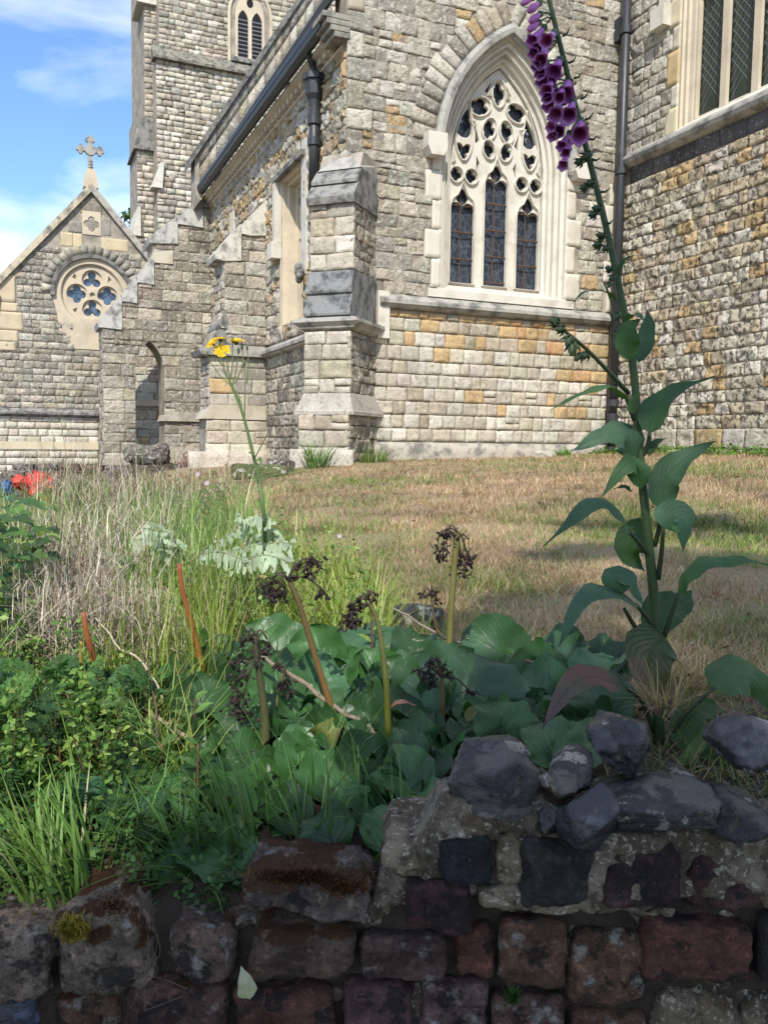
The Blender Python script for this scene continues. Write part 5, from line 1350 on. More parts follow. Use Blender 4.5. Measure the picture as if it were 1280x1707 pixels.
# ================================================================== BROAD LEAVES
def leaf_geo(mid, wid, prof='round', roll=0., cup=.25, wave=.06, nw=4, face=.6, nwav=3, quilt=0., col=(.1, .2, .05), tipc=None):
    """mid: points of the midrib (3-D); wid: full width; face: how far the blade turns to the viewer"""
    M_ = spline(mid, 15) if len(mid) > 2 else spline([mid[0], (np.array(mid[0])+mid[1])/2, mid[1]], 15)
    n = len(M_); u = np.linspace(0, 1, n)
    T = np.gradient(M_, axis=0); T /= np.linalg.norm(T, axis=1)[:, None]+1e-9
    view = np.array((0, 0, CAM_H))-M_.mean(0); view /= np.linalg.norm(view)
    up = view*face+np.array((0, 0, 1.))*(1-face)
    Nn = up-(T@up)[:, None]*T; Nn /= np.linalg.norm(Nn, axis=1)[:, None]+1e-9
    S = np.cross(T, Nn)
    if roll: Nn, S = Nn*math.cos(roll)+S*math.sin(roll), S*math.cos(roll)-Nn*math.sin(roll)
    W_ = {'round': np.sin(np.pi*np.clip(u, 0, 1)**.8)**.55, 'ovate': np.sin(np.pi*u**.62)**1.0, 'lance': np.sin(np.pi*u**.7)**1.2, 'heart': np.sin(np.pi*np.clip(u, 0, 1)**.5)**.8}[prof]
    W_ = np.maximum(W_, .02)*wid/2
    v = np.linspace(-1, 1, 2*nw+1)
    ph = rng.uniform(0, 6.28, 2); ev = np.abs(v)[None, :]
    wv = wave*wid*(ev**2)*np.sin(u[:, None]*6.28*nwav+ph[0]+np.where(v > 0, 0, 1.7)[None, :])
    irr = 1+.05*np.sin(u*17+ph[1])+.03*np.sin(u*41+ph[0])
    cupd = cup*(ev**1.6)*W_[:, None]
    q = quilt*wid*np.sin((u[:, None]-ev*.35)*6.28*7)*np.sin(np.pi*ev)
    P = M_[:, None, :]+S[:, None, :]*(v[None, :]*(W_*irr)[:, None])[..., None]+Nn[:, None, :]*(cupd+wv+q)[..., None]
    P = P.reshape(-1, 3); k = len(v)
    idx = np.arange(n*k).reshape(n, k)
    Fc = np.stack([idx[:-1, :-1], idx[:-1, 1:], idx[1:, 1:], idx[1:, :-1]], -1).reshape(-1, 4)
    UV = np.stack(np.broadcast_arrays(u[:, None], (v*.5+.5)[None, :]), -1).reshape(-1, 2)
    c = np.array(col)*rng.uniform(.85, 1.15)
    C_ = np.tile(c, (len(P), 1))
    if tipc is not None:
        w_ = (UV[:, 0:1]**2); C_ = C_*(1-w_)+np.array(tipc)*w_
    return P, Fc, UV, C_
def add_leaf(parent, m, name='leaf', lab=None, org=(0, 0, 0), **k):
    P, Fc, UV, C_ = leaf_geo(**k)
    o = link(name, new_mesh(name, P-np.array(org), Fc, m, C_, UV, True), parent)
    if lab: o['label'] = lab
    return o

# ---- bergenia
bo = np.array((*at(620, 1300, 1.3)[:2], .9))
berg = empty('bergenia', bo)
tag(berg, 'clump of large leathery round-leaved bergenia spreading behind the garden wall', 'plant')
BG, BB, BD, BY = (.04, .105, .028), (.042, .10, .042), (.022, .06, .016), (.11, .17, .04)
# base px, tip px, width px, distance at base, at tip, colour, facing, cup
BL = [
 ((765, 1215), (790, 1088), 165, 1.42, 1.50, BB, .75, .25), ((715, 1190), (690, 1092), 95, 1.45, 1.52, BB, .7, .3), ((868, 1118), (772, 1052), 92, 1.62, 1.66, BB, .6, .3),
 ((850, 1110), (800, 1040), 60, 1.66, 1.72, BB, .6, .3), ((843, 1262), (828, 1168), 98, 1.28, 1.33, BG, .85, .2), ((925, 1180), (868, 1122), 85, 1.45, 1.5, BB, .7, .3),
 ((948, 1110), (905, 1062), 70, 1.65, 1.7, BB, .6, .35), ((930, 1095), (965, 1070), 55, 1.62, 1.7, BB, .5, .3), ((730, 1210), (636, 1180), 88, 1.38, 1.42, BB, .6, .4),
 ((610, 1120), (572, 1054), 118, 1.62, 1.72, BB, .7, .2), ((520, 1165), (566, 1115), 95, 1.48, 1.5, BB, .65, .25), ((470, 1215), (390, 1130), 150, 1.4, 1.5, BG, .8, .25),
 ((420, 1190), (345, 1122), 80, 1.5, 1.6, BG, .5, .3), ((340, 1195), (325, 1150), 60, 1.5, 1.55, BG, .7, .3), ((455, 1225), (512, 1170), 75, 1.4, 1.45, BG, .4, .35),
 ((495, 1345), (515, 1232), 92, 1.2, 1.28, BG, .8, .25), ((590, 1352), (600, 1252), 88, 1.2, 1.28, BD, .8, .2), ((425, 1440), (318, 1352), 125, 1.12, 1.17, BG, .8, .2),
 ((640, 1420), (690, 1305), 95, 1.13, 1.2, BG, .7, .2), ((560, 1405), (575, 1320), 80, 1.15, 1.2, BD, .7, .2), ((700, 1290), (660, 1215), 80, 1.28, 1.32, BG, .6, .3),
 ((930, 1290), (895, 1205), 90, 1.22, 1.28, (.05, .11, .04), .8, .2), ((940, 1300), (1015, 1212), 82, 1.2, 1.28, (.06, .12, .04), .8, .2), ((1000, 1215), (985, 1145), 112, 1.36, 1.42, BD, .75, .25),
 ((970, 1150), (1025, 1100), 80, 1.5, 1.56, BB, .6, .3), ((860, 1170), (838, 1118), 60, 1.5, 1.55, BB, .6, .3), ((680, 1120), (700, 1060), 70, 1.62, 1.7, BD, .4, .4),
 ((650, 1160), (625, 1100), 80, 1.52, 1.6, BB, .5, .4), ((760, 1290), (745, 1225), 70, 1.3, 1.33, BD, .6, .3), ((600, 1230), (640, 1190), 90, 1.36, 1.4, BD, .5, .3),
 ((545, 1270), (560, 1200), 80, 1.32, 1.35, BD, .5, .4), ((430, 1290), (390, 1230), 100, 1.3, 1.34, BD, .6, .3), ((330, 1290), (270, 1235), 70, 1.35, 1.4, BG, .6, .3),
 ((240, 1210), (215, 1165), 60, 1.5, 1.55, BG, .7, .3), ((240, 1180), (180, 1140), 55, 1.55, 1.62, BY, .6, .3), ((350, 1330), (300, 1290), 70, 1.28, 1.3, BD, .7, .3),
 ((705, 1150), (745, 1105), 60, 1.55, 1.6, BD, .4, .3), ((985, 1260), (1040, 1170), 60, 1.3, 1.4, BD, .4, .3), ((470, 1300), (440, 1250), 80, 1.3, 1.3, BD, .7, .3),
 ((635, 1290), (625, 1240), 70, 1.3, 1.3, BD, .6, .3), ((515, 1400), (480, 1350), 70, 1.17, 1.2, BD, .7, .2), ((300, 1210), (255, 1175), 60, 1.5, 1.55, BG, .6, .3),
 ((410, 1462), (300, 1375), 118, 1.04, 1.12, BG, .85, .1), ((560, 1425), (535, 1350), 85, 1.05, 1.1, BD, .7, .2), ((305, 1470), (262, 1400), 70, 1.04, 1.1, BD, .7, .2), ((640, 1425), (655, 1345), 80, 1.04, 1.1, BG, .7, .2)]
for (b, t, w_, d0, d1, c, fc, cp) in BL:
    p0, p1 = at(*b, d0), at(*t, d1)
    p0[2] = max(p0[2], float(gz(p0[0], p0[1]))+.012)
    mid = (p0+p1)/2; mid[2] += .012; mid[1] -= .008
    add_leaf(berg, M_berg, org=bo, mid=[p0, mid, p1], wid=w_/F*(d0+d1)/2*1.12, prof='round', face=fc*.85, cup=cp*1.9, wave=.055, quilt=.010, roll=rng.uniform(-.4, .4), col=np.array(c)*rng.uniform(.75, 1.25))
for _ in range(150):
    bx_, by_ = rng.uniform(215, 1060), rng.uniform(1130, 1460)
    if by_ > 1300 and bx_ > 740 or (by_ < 1220 and bx_ < 300): continue
    d = np.interp(by_, (1130, 1200, 1300, 1440), (1.62, 1.45, 1.27, 1.1)); a_ = rng.uniform(-.9, .9); L_ = rng.uniform(75, 125) if bx_ < 720 else rng.uniform(60, 95)
    p0, p1 = at(bx_, by_, d), at(bx_+L_*math.sin(a_), by_-L_*math.cos(a_), d+rng.uniform(.03, .1))
    p0[2] = max(p0[2], gz(p0[0], p0[1])+.015); p1[2] = max(p1[2]-.01, p0[2]+.015)
    add_leaf(berg, M_berg, org=bo, mid=[p0, (p0+p1)/2+np.array((0, 0, .01)), p1], wid=L_/F*d*rng.uniform(.9, 1.1), prof='round', face=rng.uniform(.2, .8), cup=.55, wave=.06, quilt=.010, roll=rng.uniform(-.4, .4), col=BD if rng.random() < .6 else BG)
q = MB()
for (b, t, w_, d0, d1, c, fc, cp) in BL:
    p0 = at(*b, d0); p0[2] = max(p0[2], float(gz(p0[0], p0[1]))+.012); g0 = np.array((p0[0]+rng.uniform(-.03, .03), p0[1]+.02, gz(p0[0], p0[1]+.02)-.01))
    q.tube(spline([p0-bo, (p0+g0)/2-bo+np.array((0, -.01, 0)), g0-bo], 6), .0055, 6, (.12, .16, .05))
o = q.build('petioles', M_stem, berg, True); tag(o, kind='stuff')
# folded dying leaves
add_leaf(berg, M_foxr, 'withered_leaf', org=bo, mid=[at(530, 1265, 1.3), at(548, 1230, 1.28), at(575, 1188, 1.3)], wid=.055, prof='ovate', face=.5, cup=.8, col=(.13, .15, .04), lab='yellowing folded leaf')
add_leaf(berg, M_dry, 'withered_leaf', org=bo, mid=[at(585, 1252, 1.3), at(610, 1236, 1.29), at(640, 1248, 1.3)], wid=.022, prof='ovate', face=.5, cup=.6, col=(.20, .18, .15), lab='shrivelled grey leaf')
add_leaf(berg, M_dry, 'withered_leaf', org=bo, mid=[at(645, 1186, 1.3), at(668, 1172, 1.29), at(694, 1176, 1.3)], wid=.012, prof='lance', face=.3, cup=.6, col=(.30, .15, .09), lab='curled pinkish brown bract')
add_leaf(berg, M_wleaf, 'withered_leaf', org=bo, mid=[at(775, 1198, 1.34), at(788, 1188, 1.33), at(800, 1180, 1.34)], wid=.02, prof='round', face=.7, cup=.3, col=(.16, .16, .07), lab='small yellow leaf')

def seedhead(q, p, n, spread, drop, r=.0032, col=(.022, .014, .012)):
    for i in range(int(n*1.8)):
        o_ = p+np.array((rng.normal(0, spread), rng.normal(0, spread*.7), -rng.uniform(0, 1)**.8*drop+spread*.4))
        a = rng.uniform(0, 6.28); d_ = np.array((math.cos(a)*.7, math.sin(a)*.7, rng.uniform(-1, .2)))*rng.uniform(.005, .013)
        rr_ = r*rng.uniform(.35, 1.2); q.tube([o_, o_-d_*.8-np.array((0, 0, -.003))], [.0007, .0004], 3, col)
        q.tube([o_, o_+d_*.5, o_+d_], [rr_*.4, rr_, rr_*.3], 5, np.array(col)*rng.uniform(.6, 2.0))
M_seed = mat('dried_flowers', (1, 1, 1), .8, bump=[(300, .5, .002)])
def flower_stalk(pts, heads, rad, col, lab, topcol=None, dz=1.4, sc_=1.):
    """pts: pixel path from the ground up with distances; heads: (px, py, count, spread px, drop px)"""
    P = spline([at(*p) for p in pts], 14); org = P[0].copy()
    e = empty('flower_stalk', org); tag(e, lab, 'flower stalk', 'withered bergenia flower stalks')
    c = np.array(col); q = MB(); q.tube(P-org, rad, 8, c); o = q.build('stem', M_stem, e, True)
    if topcol is not None:
        a = np.array([v.co.z for v in o.data.vertices]); k = np.clip((a-a.min())/(a.max()-a.min()), 0, 1)[:, None]
        cc = np.ones((len(a), 4), np.float32); cc[:, :3] = c*(1-k)+np.array(topcol)*k; o.data.color_attributes['Col'].data.foreach_set('color', cc.ravel())
    if heads:
        q = MB(); s_ = MB()
        for (hx, hy, n, sp, dr) in heads:
            d = pts[-1][2]; hp = at(hx, hy, d); a0 = P[-1] if hy < pts[-1][1]+60 else P[int(len(P)*.75)]
            mid = (a0+hp)/2+np.array((0, 0, .012)); s_.tube(spline([a0-org, mid-org, hp-org], 6), .0016, 5, (.06, .045, .03))
            seedhead(q, hp-org, n, sp/F*d, dr/F*d)
        s_.build('branches', M_stem, e, True)['kind'] = 'stuff'
        q.build('seed_capsules', M_seed, e)['kind'] = 'stuff'
    return e
flower_stalk([(440, 1290, 1.28), (442, 1200, 1.27), (432, 1120, 1.26), (424, 1060, 1.26)], [(400, 1080, 24, 10, 60), (395, 1140, 26, 8, 60), (405, 1165, 16, 10, 40), (432, 1075, 16, 8, 40), (445, 1065, 10, 6, 30), (415, 1055, 14, 10, 20)], [.009, .007, .005, .004], (.10, .10, .03), 'withered stalk whose dark seed head hangs furthest down, in front of the big bergenia leaf', (.05, .05, .03))
flower_stalk([(556, 1190, 1.34), (530, 1110, 1.33), (500, 1010, 1.32), (480, 965, 1.32)], [(455, 965, 30, 10, 40), (465, 985, 14, 9, 22), (505, 940, 22, 12, 30), (520, 930, 14, 10, 20), (447, 975, 14, 6, 20), (540, 985, 8, 4, 16)], [.006, .005, .0045, .0035], (.19, .10, .03), 'tall leaning brown stalk with a wide black seed head beside the glaucous leaves', (.09, .07, .03))
flower_stalk([(648, 1236, 1.3), (643, 1130, 1.3), (630, 1040, 1.32), (612, 1000, 1.32)], [(590, 1010, 30, 9, 40), (600, 1000, 14, 8, 22), (580, 1025, 10, 6, 26), (618, 990, 10, 6, 20)], [.0055, .005, .004, .003], (.17, .17, .02), 'yellow-green stalk with a drooping black seed head, right of the tall leaning one', (.09, .10, .03))
flower_stalk([(748, 1090, 1.5), (753, 1000, 1.5), (761, 900, 1.5), (762, 888, 1.5)], [(738, 895, 16, 8, 26), (745, 885, 12, 8, 10), (775, 915, 18, 9, 30), (768, 940, 14, 7, 26), (735, 920, 10, 5, 20), (760, 892, 10, 9, 8), (780, 930, 8, 5, 16)], [.006, .006, .006, .005], (.14, .13, .04), 'upright stalk standing alone against the dry lawn with a black seed head')
flower_stalk([(737, 1200, 1.37), (738, 1160, 1.37), (736, 1130, 1.37)], [(715, 1120, 10, 6, 14), (728, 1108, 10, 8, 8), (742, 1118, 10, 6, 12), (695, 1118, 5, 5, 4), (720, 1135, 8, 4, 10), (785, 1155, 6, 7, 3), (722, 1098, 6, 5, 5)], [.0045, .004, .003], (.14, .09, .03), 'short brown stalk in the middle of the bergenia leaves')
flower_stalk([(460, 1180, 1.35), (470, 1130, 1.35), (468, 1115, 1.35)], [(478, 1125, 10, 6, 26), (465, 1108, 8, 5, 10), (480, 1145, 8, 4, 18)], [.003, .003, .002], (.14, .13, .05), 'short thin stalk with a small black seed head beside the furthest drooping one')
flower_stalk([(730, 1060, 1.6), (722, 1020, 1.6), (718, 990, 1.6)], [(705, 990, 5, 4, 8), (720, 985, 6, 4, 8), (728, 1000, 4, 3, 8)], [.003, .002, .0015], (.10, .06, .03), 'thin brown stalk left of the lone upright one')
flower_stalk([(340, 1122, 1.5), (322, 1050, 1.47), (305, 985, 1.45), (299, 940, 1.45)], [], [.0055, .005, .0045, .004], (.38, .19, .04), 'bright orange bare stalk leaning in the long grass', (.24, .06, .025))
flower_stalk([(176, 1168, 1.38), (160, 1110, 1.36), (146, 1060, 1.34), (140, 1020, 1.34)], [], [.005, .0055, .005, .004], (.32, .11, .03), 'rusty orange stalk tangled in dry straw at the left', (.26, .08, .03))
flower_stalk([(138, 1150, 1.38), (136, 1110, 1.37), (135, 1070, 1.36)], [], [.0035, .0035, .003], (.32, .23, .06), 'short ochre stalk beside the rusty orange one')

# ---- foxglove
fo = at(1098, 1240, 1.33); fo[2] = float(gz(fo[0], fo[1]))
fox = empty('foxglove', fo)
tag(fox, 'tall leaning foxglove with purple bells and large drooping dark green leaves', 'foxglove')
FD_ = 1.33
SP = [(1098, 1250), (1095, 1070), (1080, 900), (1065, 750), (1056, 620), (1036, 500), (1010, 380), (975, 240), (947, 130), (915, 0), (895, -90), (880, -170)]
P = np.array([at(x, y, FD_) for x, y in SP]); P = spline(P, 40)
q = MB(); q.tube(P-fo, [.0098, .0086, .0075, .0068, .0060, .0054, .0048, .0043, .0037, .003, .0024], 12, (.045, .075, .025)); q.build('stem', M_stem, fox, True)
FG, FDK, FB_ = (.04, .095, .03), (.03, .075, .022), (.045, .10, .05)
def FL(pts, w_, c=FG, prof='ovate', face=.45, cup=.25, roll=0., m=None, dd=(0, 0), wave=.05, pet=None, lab=None, tipc=None):
    n = len(pts); M_ = [at(x, y, FD_+dd[0]+(dd[1]-dd[0])*i/(n-1)) for i, (x, y) in enumerate(pts)]
    add_leaf(fox, m or M_fox, org=fo, mid=M_, wid=w_/F*FD_*.9, prof=prof, face=face, cup=cup, roll=roll, col=c, wave=wave, quilt=.008, nw=6, lab=lab, tipc=tipc)
    if pet:
        q = MB(); q.tube(spline([at(*p, FD_+dd[0]*i/(len(pet)-1 or 1))-fo for i, p in enumerate(pet)], 8), [.0045, .003], 7, (.04, .055, .025)); q.build('petiole', M_stem, fox, True)
FL([(1045, 665), (1015, 642), (975, 652), (918, 682)], 40, face=.15, cup=-.2, pet=[(1057, 700), (1050, 680), (1044, 664)], dd=(-.02, -.08))
FL([(1082, 722), (1088, 690), (1120, 655), (1190, 627)], 52, face=.35, cup=.3, roll=.2, pet=[(1070, 760), (1080, 740), (1082, 722)], dd=(-.02, 0))
FL([(1060, 760), (1045, 725), (1010, 722), (951, 752)], 72, FB_, face=.55, cup=-.25, dd=(-.01, -.05))
FL([(1070, 815), (1062, 775), (1040, 778), (1001, 830)], 48, face=.4, cup=-.2, roll=-.3, dd=(-.02, -.05))
FL([(1100, 850), (1108, 800), (1140, 765), (1193, 735)], 58, FB_, face=.45, cup=.35, roll=.35, pet=[(1090, 910), (1098, 880), (1100, 850)], dd=(-.02, -.04))
FL([(1050, 888), (1030, 850), (985, 838), (905, 912)], 62, FB_, face=.4, cup=-.22, pet=[(1084, 930), (1065, 905), (1048, 886)], dd=(-.03, -.10))
FL([(1105, 880), (1120, 862), (1138, 870), (1138, 918)], 66, FB_, face=.6, cup=.2, roll=.15, pet=[(1096, 965), (1102, 920), (1105, 880)], dd=(-.03, -.05))
FL([(1088, 890), (1060, 895), (1048, 925), (1075, 952)], 68, FDK, face=.7, dd=(.03, .05))
FL([(1128, 990), (1150, 945), (1210, 930), (1290, 942)], 58, FG, face=.3, cup=-.3, pet=[(1105, 1065), (1118, 1025), (1130, 988)], dd=(-.02, -.08), wave=.08)
FL([(1062, 1010), (1030, 985), (975, 990), (930, 1078)], 70, FB_, face=.4, cup=-.2, roll=.15, pet=[(1092, 1052), (1078, 1030), (1060, 1008)], dd=(-.03, -.12))
FL([(1025, 995), (1030, 960), (1050, 975), (1070, 1008)], 56, FB_, face=.5, cup=.2, roll=-.3, pet=[(1078, 1078), (1055, 1040), (1040, 1015)], dd=(-.05, -.07))
FL([(1085, 1062), (1105, 1020), (1135, 1005), (1152, 985)], 78, FDK, face=.7, dd=(.03, .07))
FL([(1108, 1062), (1085, 1085), (1085, 1130), (1098, 1196)], 98, (.055, .085, .025), 'heart', face=.85, cup=.15, m=M_foxr, dd=(-.035, -.06), tipc=(.10, .06, .03), lab='heart-shaped leaf turning red')
FL([(1185, 1147), (1220, 1125), (1260, 1135), (1300, 1210)], 90, (.05, .10, .03), face=.6, cup=-.1, dd=(-.05, -.02), pet=[(1110, 1260), (1130, 1205), (1190, 1145)])
FL([(1040, 1145), (985, 1128), (945, 1150), (903, 1215)], 62, (.05, .085, .035), face=.5, cup=.1, m=M_foxr, dd=(-.04, -.14), pet=[(1090, 1220), (1070, 1170), (1040, 1144)], tipc=(.14, .07, .07), lab='purplish leaf drooping over the bergenia')
FL([(1130, 1250), (1150, 1200), (1185, 1180), (1215, 1195)], 60, (.045, .085, .025), face=.4, dd=(-.03, -.02))
FL([(1170, 1290), (1205, 1240), (1240, 1225), (1262, 1260)], 62, (.045, .09, .025), face=.6, dd=(-.06, -.05))
FL([(1120, 1290), (1165, 1240), (1178, 1200)], 26, (.08, .12, .03), 'lance', face=.6, dd=(-.08, -.06))
FL([(1050, 600), (1045, 570), (1052, 545), (1068, 532)], 42, FG, face=.6, cup=.3, dd=(-.03, -.05))
FL([(1064, 605), (1074, 570), (1080, 540), (1078, 515)], 34, FB_, face=.7, cup=.2, dd=(-.0, .02))
FL([(1045, 535), (1058, 525), (1075, 535)], 26, FB_, face=.2, dd=(-.03, -.06))
FL([(1030, 505), (1010, 488), (975, 487), (947, 512)], 13, FG, 'lance', face=.2, dd=(0, -.06))
FL([(1027, 475), (1034, 445), (1046, 430), (1066, 425)], 10, FG, 'lance', face=.5, dd=(0, -.03))
FL([(1020, 510), (1012, 485), (1000, 460)], 5, FG, 'lance', face=.5)
FL([(1052, 690), (1056, 670), (1066, 650)], 20, FG, 'lance', face=.5, dd=(-.03, -.04))
FL([(1080, 760), (1090, 740), (1110, 730)], 20, FDK, 'lance', face=.5, dd=(.0, .02))
FL([(1052, 820), (1040, 812), (1022, 815)], 14, FDK, 'lance', face=.4)
FL([(1040, 570), (1034, 560), (1030, 580)], 22, FB_, face=.7, dd=(.02, .02))
# side branch with buds
br = spline([at(x, y, d)-fo for x, y, d in ((1047, 655, 1.32), (1010, 615, 1.28), (975, 580, 1.25), (945, 555, 1.23), (922, 538, 1.22))], 16)
q = MB(); q.tube(br, [.004, .0028, .002], 7, (.04, .06, .025)); q.build('side_branch', M_stem, fox, True)
M_petal = mat('foxglove_bell', (1, 1, 1), .5, trans=.25, layers=[((-.72, -.7, -.8), 60, .4, .7, .5, 4)], bump=[(300, .25, .001)], backc=(.9, .8, .9))
def bell(base, mouth, w_, col=(.22, .035, .26), open_=1., name='flower'):
    """an open foxglove bell from its stalk end to its mouth"""
    b, m_ = np.array(base), np.array(mouth); ax = m_-b; L_ = np.linalg.norm(ax); ax /= L_
    s = np.cross(ax, (0, 1, 0)); s /= np.linalg.norm(s)+1e-9; t = np.cross(ax, s)
    prof = [(0, .16), (.08, .30), (.2, .42), (.4, .62), (.6, .78), (.8, .90), (.93, 1.0), (1.0, 1.12*open_), (1.03, 1.22*open_), (1.0, 1.05*open_), (.9, .9*open_), (.6, .70*open_), (.25, .35), (.12, .1)]
    if open_ < .5: prof = [(0, .2), (.15, .5), (.35, .8), (.6, 1), (.8, .9), (.93, .6), (1, .15)]
    k = 16; V, U, Cc = [], [], []
    for i, (a, r_) in enumerate(prof):
        for j in range(k):
            th = 2*math.pi*j/k
            lip = (1+.14*math.cos(th*5)*(a > .92)) * (1 + .35*(a > .92)*(max(0, math.cos(th-math.pi/2)) if i < 10 else 0)*open_)
            ext = .18*(a > .92)*max(0, math.cos(th+math.pi/2))*L_*0
            V.append(b+ax*(a*L_+ext)+(s*math.cos(th)+t*math.sin(th))*r_*w_/2*lip)
            inside = i >= 10
            base_c = np.array(col)
            if inside: base_c = base_c*np.array((.8, .9, .8))
            elif i in (7, 8, 9): base_c = base_c*.7+np.array((.5, .42, .55))*.4
            Cc.append(base_c)
    Fc = [(i*k+j, i*k+(j+1) % k, (i+1)*k+(j+1) % k, (i+1)*k+j) for i in range(len(prof)-1) for j in range(k)]
    o = link(name, new_mesh(name, np.array(V)-fo, Fc, M_petal if open_ > .5 else M_petal, np.array(Cc), smooth=True), fox)
    q = MB()
    for j in range(5):
        th = 2*math.pi*j/5+.3; e_ = s*math.cos(th)+t*math.sin(th)
        q.tube([b-ax*.002-fo, b+ax*L_*.12+e_*w_*.2-fo, b+ax*L_*.3+e_*w_*.24-fo], [.0015, .0035, .0006], 5, (.04, .085, .03))
    q.build('calyx', M_stem, o); return o
s_ = 140/824*1.0
def z2(x, y): return 860+x*.1699, y*.1699
FLW = [(290, 400, 385, 310, 100), (150, 400, 290, 250, 90), (165, 520, 240, 430, 80), (235, 600, 310, 460, 108), (365, 710, 440, 570, 122), (250, 790, 300, 680, 100), (290, 890, 370, 780, 95), (480, 930, 520, 770, 135), (310, 1030, 420, 880, 95),
       (380, 1130, 440, 1000, 118), (515, 1135, 560, 985, 118), (410, 1290, 480, 1190, 95), (335, 1240, 430, 1150, 75), (620, 1330, 635, 1175, 135), (440, 1430, 535, 1290, 80), (455, 1620, 520, 1440, 78), (190, 640, 270, 540, 70), (330, 810, 400, 720, 90), (200, 470, 300, 350, 85), (230, 720, 300, 600, 85), (420, 960, 470, 850, 85), (350, 1330, 430, 1240, 80), (480, 1500, 545, 1370, 75), (300, 960, 380, 840, 80)]
stl = MB()
for i, (mx_, my_, bx_, by_, w_) in enumerate(FLW):
    mm = z2(mx_, my_); bb = z2(bx_, by_); dd = -.035 + .05*((i*37) % 10)/10
    pb = at(*bb, FD_+dd*.3); pm = at(mm[0], mm[1]+2, FD_+dd-.035)
    cc = (.56, .17, .60) if i % 3 else (.66, .25, .70)
    bell(pb, pm, w_*.1699/F*FD_*.98, cc)
    k = np.argmin(np.abs(P[:, 2]-(pb[2]+.008))); stl.tube(spline([P[k]-fo, (P[k]+pb)/2+np.array((0, 0, .004))-fo, pb-fo], 5), .0013, 5, (.04, .07, .025))
for (mx_, my_, bx_, by_, w_) in ((130, 215, 250, 130, 70), (115, 300, 240, 210, 70), (115, 115, 240, 20, 75), (50, 40, 180, -30, 60), (20, -20, 150, -90, 60), (60, -90, 170, -150, 50), (130, -140, 200, -210, 50), (30, -170, 120, -240, 40)):
    mm = z2(mx_, my_); bb = z2(bx_, by_); pb = at(*bb, FD_-.01); pm = at(*mm, FD_-.03)
    bell(pb, pm, w_*.1699/F*FD_, (.50, .18, .44), .4, 'bud')
    k = np.argmin(np.abs(P[:, 2]-(pb[2]+.008))); stl.tube(spline([P[k]-fo, (P[k]+pb)/2+np.array((0, 0, .004))-fo, pb-fo], 5), .0013, 5, (.04, .07, .025))
stl.build('flower_stalks', M_stem, fox)['kind'] = 'stuff'
# green seed pods and buds down the stem
def pod(p, d_, r_, n=5, name='seed_pod', col=(.045, .075, .03)):
    q = MB(); a = p-fo; e_ = np.array(d_)/np.linalg.norm(d_)
    q.tube([a, a+e_*r_, a+e_*r_*2, a+e_*r_*3.2], [r_*.4, r_, r_*.8, r_*.12], 8, col)
    for j in range(n):
        th = j*2.4; s0 = np.cross(e_, (0, .6, .8)); s0 /= np.linalg.norm(s0); t0 = np.cross(e_, s0); f_ = s0*math.cos(th)+t0*math.sin(th)
        q.tube([a, a+e_*r_*.9+f_*r_*1.2, a+e_*r_*2.0+f_*r_*1.7], [r_*.2, r_*.34, r_*.04], 4, np.array(col)*.9)
    return q.build(name, M_stem, fox, True)
for (x, y, dx, dz, r_) in ((978, 258, -.8, -.5, 7), (965, 268, -.9, -.4, 6), (985, 305, -1, -.2, 6), (972, 312, -1, -.3, 5), (995, 350, -1, .1, 6), (988, 356, -.9, -.3, 6), (1002, 395, -1, .1, 6), (996, 408, -1, -.2, 6), (1008, 412, -.8, -.4, 5), (1014, 450, -1, .2, 5), (1018, 460, -.8, -.6, 5), (1010, 470, -.4, -1, 4),
                           (1024, 520, -.5, -1, 6), (1022, 550, -.3, -1, 6), (1030, 540, -.5, -1, 5), (925, 540, -1, .3, 6), (935, 548, -1, -.2, 6), (947, 560, -.6, -.8, 7), (950, 570, -.3, -1, 8), (962, 590, -.8, -.8, 6), (975, 588, -.9, -.7, 6)):
    pod(at(x+6, y, FD_-.02 if x > 960 or y < 500 else 1.23), (dx, -.5, dz), r_/F*FD_)
for (x, y, ex, ey) in ((938, 60, 950, 45), (948, 105, 962, 90), (957, 130, 970, 120), (968, 165, 982, 150), (975, 200, 990, 185), (982, 232, 996, 225), (1000, 320, 1018, 312), (1010, 372, 1022, 365), (985, 265, 1002, 262)):
    q = MB(); q.tube([at(x, y, FD_)-fo, at((x+ex)/2, (y+ey)/2+4, FD_-.01)-fo, at(ex, ey, FD_-.015)-fo], [.002, .0018, .0003], 5, (.04, .07, .025)); q.build('bract', M_stem, fox)

# ---- hawkweed
ho = gp(450, 935); ho = at(443, 960, 2.35); ho[2] = gz(ho[0], ho[1])
hk = empty('hawkweed', ho)
tag(hk, 'tall thin weed with a spray of yellow dandelion-like flowers against the side buttress', 'wildflower')
HD = 2.0
def hp(x, y, d=HD): return at(x, y, d)-ho
q = MB(); q.tube(spline([np.zeros(3), hp(441, 880), hp(432, 800), hp(424, 765), hp(405, 690), hp(385, 640), hp(372, 615)], 24), [.0052, .0048, .004, .003, .0024], 8, (.10, .15, .05)); q.build('stem', M_stem, hk, True)
hs = [[(424, 765), (440, 735), (452, 712)], [(407, 700), (400, 665), (392, 650), (362, 620), (345, 590)], [(408, 698), (409, 640), (408, 605)], [(385, 640), (380, 610), (371, 588)], [(388, 645), (395, 610), (398, 585)], [(372, 610), (360, 595), (356, 578)], [(385, 632), (388, 600), (388, 572)], [(374, 618), (372, 598), (366, 568)], [(392, 640), (404, 610), (404, 578)], [(412, 640), (414, 600), (412, 580)]]
q = MB()
for b_ in hs: q.tube(spline([hp(*p) for p in b_], 8), [.0018, .0011], 5, (.11, .15, .06))
q.build('branches', M_stem, hk)['kind'] = 'stuff'
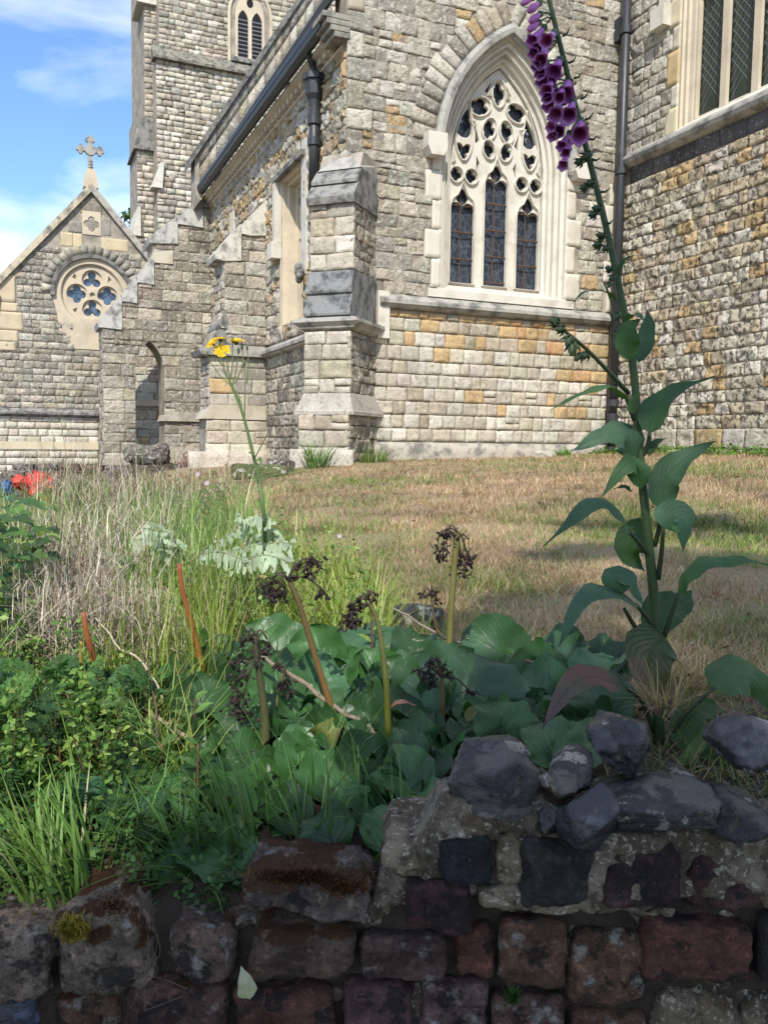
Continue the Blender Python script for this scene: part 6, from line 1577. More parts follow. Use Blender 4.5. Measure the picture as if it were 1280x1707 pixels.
M_yel = mat('yellow_petal', (1, 1, 1), .6, trans=.3)
def daisy(c, nrm, r_, nm='flower_head'):
    n = 90; nrm = np.array(nrm)/np.linalg.norm(nrm); s0 = np.cross(nrm, (1, 0, .2)); s0 /= np.linalg.norm(s0); t0 = np.cross(nrm, s0)
    q = MB()
    for j in range(n):
        th = rng.uniform(0, 6.28); rr_ = r_*(.35+.65*math.sqrt(rng.random())); e_ = s0*math.cos(th)+t0*math.sin(th); w_ = np.cross(nrm, e_)*r_*.07
        b0 = c+e_*r_*.05; tip = c+e_*rr_+nrm*(r_*.35*(1-rr_/r_)+rng.uniform(0, .08)*r_)
        q.add([b0-w_*.5, b0+w_*.5, tip+w_, tip-w_], [(0, 1, 2, 3)], np.array((.80, .55, .015))*rng.uniform(.8, 1.1))
    o = q.build(nm, M_yel, hk)
    q = MB(); q.tube([c-nrm*r_*.45, c-nrm*r_*.2, c-nrm*r_*.02], [r_*.12, r_*.3, r_*.32], 8, (.06, .09, .03)); q.build('involucre', M_stem, o, True)
daisy(hp(371, 584), (.1, -.9, .4), .021); daisy(hp(354, 572), (-.5, -.5, .6), .019); daisy(hp(368, 565), (-.1, -.2, 1), .017); daisy(hp(394, 568), (.1, -.25, 1), .022)
for (x, y) in ((345, 590), (408, 604), (412, 578), (398, 584), (404, 577), (388, 566)):
    q = MB(); q.tube([hp(x, y+6), hp(x, y+2), hp(x, y-4)], [.0015, .0035, .0022], 7, (.08, .12, .05)); q.build('bud', M_stem, hk, True)
for (x, y, a, b) in ((432, 800, -12, 4), (426, 770, 12, 8), (438, 840, -10, 12), (424, 760, -10, -6)):
    P_, Fc, UV, C_ = leaf_geo([at(x, y, HD), at(x+a*.6, y-4, HD-.02), at(x+a, y+b, HD-.03)], .012, 'lance', col=(.1, .17, .04))
    link('leaf', new_mesh('leaf', P_-ho, Fc, M_wleaf, C_, UV, True), hk)
# ================================================================== THE WILD BED AND EDGES
def scatter(n, x0, x1, y0, y1, keep=None):
    """ground spots between picture columns x0..x1, distances y0..y1"""
    y = rng.uniform(y0, y1, n); px_ = rng.uniform(x0, x1, n); x = (px_-640)/F*y
    return x, y
def tuft(name, base_px, d, n, L_, W_, spread, lean, cols, lab, group=None, curve=.7, yaw0=None, yaws=6.28, z=None):
    p = at(*base_px, d); p[2] = gz(p[0], p[1]) if z is None else z
    a = rng.uniform(0, 6.28, n); r_ = spread*np.sqrt(rng.random(n))
    B_ = np.stack([r_*np.cos(a), r_*np.sin(a), np.zeros(n)-.005], -1)
    yaw = a+rng.normal(0, .6, n) if yaw0 is None else yaw0+rng.uniform(-.5, .5, n)*yaws
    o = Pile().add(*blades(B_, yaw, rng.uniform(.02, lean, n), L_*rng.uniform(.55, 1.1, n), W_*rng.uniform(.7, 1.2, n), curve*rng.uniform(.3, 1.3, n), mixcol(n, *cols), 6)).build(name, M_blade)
    o.location = p; tag(o, lab, 'grass', group, 'stuff' if group is None and False else None); return o
GRC = ((G1, 1), (G2, 2), (G3, 1)); GRD = (((.05, .11, .025), 2), ((.08, .15, .035), 2))
tuft('grass_tuft', (110, 1500), 1.03, 120, .17, .0055, .05, .55, (((.10, .19, .035), 2), ((.16, .26, .06), 2), ((.42, .36, .22), .25)), 'sunlit grass tuft of broad blades behind the leftmost wall stones', 'grass tufts behind the wall', yaw0=2.9, yaws=2.4)
tuft('grass_tuft', (408, 1430), 1.08, 26, .19, .0045, .03, .45, GRD, 'shaded grass tuft in front of the largest bergenia leaf', 'grass tufts behind the wall', yaw0=2.8, yaws=1.6)
tuft('grass_tuft', (520, 1430), 1.08, 14, .16, .0042, .04, .4, GRD, 'sparse shaded grass tuft behind the mossy brick', 'grass tufts behind the wall', yaw0=2.2, yaws=2.4)
tuft('grass_tuft', (650, 1440), 1.08, 16, .17, .0045, .04, .6, GRD, 'grass tuft leaning over beside the mortar step of the wall', 'grass tufts behind the wall', yaw0=2.6, yaws=2.0)
tuft('grass_tuft', (330, 1470), 1.07, 36, .16, .004, .03, 1.2, GRD, 'low sprawling grass tuft above the small brick', 'grass tufts behind the wall', yaw0=3.0, yaws=1.6)
tuft('grass_tuft', (700, 1400), 1.05, 14, .12, .0045, .02, .4, GRD, 'few upright blades just left of the pale mortar', 'grass tufts behind the wall')
tuft('grass_tuft', (1105, 1290), 1.1, 70, .06, .0012, .03, 1.3, (((.30, .22, .11), 2), ((.2, .14, .07), 1)), 'dry straw tuft between the flints at the foxglove foot', 'grass tufts behind the wall', z=1.06)
tuft('grass_tuft', (527, 788), 9.75, 120, .40, .012, .14, .5, (((.09, .17, .035), 2), ((.13, .22, .05), 1), ((.3, .3, .1), .3)), 'green weed tuft growing at the foot of the diagonal buttress')
tuft('grass_tuft', (625, 775), 10.3, 120, .28, .010, .2, .7, GRC, 'grass tuft in the corner right of the diagonal buttress')
tuft('grass_tuft', (940, 765), 11.6, 60, .16, .02, .10, .9, (((.10, .22, .04), 1),), 'small leafy weed by the downpipe foot')
# ground ivy along the foot of the chapel wall
x = rng.uniform(0, 1, 2600); uy = 9.9-5*x; xc = 7.93-.12-rng.random(2600)**1.5*.35; wv = church_to_world(xc, uy); zz = gz(wv[:, 0], wv[:, 1])
hh_ = .10*np.clip(1-np.abs(xc-7.78)/.4, .1, 1)*(1+.6*vnoise(np.stack([uy*3, 0*uy, 0*uy], -1)))
def leaflets(P, size, cols, flat=.5):
    """small diamond leaves turned every way"""
    n = len(P); a = rng.normal(0, 1, (n, 3)); a[:, 2] *= flat; a /= np.linalg.norm(a, axis=1)[:, None]
    b = rng.normal(0, 1, (n, 3)); b[:, 2] *= flat; b -= (a*b).sum(1)[:, None]*a; b /= np.linalg.norm(b, axis=1)[:, None]
    s = (size*rng.uniform(.6, 1.3, n))[:, None]; nn = np.cross(a, b)
    V = np.stack([P-a*s*.5, P+b*s*.28+nn*s*.06, P+a*s*.5-nn*s*.05, P-b*s*.28+nn*s*.06], 1).reshape(-1, 3)
    return V, np.arange(4*n).reshape(n, 4), np.repeat(cols, 4, 0)
pts = np.stack([wv[:, 0], wv[:, 1], zz+rng.random(2600)*hh_], -1)
tag(Pile().add(*leaflets(pts, .05, mixcol(2600, ((.10, .20, .03), 2), ((.16, .28, .05), 1), ((.06, .12, .02), 1)))).build('ground_cover', M_blade), kind='stuff')
# moss-topped stones at the buttress foot
def rock(px_, py_, d, w_, h_, lab, col, m=None, moss_=False):
    p = at(px_, py_, d); p[2] = gz(p[0], p[1])
    P, Fc = lump(-w_/2, w_/2, -.03, h_, -w_*.3, w_*.3, 8, 6, 6, rnd=min(w_, h_)*.4, rough=h_*.10, sc=6/w_, sq=.3)
    o = link('rock', new_mesh('rock', P, Fc, m or M_rag, col, smooth=False)); o.location = p; o.rotation_euler = (0, 0, rng.uniform(-.6, .6)); tag(o, lab, 'rock'); return o
rk_ = rock(432, 795, 9.0, .60, .14, 'moss-covered stone lying on the grass before the side buttress', (.12, .14, .05))
n = 500; pm = np.stack([rng.normal(0, .14, n), rng.normal(-.02, .06, n), .10+rng.uniform(-.05, .04, n)], -1)
o = Pile().add(*leaflets(pm, .025, mixcol(n, ((.14, .17, .03), 2), ((.09, .12, .025), 2)))).build('moss', M_blade, rk_); tag(o, kind='stuff')
rock(905, 768, 11.2, .30, .09, 'pale flat stone lying at the foot of the window wall', (.5, .46, .38))
rock(246, 760, 17.0, .9, .42, 'broken grey slab leaning in the archway of the flying buttress', (.18, .16, .14))
rock(330, 752, 16.2, .55, .25, 'reddish brown rubble lump beside the pierced buttress', (.26, .15, .11))
rock(310, 768, 15.2, .30, .14, 'small reddish rubble lump in front of the larger one', (.28, .14, .10))
rock(470, 790, 9.6, .32, .14, 'dark rough stone by the mossy one', (.12, .10, .09))
rock(700, 1020, 2.1, .13, .06, 'dark flint half sunk where the lawn meets the bergenia', (.05, .05, .05), M_flint2)
# bits of bark mulch
n = 9000; y = rng.uniform(6.5, 18, n); x = (rng.uniform(130, 430, n)-640)/F*y
k = lawn_side(x, y) < .1; x, y = x[k], y[k]
tag(Pile().add(*leaflets(np.stack([x, y, gz(x, y)+.012], -1), .05, mixcol(len(x), ((.15, .115, .10), 2), ((.09, .065, .055), 2), ((.22, .18, .16), 1)), .25)).build('bark_mulch', M_dry), kind='stuff')

# low brick edging at the far end of the bed
be = empty('brick_edging', (*at(90, 790, 8.0)[:2], float(gz(*at(90, 790, 8.0)[:2]))))
tag(be, 'short low grey brick edging wall behind the red cloth', 'edging')
for r_ in range(4):
    for c_ in range(5):
        P, Fc = lump(-.5+c_*.22+(r_ % 2)*.1, -.5+c_*.22+(r_ % 2)*.1+.205, .0+r_*.075, .065+r_*.075, 0, .1, 3, 2, 2, rnd=.008, rough=.002)
        link('brick', new_mesh('brick', P, Fc, M_brick, mixcol(1, ((.20, .17, .15), 1), ((.26, .15, .12), .5))[0]), be)
be2 = empty('tile_edging', (*at(190, 835, 5.6)[:2], float(gz(*at(190, 835, 5.6)[:2]))))
tag(be2, 'row of upright reddish edging tiles half buried in the bed', 'edging')
for c_ in range(9):
    P, Fc = lump(-.5+c_*.13, -.5+c_*.13+.115, -.02, .12+rng.uniform(0, .03), c_*.05, c_*.05+.05, 3, 3, 2, rnd=.01, rough=.004)
    link('tile', new_mesh('tile', P, Fc, M_brick, mixcol(1, ((.24, .14, .10), 1), ((.3, .2, .15), 1))[0]), be2)

# red crumpled cloth and blue scraps
M_red = mat('red_plastic', (1, 1, 1), .5, spec=.5, trans=.15)
def crumple(px_, py_, d, w_, h_, col, name, lab, cat, seed):
    n = 26; th, ph = np.meshgrid(np.linspace(0, 2*math.pi, n+1), np.linspace(-1.45, 1.45, 16))
    D_ = np.stack([np.cos(th)*np.cos(ph), np.sin(th)*np.cos(ph), np.sin(ph)], -1)
    r_ = .8+.7*np.abs(vnoise(D_*2.3+seed))+.55*np.abs(vnoise(D_*5+seed))-.5*np.abs(vnoise(D_*4+seed+3))
    P = (D_*r_[..., None]*np.array((w_/2, w_/3, h_/2))).reshape(-1, 3); idx = np.arange(16*(n+1)).reshape(16, n+1)
    Fc = np.stack([idx[:-1, :-1], idx[:-1, 1:], idx[1:, 1:], idx[1:, :-1]], -1).reshape(-1, 4)
    o = link(name, new_mesh(name, P, Fc, M_red, col)); o.location = at(px_, py_, d); tag(o, lab, cat); return o
crumple(66, 812, 5.2, .20, .15, (.62, .035, .03), 'plastic_bag', 'bright red crumpled plastic bag among the weeds at the left', 'bag', 3)
crumple(32, 803, 5.1, .08, .08, (.55, .06, .04), 'plastic_bag', 'small orange-red crumpled scrap left of the big red bag', 'bag', 13)
crumple(12, 814, 5.0, .06, .07, (.03, .09, .22), 'plastic_scrap', 'dark blue crumpled scrap at the left edge', 'scrap', 23)
crumple(17, 832, 4.9, .05, .03, (.03, .30, .28), 'plastic_scrap', 'small turquoise scrap under the blue one', 'scrap', 33)

# clumps of weeds and dead leaves on the lawn
nc = 260; r = np.exp(rng.uniform(math.log(2.0), math.log(11), nc)); a = rng.uniform(R(-25), R(32), nc); cx, cy = r*np.sin(a), r*np.cos(a)
xc, yc = CY*cx+SY*cy, -SY*cx+CY*cy; k = (lawn_side(cx, cy) > .1) & (yc < 9.7) & (xc < 7.7); cx, cy = cx[k], cy[k]; nc = len(cx); m_ = 22
x = (cx[:, None]+rng.normal(0, .035, (nc, m_))*rng.uniform(.5, 1.8, (nc, 1))).ravel(); y = (cy[:, None]+rng.normal(0, .035, (nc, m_))).ravel(); n = len(x)
base_c = np.where((rng.random(nc) < .6)[:, None], mixcol(nc, (G2, 1), (G3, 1)), mixcol(nc, (ST1, 1), (ST3, 1)))
tag(Pile().add(*blades(np.stack([x, y, gz(x, y)-.003], -1), rng.uniform(0, 6.28, n), rng.uniform(.1, 1., n), rng.uniform(.03, .075, n), rng.uniform(.002, .004, n), rng.uniform(.2, .9, n), np.repeat(base_c, m_, 0)*rng.uniform(.8, 1.2, (n, 1)), 3)).build('lawn_weeds', M_blade), kind='stuff')
n = 170; x = rng.uniform(-.3, 3.6, n); y = rng.uniform(1.7, 8, n); k = lawn_side(x, y) > .05; x, y = x[k], y[k]
tag(Pile().add(*leaflets(np.stack([x, y, gz(x, y)+.03], -1), .03, mixcol(len(x), ((.28, .14, .07), 2), ((.16, .09, .05), 2), ((.4, .3, .2), 1)), .5)).build('fallen_leaves', M_dry), kind='stuff')
# ---- long grasses
def grasses(name, specs, m=None):
    p_ = Pile()
    for (n, x0, x1, y0, y1, L0, L1, W_, lean, curve, cols) in specs:
        x, y = scatter(n, x0, x1, y0, y1); k = lawn_side(x, y) < .05; x, y = x[k], y[k]; n = len(x)
        p_.add(*blades(np.stack([x, y, gz(x, y)-.01], -1), rng.uniform(0, 6.28, n), rng.uniform(.0, lean, n), rng.uniform(L0, L1, n), W_*rng.uniform(.6, 1.3, n), curve*rng.uniform(.2, 1.4, n), mixcol(n, *cols), 5))
    return tag(p_.build(name, m or M_blade), kind='stuff')
LG = (((.12, .21, .05), 2), ((.18, .28, .07), 2), ((.26, .34, .11), 1.5), ((.46, .40, .22), .7))
YG = (((.20, .28, .05), 2), ((.28, .34, .08), 2), ((.40, .38, .16), .7))
grasses('long_grass', [(2200, 200, 440, 1.9, 3.6, .12, .36, .0045, .35, .5, LG), (2400, 400, 640, 1.8, 3.0, .06, .22, .004, .6, .8, YG), (1500, 100, 380, 1.45, 2.2, .10, .28, .0035, .35, .5, YG), (500, 20, 330, 1.2, 1.5, .08, .20, .003, .5, .7, YG),
                       (2600, -60, 280, 1.75, 4.2, .14, .40, .0045, .4, .5, LG), (1300, 250, 520, 3.0, 5.5, .06, .24, .006, .4, .5, LG), (500, 560, 760, 1.85, 2.4, .04, .12, .003, .6, .7, YG),
                       (900, 820, 1280, 1.55, 2.1, .03, .09, .0025, .8, .8, (((.10, .15, .04), 2), ((.3, .24, .12), 1))), (700, 940, 1330, 1.06, 1.55, .03, .10, .0018, 1.2, 1.0, (((.34, .26, .14), 3), ((.2, .14, .08), 2), ((.12, .18, .05), 1.5))),
                       (260, 1100, 1330, 1.06, 1.4, .03, .08, .003, .9, .8, (((.10, .17, .04), 2), ((.16, .20, .06), 1)))])
grasses('outer_grass', [(3200, -1000, -60, 1.15, 5.5, .10, .34, .005, .5, .6, LG), (900, -900, -60, 1.2, 4, .15, .4, .002, .6, .9, (((.5, .42, .3), 1),))])
DRYC = (((.50, .43, .33), 3), ((.38, .30, .22), 2), ((.62, .55, .43), 2), ((.24, .16, .12), 1))
def fuzz(name, blobs, cols, m=M_dry, W_=.0013, L_=(.03, .10)):
    """tangles of fine dry stalks: (picture x, y, radius x, radius y, distance, count)"""
    p_ = Pile()
    for (cx, cy, rx, ry, d, n) in blobs:
        a, b, c = rng.normal(0, .5, (3, n)); ctr = at(cx, cy, d); s = d/F
        P = np.stack([ctr[0]+a*rx*s, ctr[1]+c*rx*s*.8, ctr[2]+b*ry*s], -1); g_ = gz(P[:, 0], P[:, 1]); P[:, 2] = np.maximum(P[:, 2], g_+.005)
        p_.add(*blades(P, rng.uniform(0, 6.28, n), rng.uniform(.1, 2.2, n), rng.uniform(*L_, n)*d/1.7, np.full(n, W_*d/1.7), rng.uniform(-1.6, 1.6, n), mixcol(n, *cols), 4))
    return tag(p_.build(name, m), kind='stuff')
fuzz('dry_tangle', [(130, 960, 90, 80, 1.8, 1700), (120, 1040, 80, 70, 1.55, 1500), (190, 1040, 100, 70, 1.6, 1000), (60, 930, 70, 70, 2.0, 600), (215, 900, 70, 60, 2.4, 600), (255, 1100, 60, 60, 1.6, 250),
                    (300, 1000, 60, 60, 2.2, 350), (230, 970, 70, 60, 2.2, 450), (380, 1020, 60, 50, 2.0, 250), (400, 930, 60, 50, 2.6, 200), (60, 1060, 60, 50, 1.7, 250)], DRYC)
fuzz('dead_flower_mass', [(210, 830, 90, 40, 4.2, 1100), (150, 860, 70, 50, 3.2, 800), (300, 830, 60, 40, 4.6, 450), (110, 820, 60, 40, 4.6, 600), (370, 820, 60, 30, 5.0, 160), (260, 880, 90, 40, 3.2, 450)],
     (((.42, .35, .25), 3), ((.26, .19, .14), 2), ((.50, .43, .32), 2), ((.36, .28, .28), .5), ((.15, .20, .06), 2)), W_=.0015, L_=(.02, .07))
# upright stems with small leaves in the lit bed
def leafy(name, n, x0, x1, y0, y1, H0, H1, cols, leafc, lsz, nl, kind='stuff'):
    x, y = scatter(n, x0, x1, y0, y1); k = lawn_side(x, y) < .02; x, y = x[k], y[k]; n = len(x); z = gz(x, y)
    H_ = rng.uniform(H0, H1, n); ln = rng.uniform(0, .35, n); yw = rng.uniform(0, 6.28, n)
    p_ = Pile().add(*blades(np.stack([x, y, z], -1), yw, ln, H_, np.full(n, .0035), np.full(n, .15), mixcol(n, *cols), 4))
    t = rng.random((n, nl))**.8; r_ = t*H_[:, None]*np.sin(ln)[:, None]
    P = np.stack([x[:, None]+r_*np.cos(yw)[:, None], y[:, None]+r_*np.sin(yw)[:, None], z[:, None]+t*H_[:, None]*np.cos(ln)[:, None]], -1).reshape(-1, 3)
    P[:, :2] += rng.normal(0, lsz*.55, (len(P), 2))
    p_.add(*leaflets(P, lsz, mixcol(len(P), *leafc), .6))
    return tag(p_.build(name, M_blade), kind=kind)
LFG = (((.08, .16, .035), 3), ((.14, .24, .05), 3), ((.24, .33, .08), 2.5), ((.045, .09, .02), 1))
leafy('leafy_weeds', 170, -80, 260, 1.7, 3.2, .06, .24, (((.14, .16, .06), 1), ((.2, .13, .08), 1)), LFG, .020, 36)
leafy('leafy_weeds_near', 85, -80, 200, 1.15, 1.75, .08, .22, (((.12, .08, .05), 1), ((.12, .16, .05), 1)), LFG, .014, 60)
leafy('sparse_weeds', 170, 250, 620, 1.8, 3.4, .06, .24, (((.14, .16, .06), 1),), (((.10, .18, .04), 2), ((.22, .30, .08), 2), ((.3, .25, .1), .6)), .018, 16)
leafy('bed_undergrowth', 60, 200, 420, 1.07, 1.4, .02, .06, (((.1, .1, .05), 1),), (((.04, .09, .02), 2), ((.07, .13, .03), 1)), .018, 16)
leafy('wall_foot_herbs', 45, 230, 660, 1.0, 1.06, .015, .05, (((.12, .1, .05), 1),), (((.05, .11, .03), 3), ((.08, .15, .04), 2)), .010, 40)
leafy('wall_foot_weeds', 70, -60, 210, 1.0, 1.22, .03, .09, (((.12, .1, .05), 1), ((.1, .14, .05), 1)), (((.05, .11, .03), 3), ((.08, .16, .04), 3), ((.13, .21, .05), 1)), .012, 40)
grasses('wall_foot_grass', [(420, -60, 640, 1.03, 1.3, .05, .16, .0035, .8, .9, (((.06, .13, .03), 2), ((.10, .19, .04), 2), ((.16, .25, .07), 1)))])
leafy('outer_weeds', 260, -1000, -80, 1.2, 4.5, .08, .30, (((.14, .16, .06), 1),), LFG, .02, 34)
# feathery compound leaves, front left
def frond(q, p0, p1, w_, col):
    P = spline([p0, (p0+p1)/2+np.array((0, 0, .01)), p1], 10); T = p1-p0; T /= np.linalg.norm(T); S = np.cross(T, (0, -.5, .85)); S /= np.linalg.norm(S)
    for i in range(1, 10):
        r_ = w_*math.sin(math.pi*(i/10)**.7)*.5
        for s in (-1, 1):
            for k in (.35, .7, 1.0):
                c = P[i]+S*s*r_*k+T*r_*.35*k; e = r_*.34+.0015
                a = rng.normal(0, .3, 3)*e; q.add([c-T*e*.6, c+S*s*e*.6+a, c+T*e*.8, c-S*s*e*.5-a*.5], [(0, 1, 2, 3)], np.array(col)*rng.uniform(.7, 1.3))
    q.tube(P, .0009, 4, np.array(col)*.8, cap=False)
def fern_clump(n, x0, x1, y0, y1, d0, d1, L_, w_, cols, lab, nm='feathery_weed'):
    p0 = at((x0+x1)/2, (y0+y1)/2, (d0+d1)/2); e = empty(nm, (p0[0], p0[1], float(gz(p0[0], p0[1])))); tag(e, lab, 'weed'); q = MB(); org = np.array(e.location)
    for _ in range(n):
        b = at(rng.uniform(x0, x1), rng.uniform(y0, y1), rng.uniform(d0, d1)); b[2] = max(b[2], gz(b[0], b[1])+.01); a = rng.uniform(0, 6.28); t = b+np.array((math.cos(a)*.8, math.sin(a)*.5-.3, rng.uniform(-.2, .9)))*L_*rng.uniform(.6, 1.2)
        frond(q, b-org, t-org, w_, mixcol(1, *cols)[0])
    o = q.build('fronds', M_blade, e); tag(o, kind='stuff')
    s_ = MB()
    for _ in range(n//8):
        b = at(rng.uniform(x0, x1), rng.uniform(y0, y1), rng.uniform(d0, d1))-org; s_.tube([np.array((b[0]*.8, b[1], -.01)), b*np.array((.95, 1, .5)), b], [.002, .001], 5, (.12, .07, .04))
    o = s_.build('stems', M_stem, e); tag(o, kind='stuff'); return e
FC = (((.06, .14, .04), 3), ((.09, .19, .05), 3), ((.04, .09, .03), 2))
fern_clump(230, 90, 260, 1130, 1290, 1.3, 1.6, .05, .035, FC, 'dense mass of curly parsley-like leaves in the middle of the left bed')
fern_clump(240, -40, 120, 1130, 1420, 1.18, 1.5, .055, .032, FC, 'feathery leaf mass at the left edge of the bed')
fern_clump(14, 120, 210, 1320, 1360, 1.12, 1.18, .045, .03, (((.03, .08, .035), 1),), 'single dark feathery leaf over the grass tuft')
fern_clump(60, 200, 300, 1430, 1500, 1.08, 1.15, .03, .02, (((.025, .06, .02), 1), ((.04, .08, .03), 1)), 'low dark mossy herb behind the second brick')
# willowherb-like shoots with opposite leaves
def shoot(x, y0, y1, d, n, L_, W_, col, lab, stemc=(.14, .06, .04), lean=0., grp='leafy shoots in the left bed'):
    b = at(x, y0, d); t = at(x+lean, y1, d); b[2] = min(b[2], gz(b[0], b[1])+.3); e = empty('leafy_shoot', (b[0], b[1], float(gz(b[0], b[1])))); tag(e, lab, 'weed', grp); org = np.array(e.location)
    P = spline([org, (b+t)/2, t], 12); q = MB(); q.tube(P-org, [.0028, .0012], 6, stemc); q.build('stem', M_stem, e, True)
    for i in range(n):
        u = (i+1)/n; p = P[int(3+u*8)]; s = -1 if i % 2 else 1; a = rng.uniform(-.4, .4)
        d_ = np.array((s*math.cos(a), -.3+math.sin(a), .75))*L_*(1.1-.5*u)*rng.uniform(.8, 1.1)
        P_, Fc, UV, C_ = leaf_geo([p, p+d_*.55, p+d_*np.array((1, 1, .8))], W_*(1.1-.4*u), 'lance', face=.5, cup=.3, col=col)
        link('leaf', new_mesh('leaf', P_-org, Fc, M_wleaf, C_, UV, True), e)
YL, ML = (.20, .30, .06), (.10, .19, .05)
shoot(165, 1400, 1225, 1.25, 10, .055, .014, YL, 'yellow-green shoot with long pointed leaves and a red stem in the left bed')
shoot(130, 1400, 1150, 1.35, 10, .045, .014, ML, 'darker shoot left of the yellow-green one')
shoot(100, 1380, 1240, 1.2, 8, .03, .010, YL, 'thin shoot with small leaves on a reddish stem')
shoot(270, 1400, 1240, 1.25, 9, .045, .016, ML, 'green shoot at the left end of the bergenia')
shoot(325, 1290, 1165, 1.35, 9, .045, .015, ML, 'green shoot among the bergenia leaves beside a yellowed one')
shoot(620, 1100, 985, 1.6, 9, .03, .009, YL, 'small pale shoot under the drooping black seed head')
shoot(330, 1430, 1240, 1.15, 10, .04, .012, (.07, .14, .04), 'shaded shoot between the grass tufts')
shoot(30, 1500, 1390, 1.08, 3, .03, .02, YL, 'stout pale green shoot at the left edge', (.28, .36, .10))
for (x, y0, y1, d, ln, lab) in ((362, 900, 815, 3.2, -14, 'straggly wild stem just left of the yellow-flowered weed'), (345, 930, 815, 3.0, 4, 'upright straggly wild stem, second to the left of the yellow-flowered weed'), (385, 890, 810, 3.3, -20, 'straggly wild stem touching the stalk of the yellow-flowered weed'), (300, 960, 805, 3.0, -8, 'leftmost straggly wild stem before the lawn edge'), (325, 925, 820, 3.2, 10, 'straggly wild stem leaning right beside the leftmost one')):
    shoot(x, y0, y1, d, 9, .045, .014, (.10, .15, .05), lab, (.12, .15, .06), ln, 'straggly wild stems before the lawn edge')
# broad-leaved shrub at the left edge
sh = empty('broadleaf_shrub', (*at(-10, 1000, 2.0)[:2], .85)); tag(sh, 'bright broad-leaved bush cut by the left edge of the view', 'bush'); org = np.array(sh.location)
for _ in range(270):
    d = rng.uniform(1.5, 2.1); p = at(rng.uniform(-90, 78), rng.uniform(830, 1090), d)
    if rng.random() < .5 and p[0] > at(50, 900, d)[0]: continue
    L_ = rng.uniform(.03, .065); a = rng.uniform(-.6, 1.2); v_ = np.array((math.cos(a), rng.uniform(-.6, .1), math.sin(a)*.6-.15))*L_
    add_leaf(sh, M_wleaf, org=org, mid=[p, p+v_*.5+np.array((0, 0, .008)), p+v_], wid=L_*rng.uniform(.5, .75), prof='ovate', face=.3, cup=.15, nw=3, col=mixcol(1, ((.09, .17, .04), 3), ((.045, .09, .025), 4), ((.18, .24, .06), 1), ((.32, .34, .24), .5))[0])
q = MB()
for _ in range(22):
    d = rng.uniform(1.85, 2.4); p = at(rng.uniform(-80, 60), rng.uniform(850, 1000), d)-org; q.tube(spline([np.array((p[0]*.6, p[1], 0)), p*np.array((.8, 1, .6)), p], 6), [.004, .002], 5, (.10, .08, .04))
tag(q.build('branches', M_stem, sh), kind='stuff')
# glaucous pinnate sprays
def pinnate(pts, d, n, L_, W_, lab, col=(.31, .37, .27)):
    P = spline([at(x, y, dd) for (x, y), dd in zip(pts, np.linspace(d, d-.12, len(pts)))], 24); org = P[0].copy(); e = empty('grey_green_spray', org); tag(e, lab, 'plant', 'grey-green sprays in the bed')
    q = MB(); q.tube(P-org, [.003, .0012], 6, (.24, .25, .14)); q.build('stem', M_stem, e, True)
    for i in range(n):
        k = int(6+17*(i/n)); s = -1 if i % 2 else 1; T = P[min(k+1, 23)]-P[k-1]; T /= np.linalg.norm(T); S = np.cross(T, (0, -.8, .6)); S /= np.linalg.norm(S)
        d_ = (S*s*rng.uniform(.2, 1)+T*rng.uniform(-.1, .8)+np.array((rng.uniform(-.3, .3), -.2, rng.uniform(-.9, .1))))*L_*.95*rng.uniform(.7, 1.15)
        P_, Fc, UV, C_ = leaf_geo([P[k], P[k]+d_*.5, P[k]+d_+np.array((0, 0, -.006))], W_, 'round', face=.5, cup=.1, wave=.0, nw=3, col=col)
        link('leaflet', new_mesh('leaflet', P_-org, Fc, M_wleaf, C_, UV, True), e)
pinnate([(320, 925), (360, 905), (400, 880), (430, 862)], 2.2, 22, .032, .014, 'upper grey-green spray of oval leaflets in front of the lawn')
pinnate([(340, 930), (400, 915), (450, 905), (490, 905)], 2.1, 26, .032, .014, 'longest grey-green spray arching right towards the black seed head')
pinnate([(300, 935), (280, 905), (250, 895), (215, 905)], 2.2, 20, .034, .015, 'grey-green spray arching left above the orange stalk')
pinnate([(420, 930), (425, 900), (410, 870), (395, 860)], 2.15, 18, .03, .013, 'upright grey-green spray at the yellow-flowered weed')
pinnate([(310, 940), (340, 925), (370, 920), (410, 935)], 2.05, 18, .03, .013, 'low grey-green spray under the longest one')
pinnate([(260, 950), (275, 920), (265, 890), (240, 880)], 2.05, 20, .034, .015, 'grey-green spray bending left behind the dry tangle')
pinnate([(440, 935), (455, 900), (450, 870), (430, 858)], 2.1, 20, .032, .014, 'upright grey-green spray right of the yellow-flowered weed')
pinnate([(350, 945), (400, 935), (440, 925), (480, 935)], 2.0, 22, .032, .014, 'lowest long grey-green spray pointing at the black seed head')
pinnate([(330, 950), (300, 925), (290, 895), (270, 885)], 2.15, 20, .034, .015, 'grey-green spray standing over the orange stalk')
pinnate([(230, 960), (215, 935), (200, 925), (190, 945)], 2.1, 14, .032, .014, 'leftmost grey-green spray in the dry tangle')
